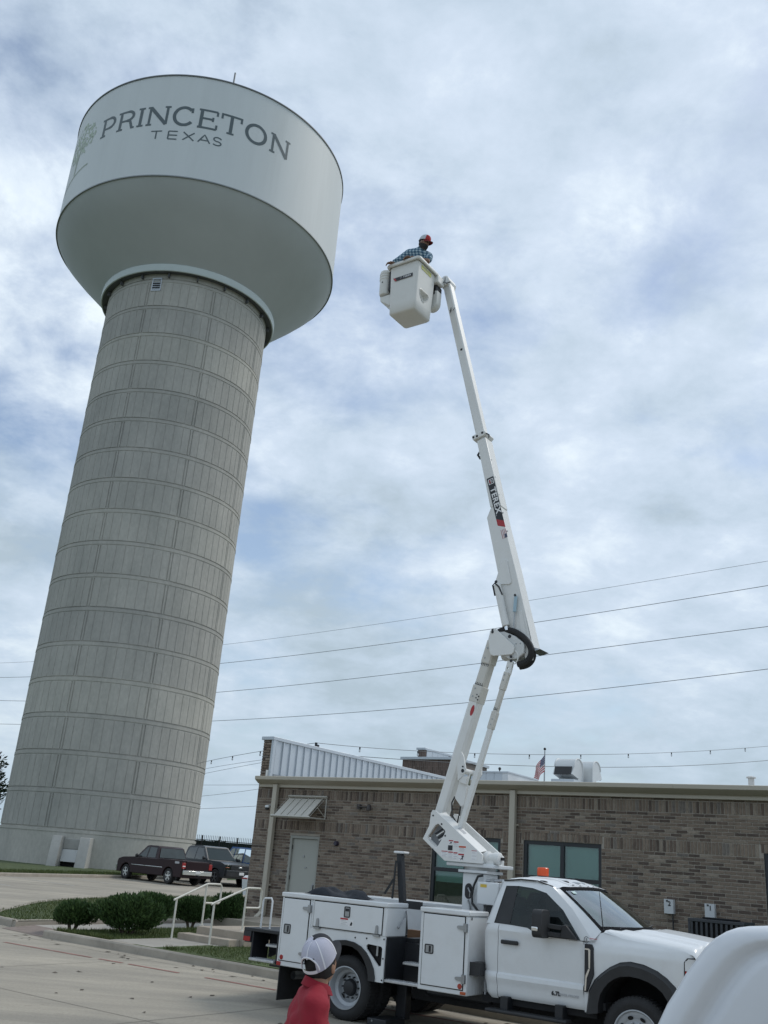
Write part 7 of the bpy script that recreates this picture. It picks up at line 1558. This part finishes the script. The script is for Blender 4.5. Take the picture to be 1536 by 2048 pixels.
def vehicle(name, loc, hd, label, cat, paint, kind, group=None, glassm=None, rimmat=None, lamps=True):
    """local +x forward, built symmetric about y=0; kind: dict of profile data"""
    t = empty(name, loc, hd); tag(t, label, cat, group); W2 = kind['w']/2; gm = glassm or GLASS_D; rm = rimmat or STEEL
    low = kind['low']; arches = kind['axles']; wr = kind['wr']; zb_ = kind['zb']
    # lower body outline with wheel arches
    poly = []; x0, x1 = low[0][0], low[-1][0]; poly += [(x, z) for x, z in low]
    bot = []
    for ax in sorted(arches, reverse=True): bot += [(ax+(wr+.07)*math.cos(R(a)), max(zb_, wr+(wr+.07)*math.sin(R(a)))) for a in range(-8, 189, 14)]
    poly += [(x1, zb_)]+bot+[(x0, zb_)]
    poly = [p for i, p in enumerate(poly) if i == 0 or math.dist(p, poly[i-1]) > .004]
    for s in (-1, 1):
        mb = MB(); mb.plate(poly, s*W2, s*(W2-.10)); mb.build('side_panel', paint, t, bevel=.025, fix=True)
    mb = MB(); n = len(low); y0 = W2-.06
    mb.strip([(x, -y0, z-.012) for x, z in low], [(x, y0, z-.012) for x, z in low]); mb.strip([(x0+.01, -y0, zb_), (x0+.01, -y0, low[0][1])], [(x0+.01, y0, zb_), (x0+.01, y0, low[0][1])]); mb.strip([(x1-.01, -y0, zb_), (x1-.01, -y0, low[-1][1])], [(x1-.01, y0, zb_), (x1-.01, y0, low[-1][1])])
    b = mb.build('body', paint, t, smooth=True, fix=True)
    mb = MB(); mb.box(x0+.15, x1-.15, -W2+.25, W2-.25, zb_-.02, zb_+.25); mb.build('underbody', DARK, t)
    for ax in arches:
        mb = MB(); mb.strip([(ax+(wr+.06)*math.cos(R(a)), -W2+.09, wr+(wr+.06)*math.sin(R(a))) for a in range(0, 181, 15)], [(ax+(wr+.06)*math.cos(R(a)), W2-.09, wr+(wr+.06)*math.sin(R(a))) for a in range(0, 181, 15)]); mb.build('wheel_liner', DARK, t)
        for s in (-1, 1): wheel_small(t, ax, s*(W2-.02), wr, .24, rm, -s)
    # greenhouse
    gh = kind['cab']; inset = kind.get('tumble', .16); zt_ = max(z for x, z in gh); zl = min(z for x, z in gh)
    def yy(z): return W2-.03-inset*(z-zl)/(zt_-zl)
    cxm = sum(p[0] for p in gh)/len(gh); czm = (zl+zt_)/2
    for s in (-1, 1):
        mb = MB(); mb.add([(x, s*yy(z), z) for x, z in gh], [tuple(range(len(gh))) if s > 0 else tuple(range(len(gh)))[::-1]]); mb.build('cab_side', paint, t)
        for wp in kind['win']:
            mb = MB(); mb.add([(x, s*(yy(z)+.008), z) for x, z in wp], [tuple(range(len(wp)))]); mb.build('window', gm, t)
            mb = MB(); mb.add([(x, s*(yy(z)+.004), z) for x, z in wp], [tuple(range(len(wp)))]); mb.build('window_backing', pm('glass_backing', (.015, .017, .019), .5), t)
    mb = MB()
    for a, b_ in zip(gh, gh[1:]+gh[:1]): mb.add([(a[0], -yy(a[1]), a[1]), (b_[0], -yy(b_[1]), b_[1]), (b_[0], yy(b_[1]), b_[1]), (a[0], yy(a[1]), a[1])], [(0, 1, 2, 3)])
    mb.build('roof', paint, t, smooth=True, fix=True, angle=25)
    for nm, (a, b_) in (('windscreen', kind['ws']), ('rear_window', kind['rw'])):
        a, b_ = Vector((a[0], 0, a[1])), Vector((b_[0], 0, b_[1])); d = b_-a; nn = Vector((-d.z, 0, d.x)).normalized(); nn = nn if (nn.x > 0) == (nm == 'windscreen') else -nn; p, q = a+d*.06+nn*.008, a+d*.92+nn*.008
        mb = MB(); mb.add([(p.x, -yy(p.z)+.07, p.z), (p.x, yy(p.z)-.07, p.z), (q.x, yy(q.z)-.08, q.z), (q.x, -yy(q.z)+.08, q.z)], [(0, 1, 2, 3)]); mb.build(nm, GLASS_C if nm == 'windscreen' else gm, t)
        mb = MB(); mb.v = []; nn2 = nn*.004; mb.add([tuple(Vector(v)-nn2) for v in ((p.x, -yy(p.z)+.07, p.z), (p.x, yy(p.z)-.07, p.z), (q.x, yy(q.z)-.08, q.z), (q.x, -yy(q.z)+.08, q.z))], [(0, 1, 2, 3)]); mb.build('window_backing', pm('glass_backing2', (.10, .12, .125), .6) if nm == 'windscreen' else MAT['glass_backing'], t)
    for s in (-1, 1):
        mx_ = kind['mirror']; mb = MB(); mb.ball((mx_[0], s*(W2+.10), mx_[1]), .07, .10, .10, 10, 8); mb.obox((mx_[0], s*(W2+.01), mx_[1]-.05), (.03, 0, 0), (0, .06, 0), (0, 0, .02)); mb.build('mirror', BLACK, t, smooth=True)
    # ends
    for (nm, mat, bx) in kind['bits']: mb = MB(); mb.box(*bx); mb.build(nm, mat, t, bevel=.012)
    return t, W2
SILV = pm('alloy', (.62, .62, .60), .35, metal=.6, var=.05)
MARN = pm('maroon_paint', (.020, .006, .009), .4, var=.08, coat=.05, spec=.3); GREYP = pm('graphite_paint', (.040, .044, .050), .35, var=.06, coat=.2, spec=.4); BLUEP = pm('blue_paint', (.012, .085, .26), .3, var=.05, coat=.6); WHP = pm('car_white', (.72, .74, .76), .3, var=.02, coat=.5)
sil = dict(w=1.95, wr=.37, zb=.36, axles=[-1.72, 1.95], tumble=.17, low=[(-2.78, .62), (-2.80, .98), (-2.80, 1.16), (-.75, 1.18), (-.70, 1.15), (1.05, 1.13), (1.25, 1.16), (2.3, 1.10), (2.68, 1.0), (2.74, .86), (2.74, .62)],
    cab=[(-.72, 1.15), (-.55, 1.70), (-.40, 1.76), (.30, 1.78), (.52, 1.74), (1.15, 1.15)], ws=((1.13, 1.15), (.52, 1.75)), rw=((-.74, 1.17), (-.56, 1.71)),
    win=[[(.28, 1.18), (.95, 1.18), (.45, 1.66), (.28, 1.69)], [(-.48, 1.18), (.20, 1.18), (.20, 1.69), (-.40, 1.67)]], mirror=(.95, 1.22), bits=[
    ('rear_bumper', CHROME, (-2.92, -2.76, -.92, .92, .50, .70)), ('tailgate', MARN, (-2.825, -2.79, -.74, .74, .74, 1.13)), ('number_plate', DECALW, (-2.935, -2.92, -.16, .16, .58, .70)), ('tail_lamp', RED, (-2.83, -2.75, .76, .965, .78, 1.06)), ('tail_lamp', RED, (-2.83, -2.75, -.965, -.76, .78, 1.06)),
    ('side_moulding', CHROME, (-1.2, 1.45, .965, .988, .74, .775)), ('side_moulding', CHROME, (-1.2, 1.45, -.988, -.965, .74, .775)), ('headlight', DECALW, (2.70, 2.76, .55, .90, .85, .98)), ('front_bumper', CHROME, (2.70, 2.86, -.94, .94, .48, .70)), ('reverse_lamp', DECALW, (-2.835, -2.80, .77, .955, .86, .92)), ('bed_sticker', DECALG, (-2.55, -2.20, .976, .978, 1.0, 1.10)), ('tow_hitch', BLACKM, (-3.02, -2.9, -.05, .05, .44, .52))])
hd = R(138); wb_ = 3.67; f0 = Vector((math.cos(hd), math.sin(hd), 0)); l0 = Vector((-f0.y, f0.x, 0)); c_ = Vector((-9.45, 52.15, 0))+f0*1.72-l0*.95
vehicle('pickup_truck', (c_.x, c_.y, g(c_.y)), hd, 'old dark maroon pickup truck parked beside the water tower', 'pickup truck', MARN, sil, 'parked vehicles', pm('grey_green_pane', (.055, .068, .068), .12, var=.2), SILV)
f150 = dict(w=2.03, wr=.41, zb=.42, axles=[-1.75, 1.93], tumble=.20, low=[(-2.85, .70), (-2.88, 1.20), (-1.20, 1.22), (-1.15, 1.20), (1.05, 1.20), (1.30, 1.25), (2.35, 1.20), (2.72, 1.10), (2.80, .95), (2.80, .60)],
    cab=[(-1.18, 1.20), (-1.05, 1.82), (-.85, 1.92), (.25, 1.96), (.48, 1.92), (1.18, 1.22)], ws=((1.18, 1.23), (.46, 1.93)), rw=((-1.17, 1.22), (-1.05, 1.83)),
    win=[[(-.05, 1.25), (.95, 1.25), (.42, 1.82), (-.05, 1.85)], [(-1.0, 1.27), (-.13, 1.25), (-.13, 1.85), (-.88, 1.80)]], mirror=(.95, 1.33), bits=[
    ('grille', BLACK, (2.78, 2.83, -.62, .62, .84, 1.10)), ('grille_bar', GREYP, (2.80, 2.845, -.62, .62, 1.02, 1.06)), ('oval_badge', CHROME, (2.83, 2.85, -.11, .11, .93, 1.0)), ('headlight', GLASS_D, (2.62, 2.83, .64, 1.0, .82, 1.08)), ('headlight', GLASS_D, (2.62, 2.83, -1.0, -.64, .82, 1.08)), ('headlight_bar', AMBER, (2.60, 2.838, -.98, -.72, .93, .96)), ('front_bumper', BLACK, (2.72, 2.98, -.98, .98, .50, .80)), ('bumper_strip', GREYP, (2.74, 2.99, -.98, .98, .74, .82)), ('number_plate', DECALW, (2.985, 2.995, -.16, .16, .60, .74)), ('tail_lamp', RED, (-2.9, -2.8, -.98, -.80, .85, 1.15)), ('roof_rail', BLACK, (-.9, .2, -.72, -.66, 1.955, 1.985))])
hd = R(-46); f0 = Vector((math.cos(hd), math.sin(hd), 0)); l0 = Vector((-f0.y, f0.x, 0)); c_ = Vector((-7.45, 54.7, 0))-f0*1.93+l0*1.0
vehicle('pickup_truck', (c_.x, c_.y, g(c_.y)), hd, 'dark grey crew cab pickup facing the camera, behind the maroon pickup', 'pickup truck', GREYP, f150, 'parked vehicles', GLASS_D, pm('dark_alloy', (.16, .165, .17), .4, metal=.6))
suv = dict(w=1.88, wr=.36, zb=.36, axles=[-1.45, 1.45], tumble=.14, low=[(-2.2, .6), (-2.24, 1.05), (1.0, 1.05), (2.0, 1.0), (2.2, .85), (2.2, .55)], cab=[(-2.2, 1.05), (-2.05, 1.70), (-1.8, 1.76), (.35, 1.78), (1.15, 1.05)], ws=((1.14, 1.06), (.36, 1.77)), rw=((-2.2, 1.08), (-2.06, 1.70)),
    win=[[(.02, 1.09), (.95, 1.09), (.30, 1.69), (.02, 1.70)], [(-.95, 1.09), (-.06, 1.09), (-.06, 1.70), (-.90, 1.70)], [(-2.02, 1.09), (-1.03, 1.09), (-1.0, 1.69), (-1.92, 1.67)]], mirror=(.9, 1.12), bits=[('tail_lamp', RED, (-2.25, -2.15, .70, .92, .85, 1.1)), ('tail_lamp', RED, (-2.25, -2.15, -.92, -.70, .85, 1.1)), ('rear_bumper', BLACK, (-2.34, -2.2, -.9, .9, .42, .64)), ('front_bumper', BLACK, (2.15, 2.32, -.9, .9, .42, .64)), ('headlight', DECALW, (2.1, 2.22, -.9, -.62, .78, .92))])
vehicle('parked_car', (-6.1, 58.0, g(58)), R(128), 'bright blue parked car with dark windows, roof showing behind the grey pickup', 'car', BLUEP, suv, 'parked vehicles')[0].scale = (1.12, 1.12, 1.14)
sed = dict(w=1.82, wr=.33, zb=.30, axles=[-1.40, 1.35], tumble=.20, low=[(-2.3, .55), (-2.36, .92), (-2.2, 1.02), (-1.5, 1.05), (1.1, .98), (2.0, .85), (2.3, .66), (2.32, .45)], cab=[(-1.75, 1.04), (-.85, 1.40), (-.3, 1.45), (.25, 1.43), (1.15, .97)], ws=((1.14, .98), (.27, 1.43)), rw=((-1.72, 1.06), (-.86, 1.40)),
    win=[[(.0, 1.02), (.90, 1.0), (.22, 1.36), (.0, 1.38)], [(-1.25, 1.06), (-.06, 1.02), (-.06, 1.38), (-.82, 1.35)]], mirror=(.85, 1.02), bits=[('tail_lamp', RED, (-2.36, -2.16, .60, .912, .88, .94)), ('tail_lamp', RED, (-2.36, -2.16, -.912, -.60, .88, .94)), ('number_plate', DECALW, (-2.375, -2.365, -.16, .16, .66, .78)), ('headlight', DECALW, (2.1, 2.3, -.88, -.6, .62, .75))])
vehicle('parked_car', (-2.22, 41.9, g(42)), R(50), 'white car tail with a red lamp peeking past the left brick corner', 'car', WHP, sed, 'parked vehicles')

# ------------------------------------------------------------------ near white vehicle at the lower right edge
vn = empty('parked_van', (.95, 3.0, 0), R(-25)); tag(vn, 'smooth white rounded vehicle body cut off by the lower right corner', 'vehicle')
VW = pm('van_white', (.60, .62, .65), .3, var=.03, vscale=2, coat=.5, dirt=.15, dirtcol=(.5, .5, .5))
prof = [(-.20, .48), (-.25, .60), (-.26, .9), (-.235, 1.2), (-.165, 1.42), (-.068, 1.627), (-.044, 1.675), (-.013, 1.721), (.009, 1.758), (.037, 1.796), (.067, 1.835), (.097, 1.865), (.13, 1.886), (.161, 1.899), (.195, 1.906), (.248, 1.912), (.5, 1.922), (1.2, 1.93), (2.2, 1.92), (2.7, 1.87), (3.0, 1.7), (3.15, 1.4), (3.2, .9), (3.1, .48)]
def vsec(y, ins, dz):
    c = Vector((1.45, 1.25)); out = []
    for x, z in prof:
        d = (c-Vector((x, z))).normalized(); out.append((x+d.x*ins, y, z+d.y*ins*1.0+dz))
    return out
mb = MB(); secs = [vsec(-.004, .30, 0), vsec(-.006, .15, 0), vsec(.0, .135, 0), vsec(.018, .122, 0), vsec(.022, .105, 0), vsec(.018, .088, 0), vsec(.006, .070, 0), vsec(.006, .055, 0), vsec(.012, .035, 0), vsec(.026, .016, 0), vsec(.045, .004, 0), vsec(.08, .0, 0), vsec(.5, .01, -.015), vsec(1.1, .06, -.05), vsec(1.5, .14, -.08), vsec(1.75, .30, -.10)]
n = len(prof)
for s_ in secs: mb.v += s_
for i in range(len(secs)-1):
    for k in range(n): mb.f.append((i*n+k, i*n+(k+1) % n, (i+1)*n+(k+1) % n, (i+1)*n+k))
mb.f.append(tuple(range(n))); mb.f.append(tuple(range((len(secs)-1)*n, len(secs)*n))); mb.build('body', VW, vn, smooth=True, fix=True, angle=50)
for x in (.45, 2.5):
    for y, s in ((.06, 1), (1.6, -1)):
        t = empty('wheel', (x, y, .34), 0, vn); mb = MB(); mb.lathe([(.22, 0), (.31, -.01*s), (.34, .03*s), (.34, .18*s), (.31, .20*s)], 28); mb.build('tyre', RUBBER, t, smooth=True); mb = MB(); mb.lathe([(.22, .0), (.20, .04*s), (.0, .03*s)], 24); mb.build('rim', STEEL, t, smooth=True)
mb = MB(); mb.tube([(.305, .005, 1.812), (.33, .004, 1.818), (.345, .005, 1.824)], .003, 5); mb.build('scuff_mark', pm('scuff', (.25, .24, .23), .8), vn)
# string lights over the roof, and thin cables beyond
def swire(name, pts, r_, label, cat, group, bulbs=0, bstep=1.6):
    o, out = wire(name, pts, r_, label, cat, group, 0)
    if bulbs:
        acc = .6
        for a, b in zip(out[:-1], out[1:]):
            acc += (b-a).length
            if acc > bstep:
                acc = 0; mb = MB(); mb.tube([b-Vector((0, 0, .0)), b-Vector((0, 0, .08))], .024, 6); s_ = mb.build('bulb_socket', BLACK, o); mb = MB(); mb.ball(b-Vector((0, 0, .125)), .034, .034, .048, 8, 6); mb.build('bulb', pm('bulb_clear', (.55, .58, .6), .15), s_, smooth=True)
    return o
def ray3(x, y, Y):
    d = Vector(((x-768)/1907, -(y-1024)/1907, -1)); v = Matrix(((_ri.x, _up.x, -_fw.x), (_ri.y, _up.y, -_fw.y), (_ri.z, _up.z, -_fw.z))) @ d; return tuple(Vector((0, 0, CAMZ))+v*(Y/v.y))
ps_ = Vector((*bw(-19.15, 24.1), 5.4)); mbp = MB(); mbp.box(-.03, .03, -.03, .03, 0, .13); mbp.box(.03, .10, -.04, .04, 0, .06); po = mbp.build('light_post', BLACKM); po.location = ps_; po.rotation_euler = (0, 0, BR); tag(po, 'short dark bracket post on the silver coping holding the string lights', 'bracket')
pt = ps_+Vector((0, 0, .12))
swire('string_lights', [tuple(pt), ray3(900, 1505, 35.0), ray3(1250, 1508, 40.0), ray3(1540, 1492, 46), ray3(1900, 1462, 53)], .009, 'string of small hanging bulbs running right over the roof', 'string lights', None, 1, 2.2)
swire('string_lights', [ray3(395, 1527, 48), ray3(528, 1501.5, 36), tuple(pt)], .009, 'string of small hanging bulbs between the tower and brick corner', 'string lights', None, 1, 4.2)
swire('cable', [ray3(640, 1507, 36), ray3(940, 1527, 40), ray3(1280, 1534, 44), ray3(1540, 1520.5, 48), ray3(1900, 1492, 54)], .012, 'thin dark cable just below the string lights over the roof', 'cable', None)
for i, (a, b, c, lab) in enumerate((((395, 1540.5), (460, 1529), (530, 1519), 'upper of the close pair of wires left of the brick corner'), ((395, 1550), (460, 1537), (530, 1524), 'lower of the close pair of wires left of the brick corner'), ((395, 1570), (460, 1570), (530, 1569.5), 'level wire left of the brick corner, at mid height'), ((395, 1593), (460, 1586), (530, 1576), 'rising wire left of the brick corner, under the level one'), ((395, 1617.5), (460, 1615), (530, 1611), 'lowest thin wire left of the brick corner, above the fence'))):
    wire('power_line', [ray3(*a, 118), ray3(*b, 112), ray3(*c, 106)], .019, lab, 'power line', 'thin wires between tower and building')
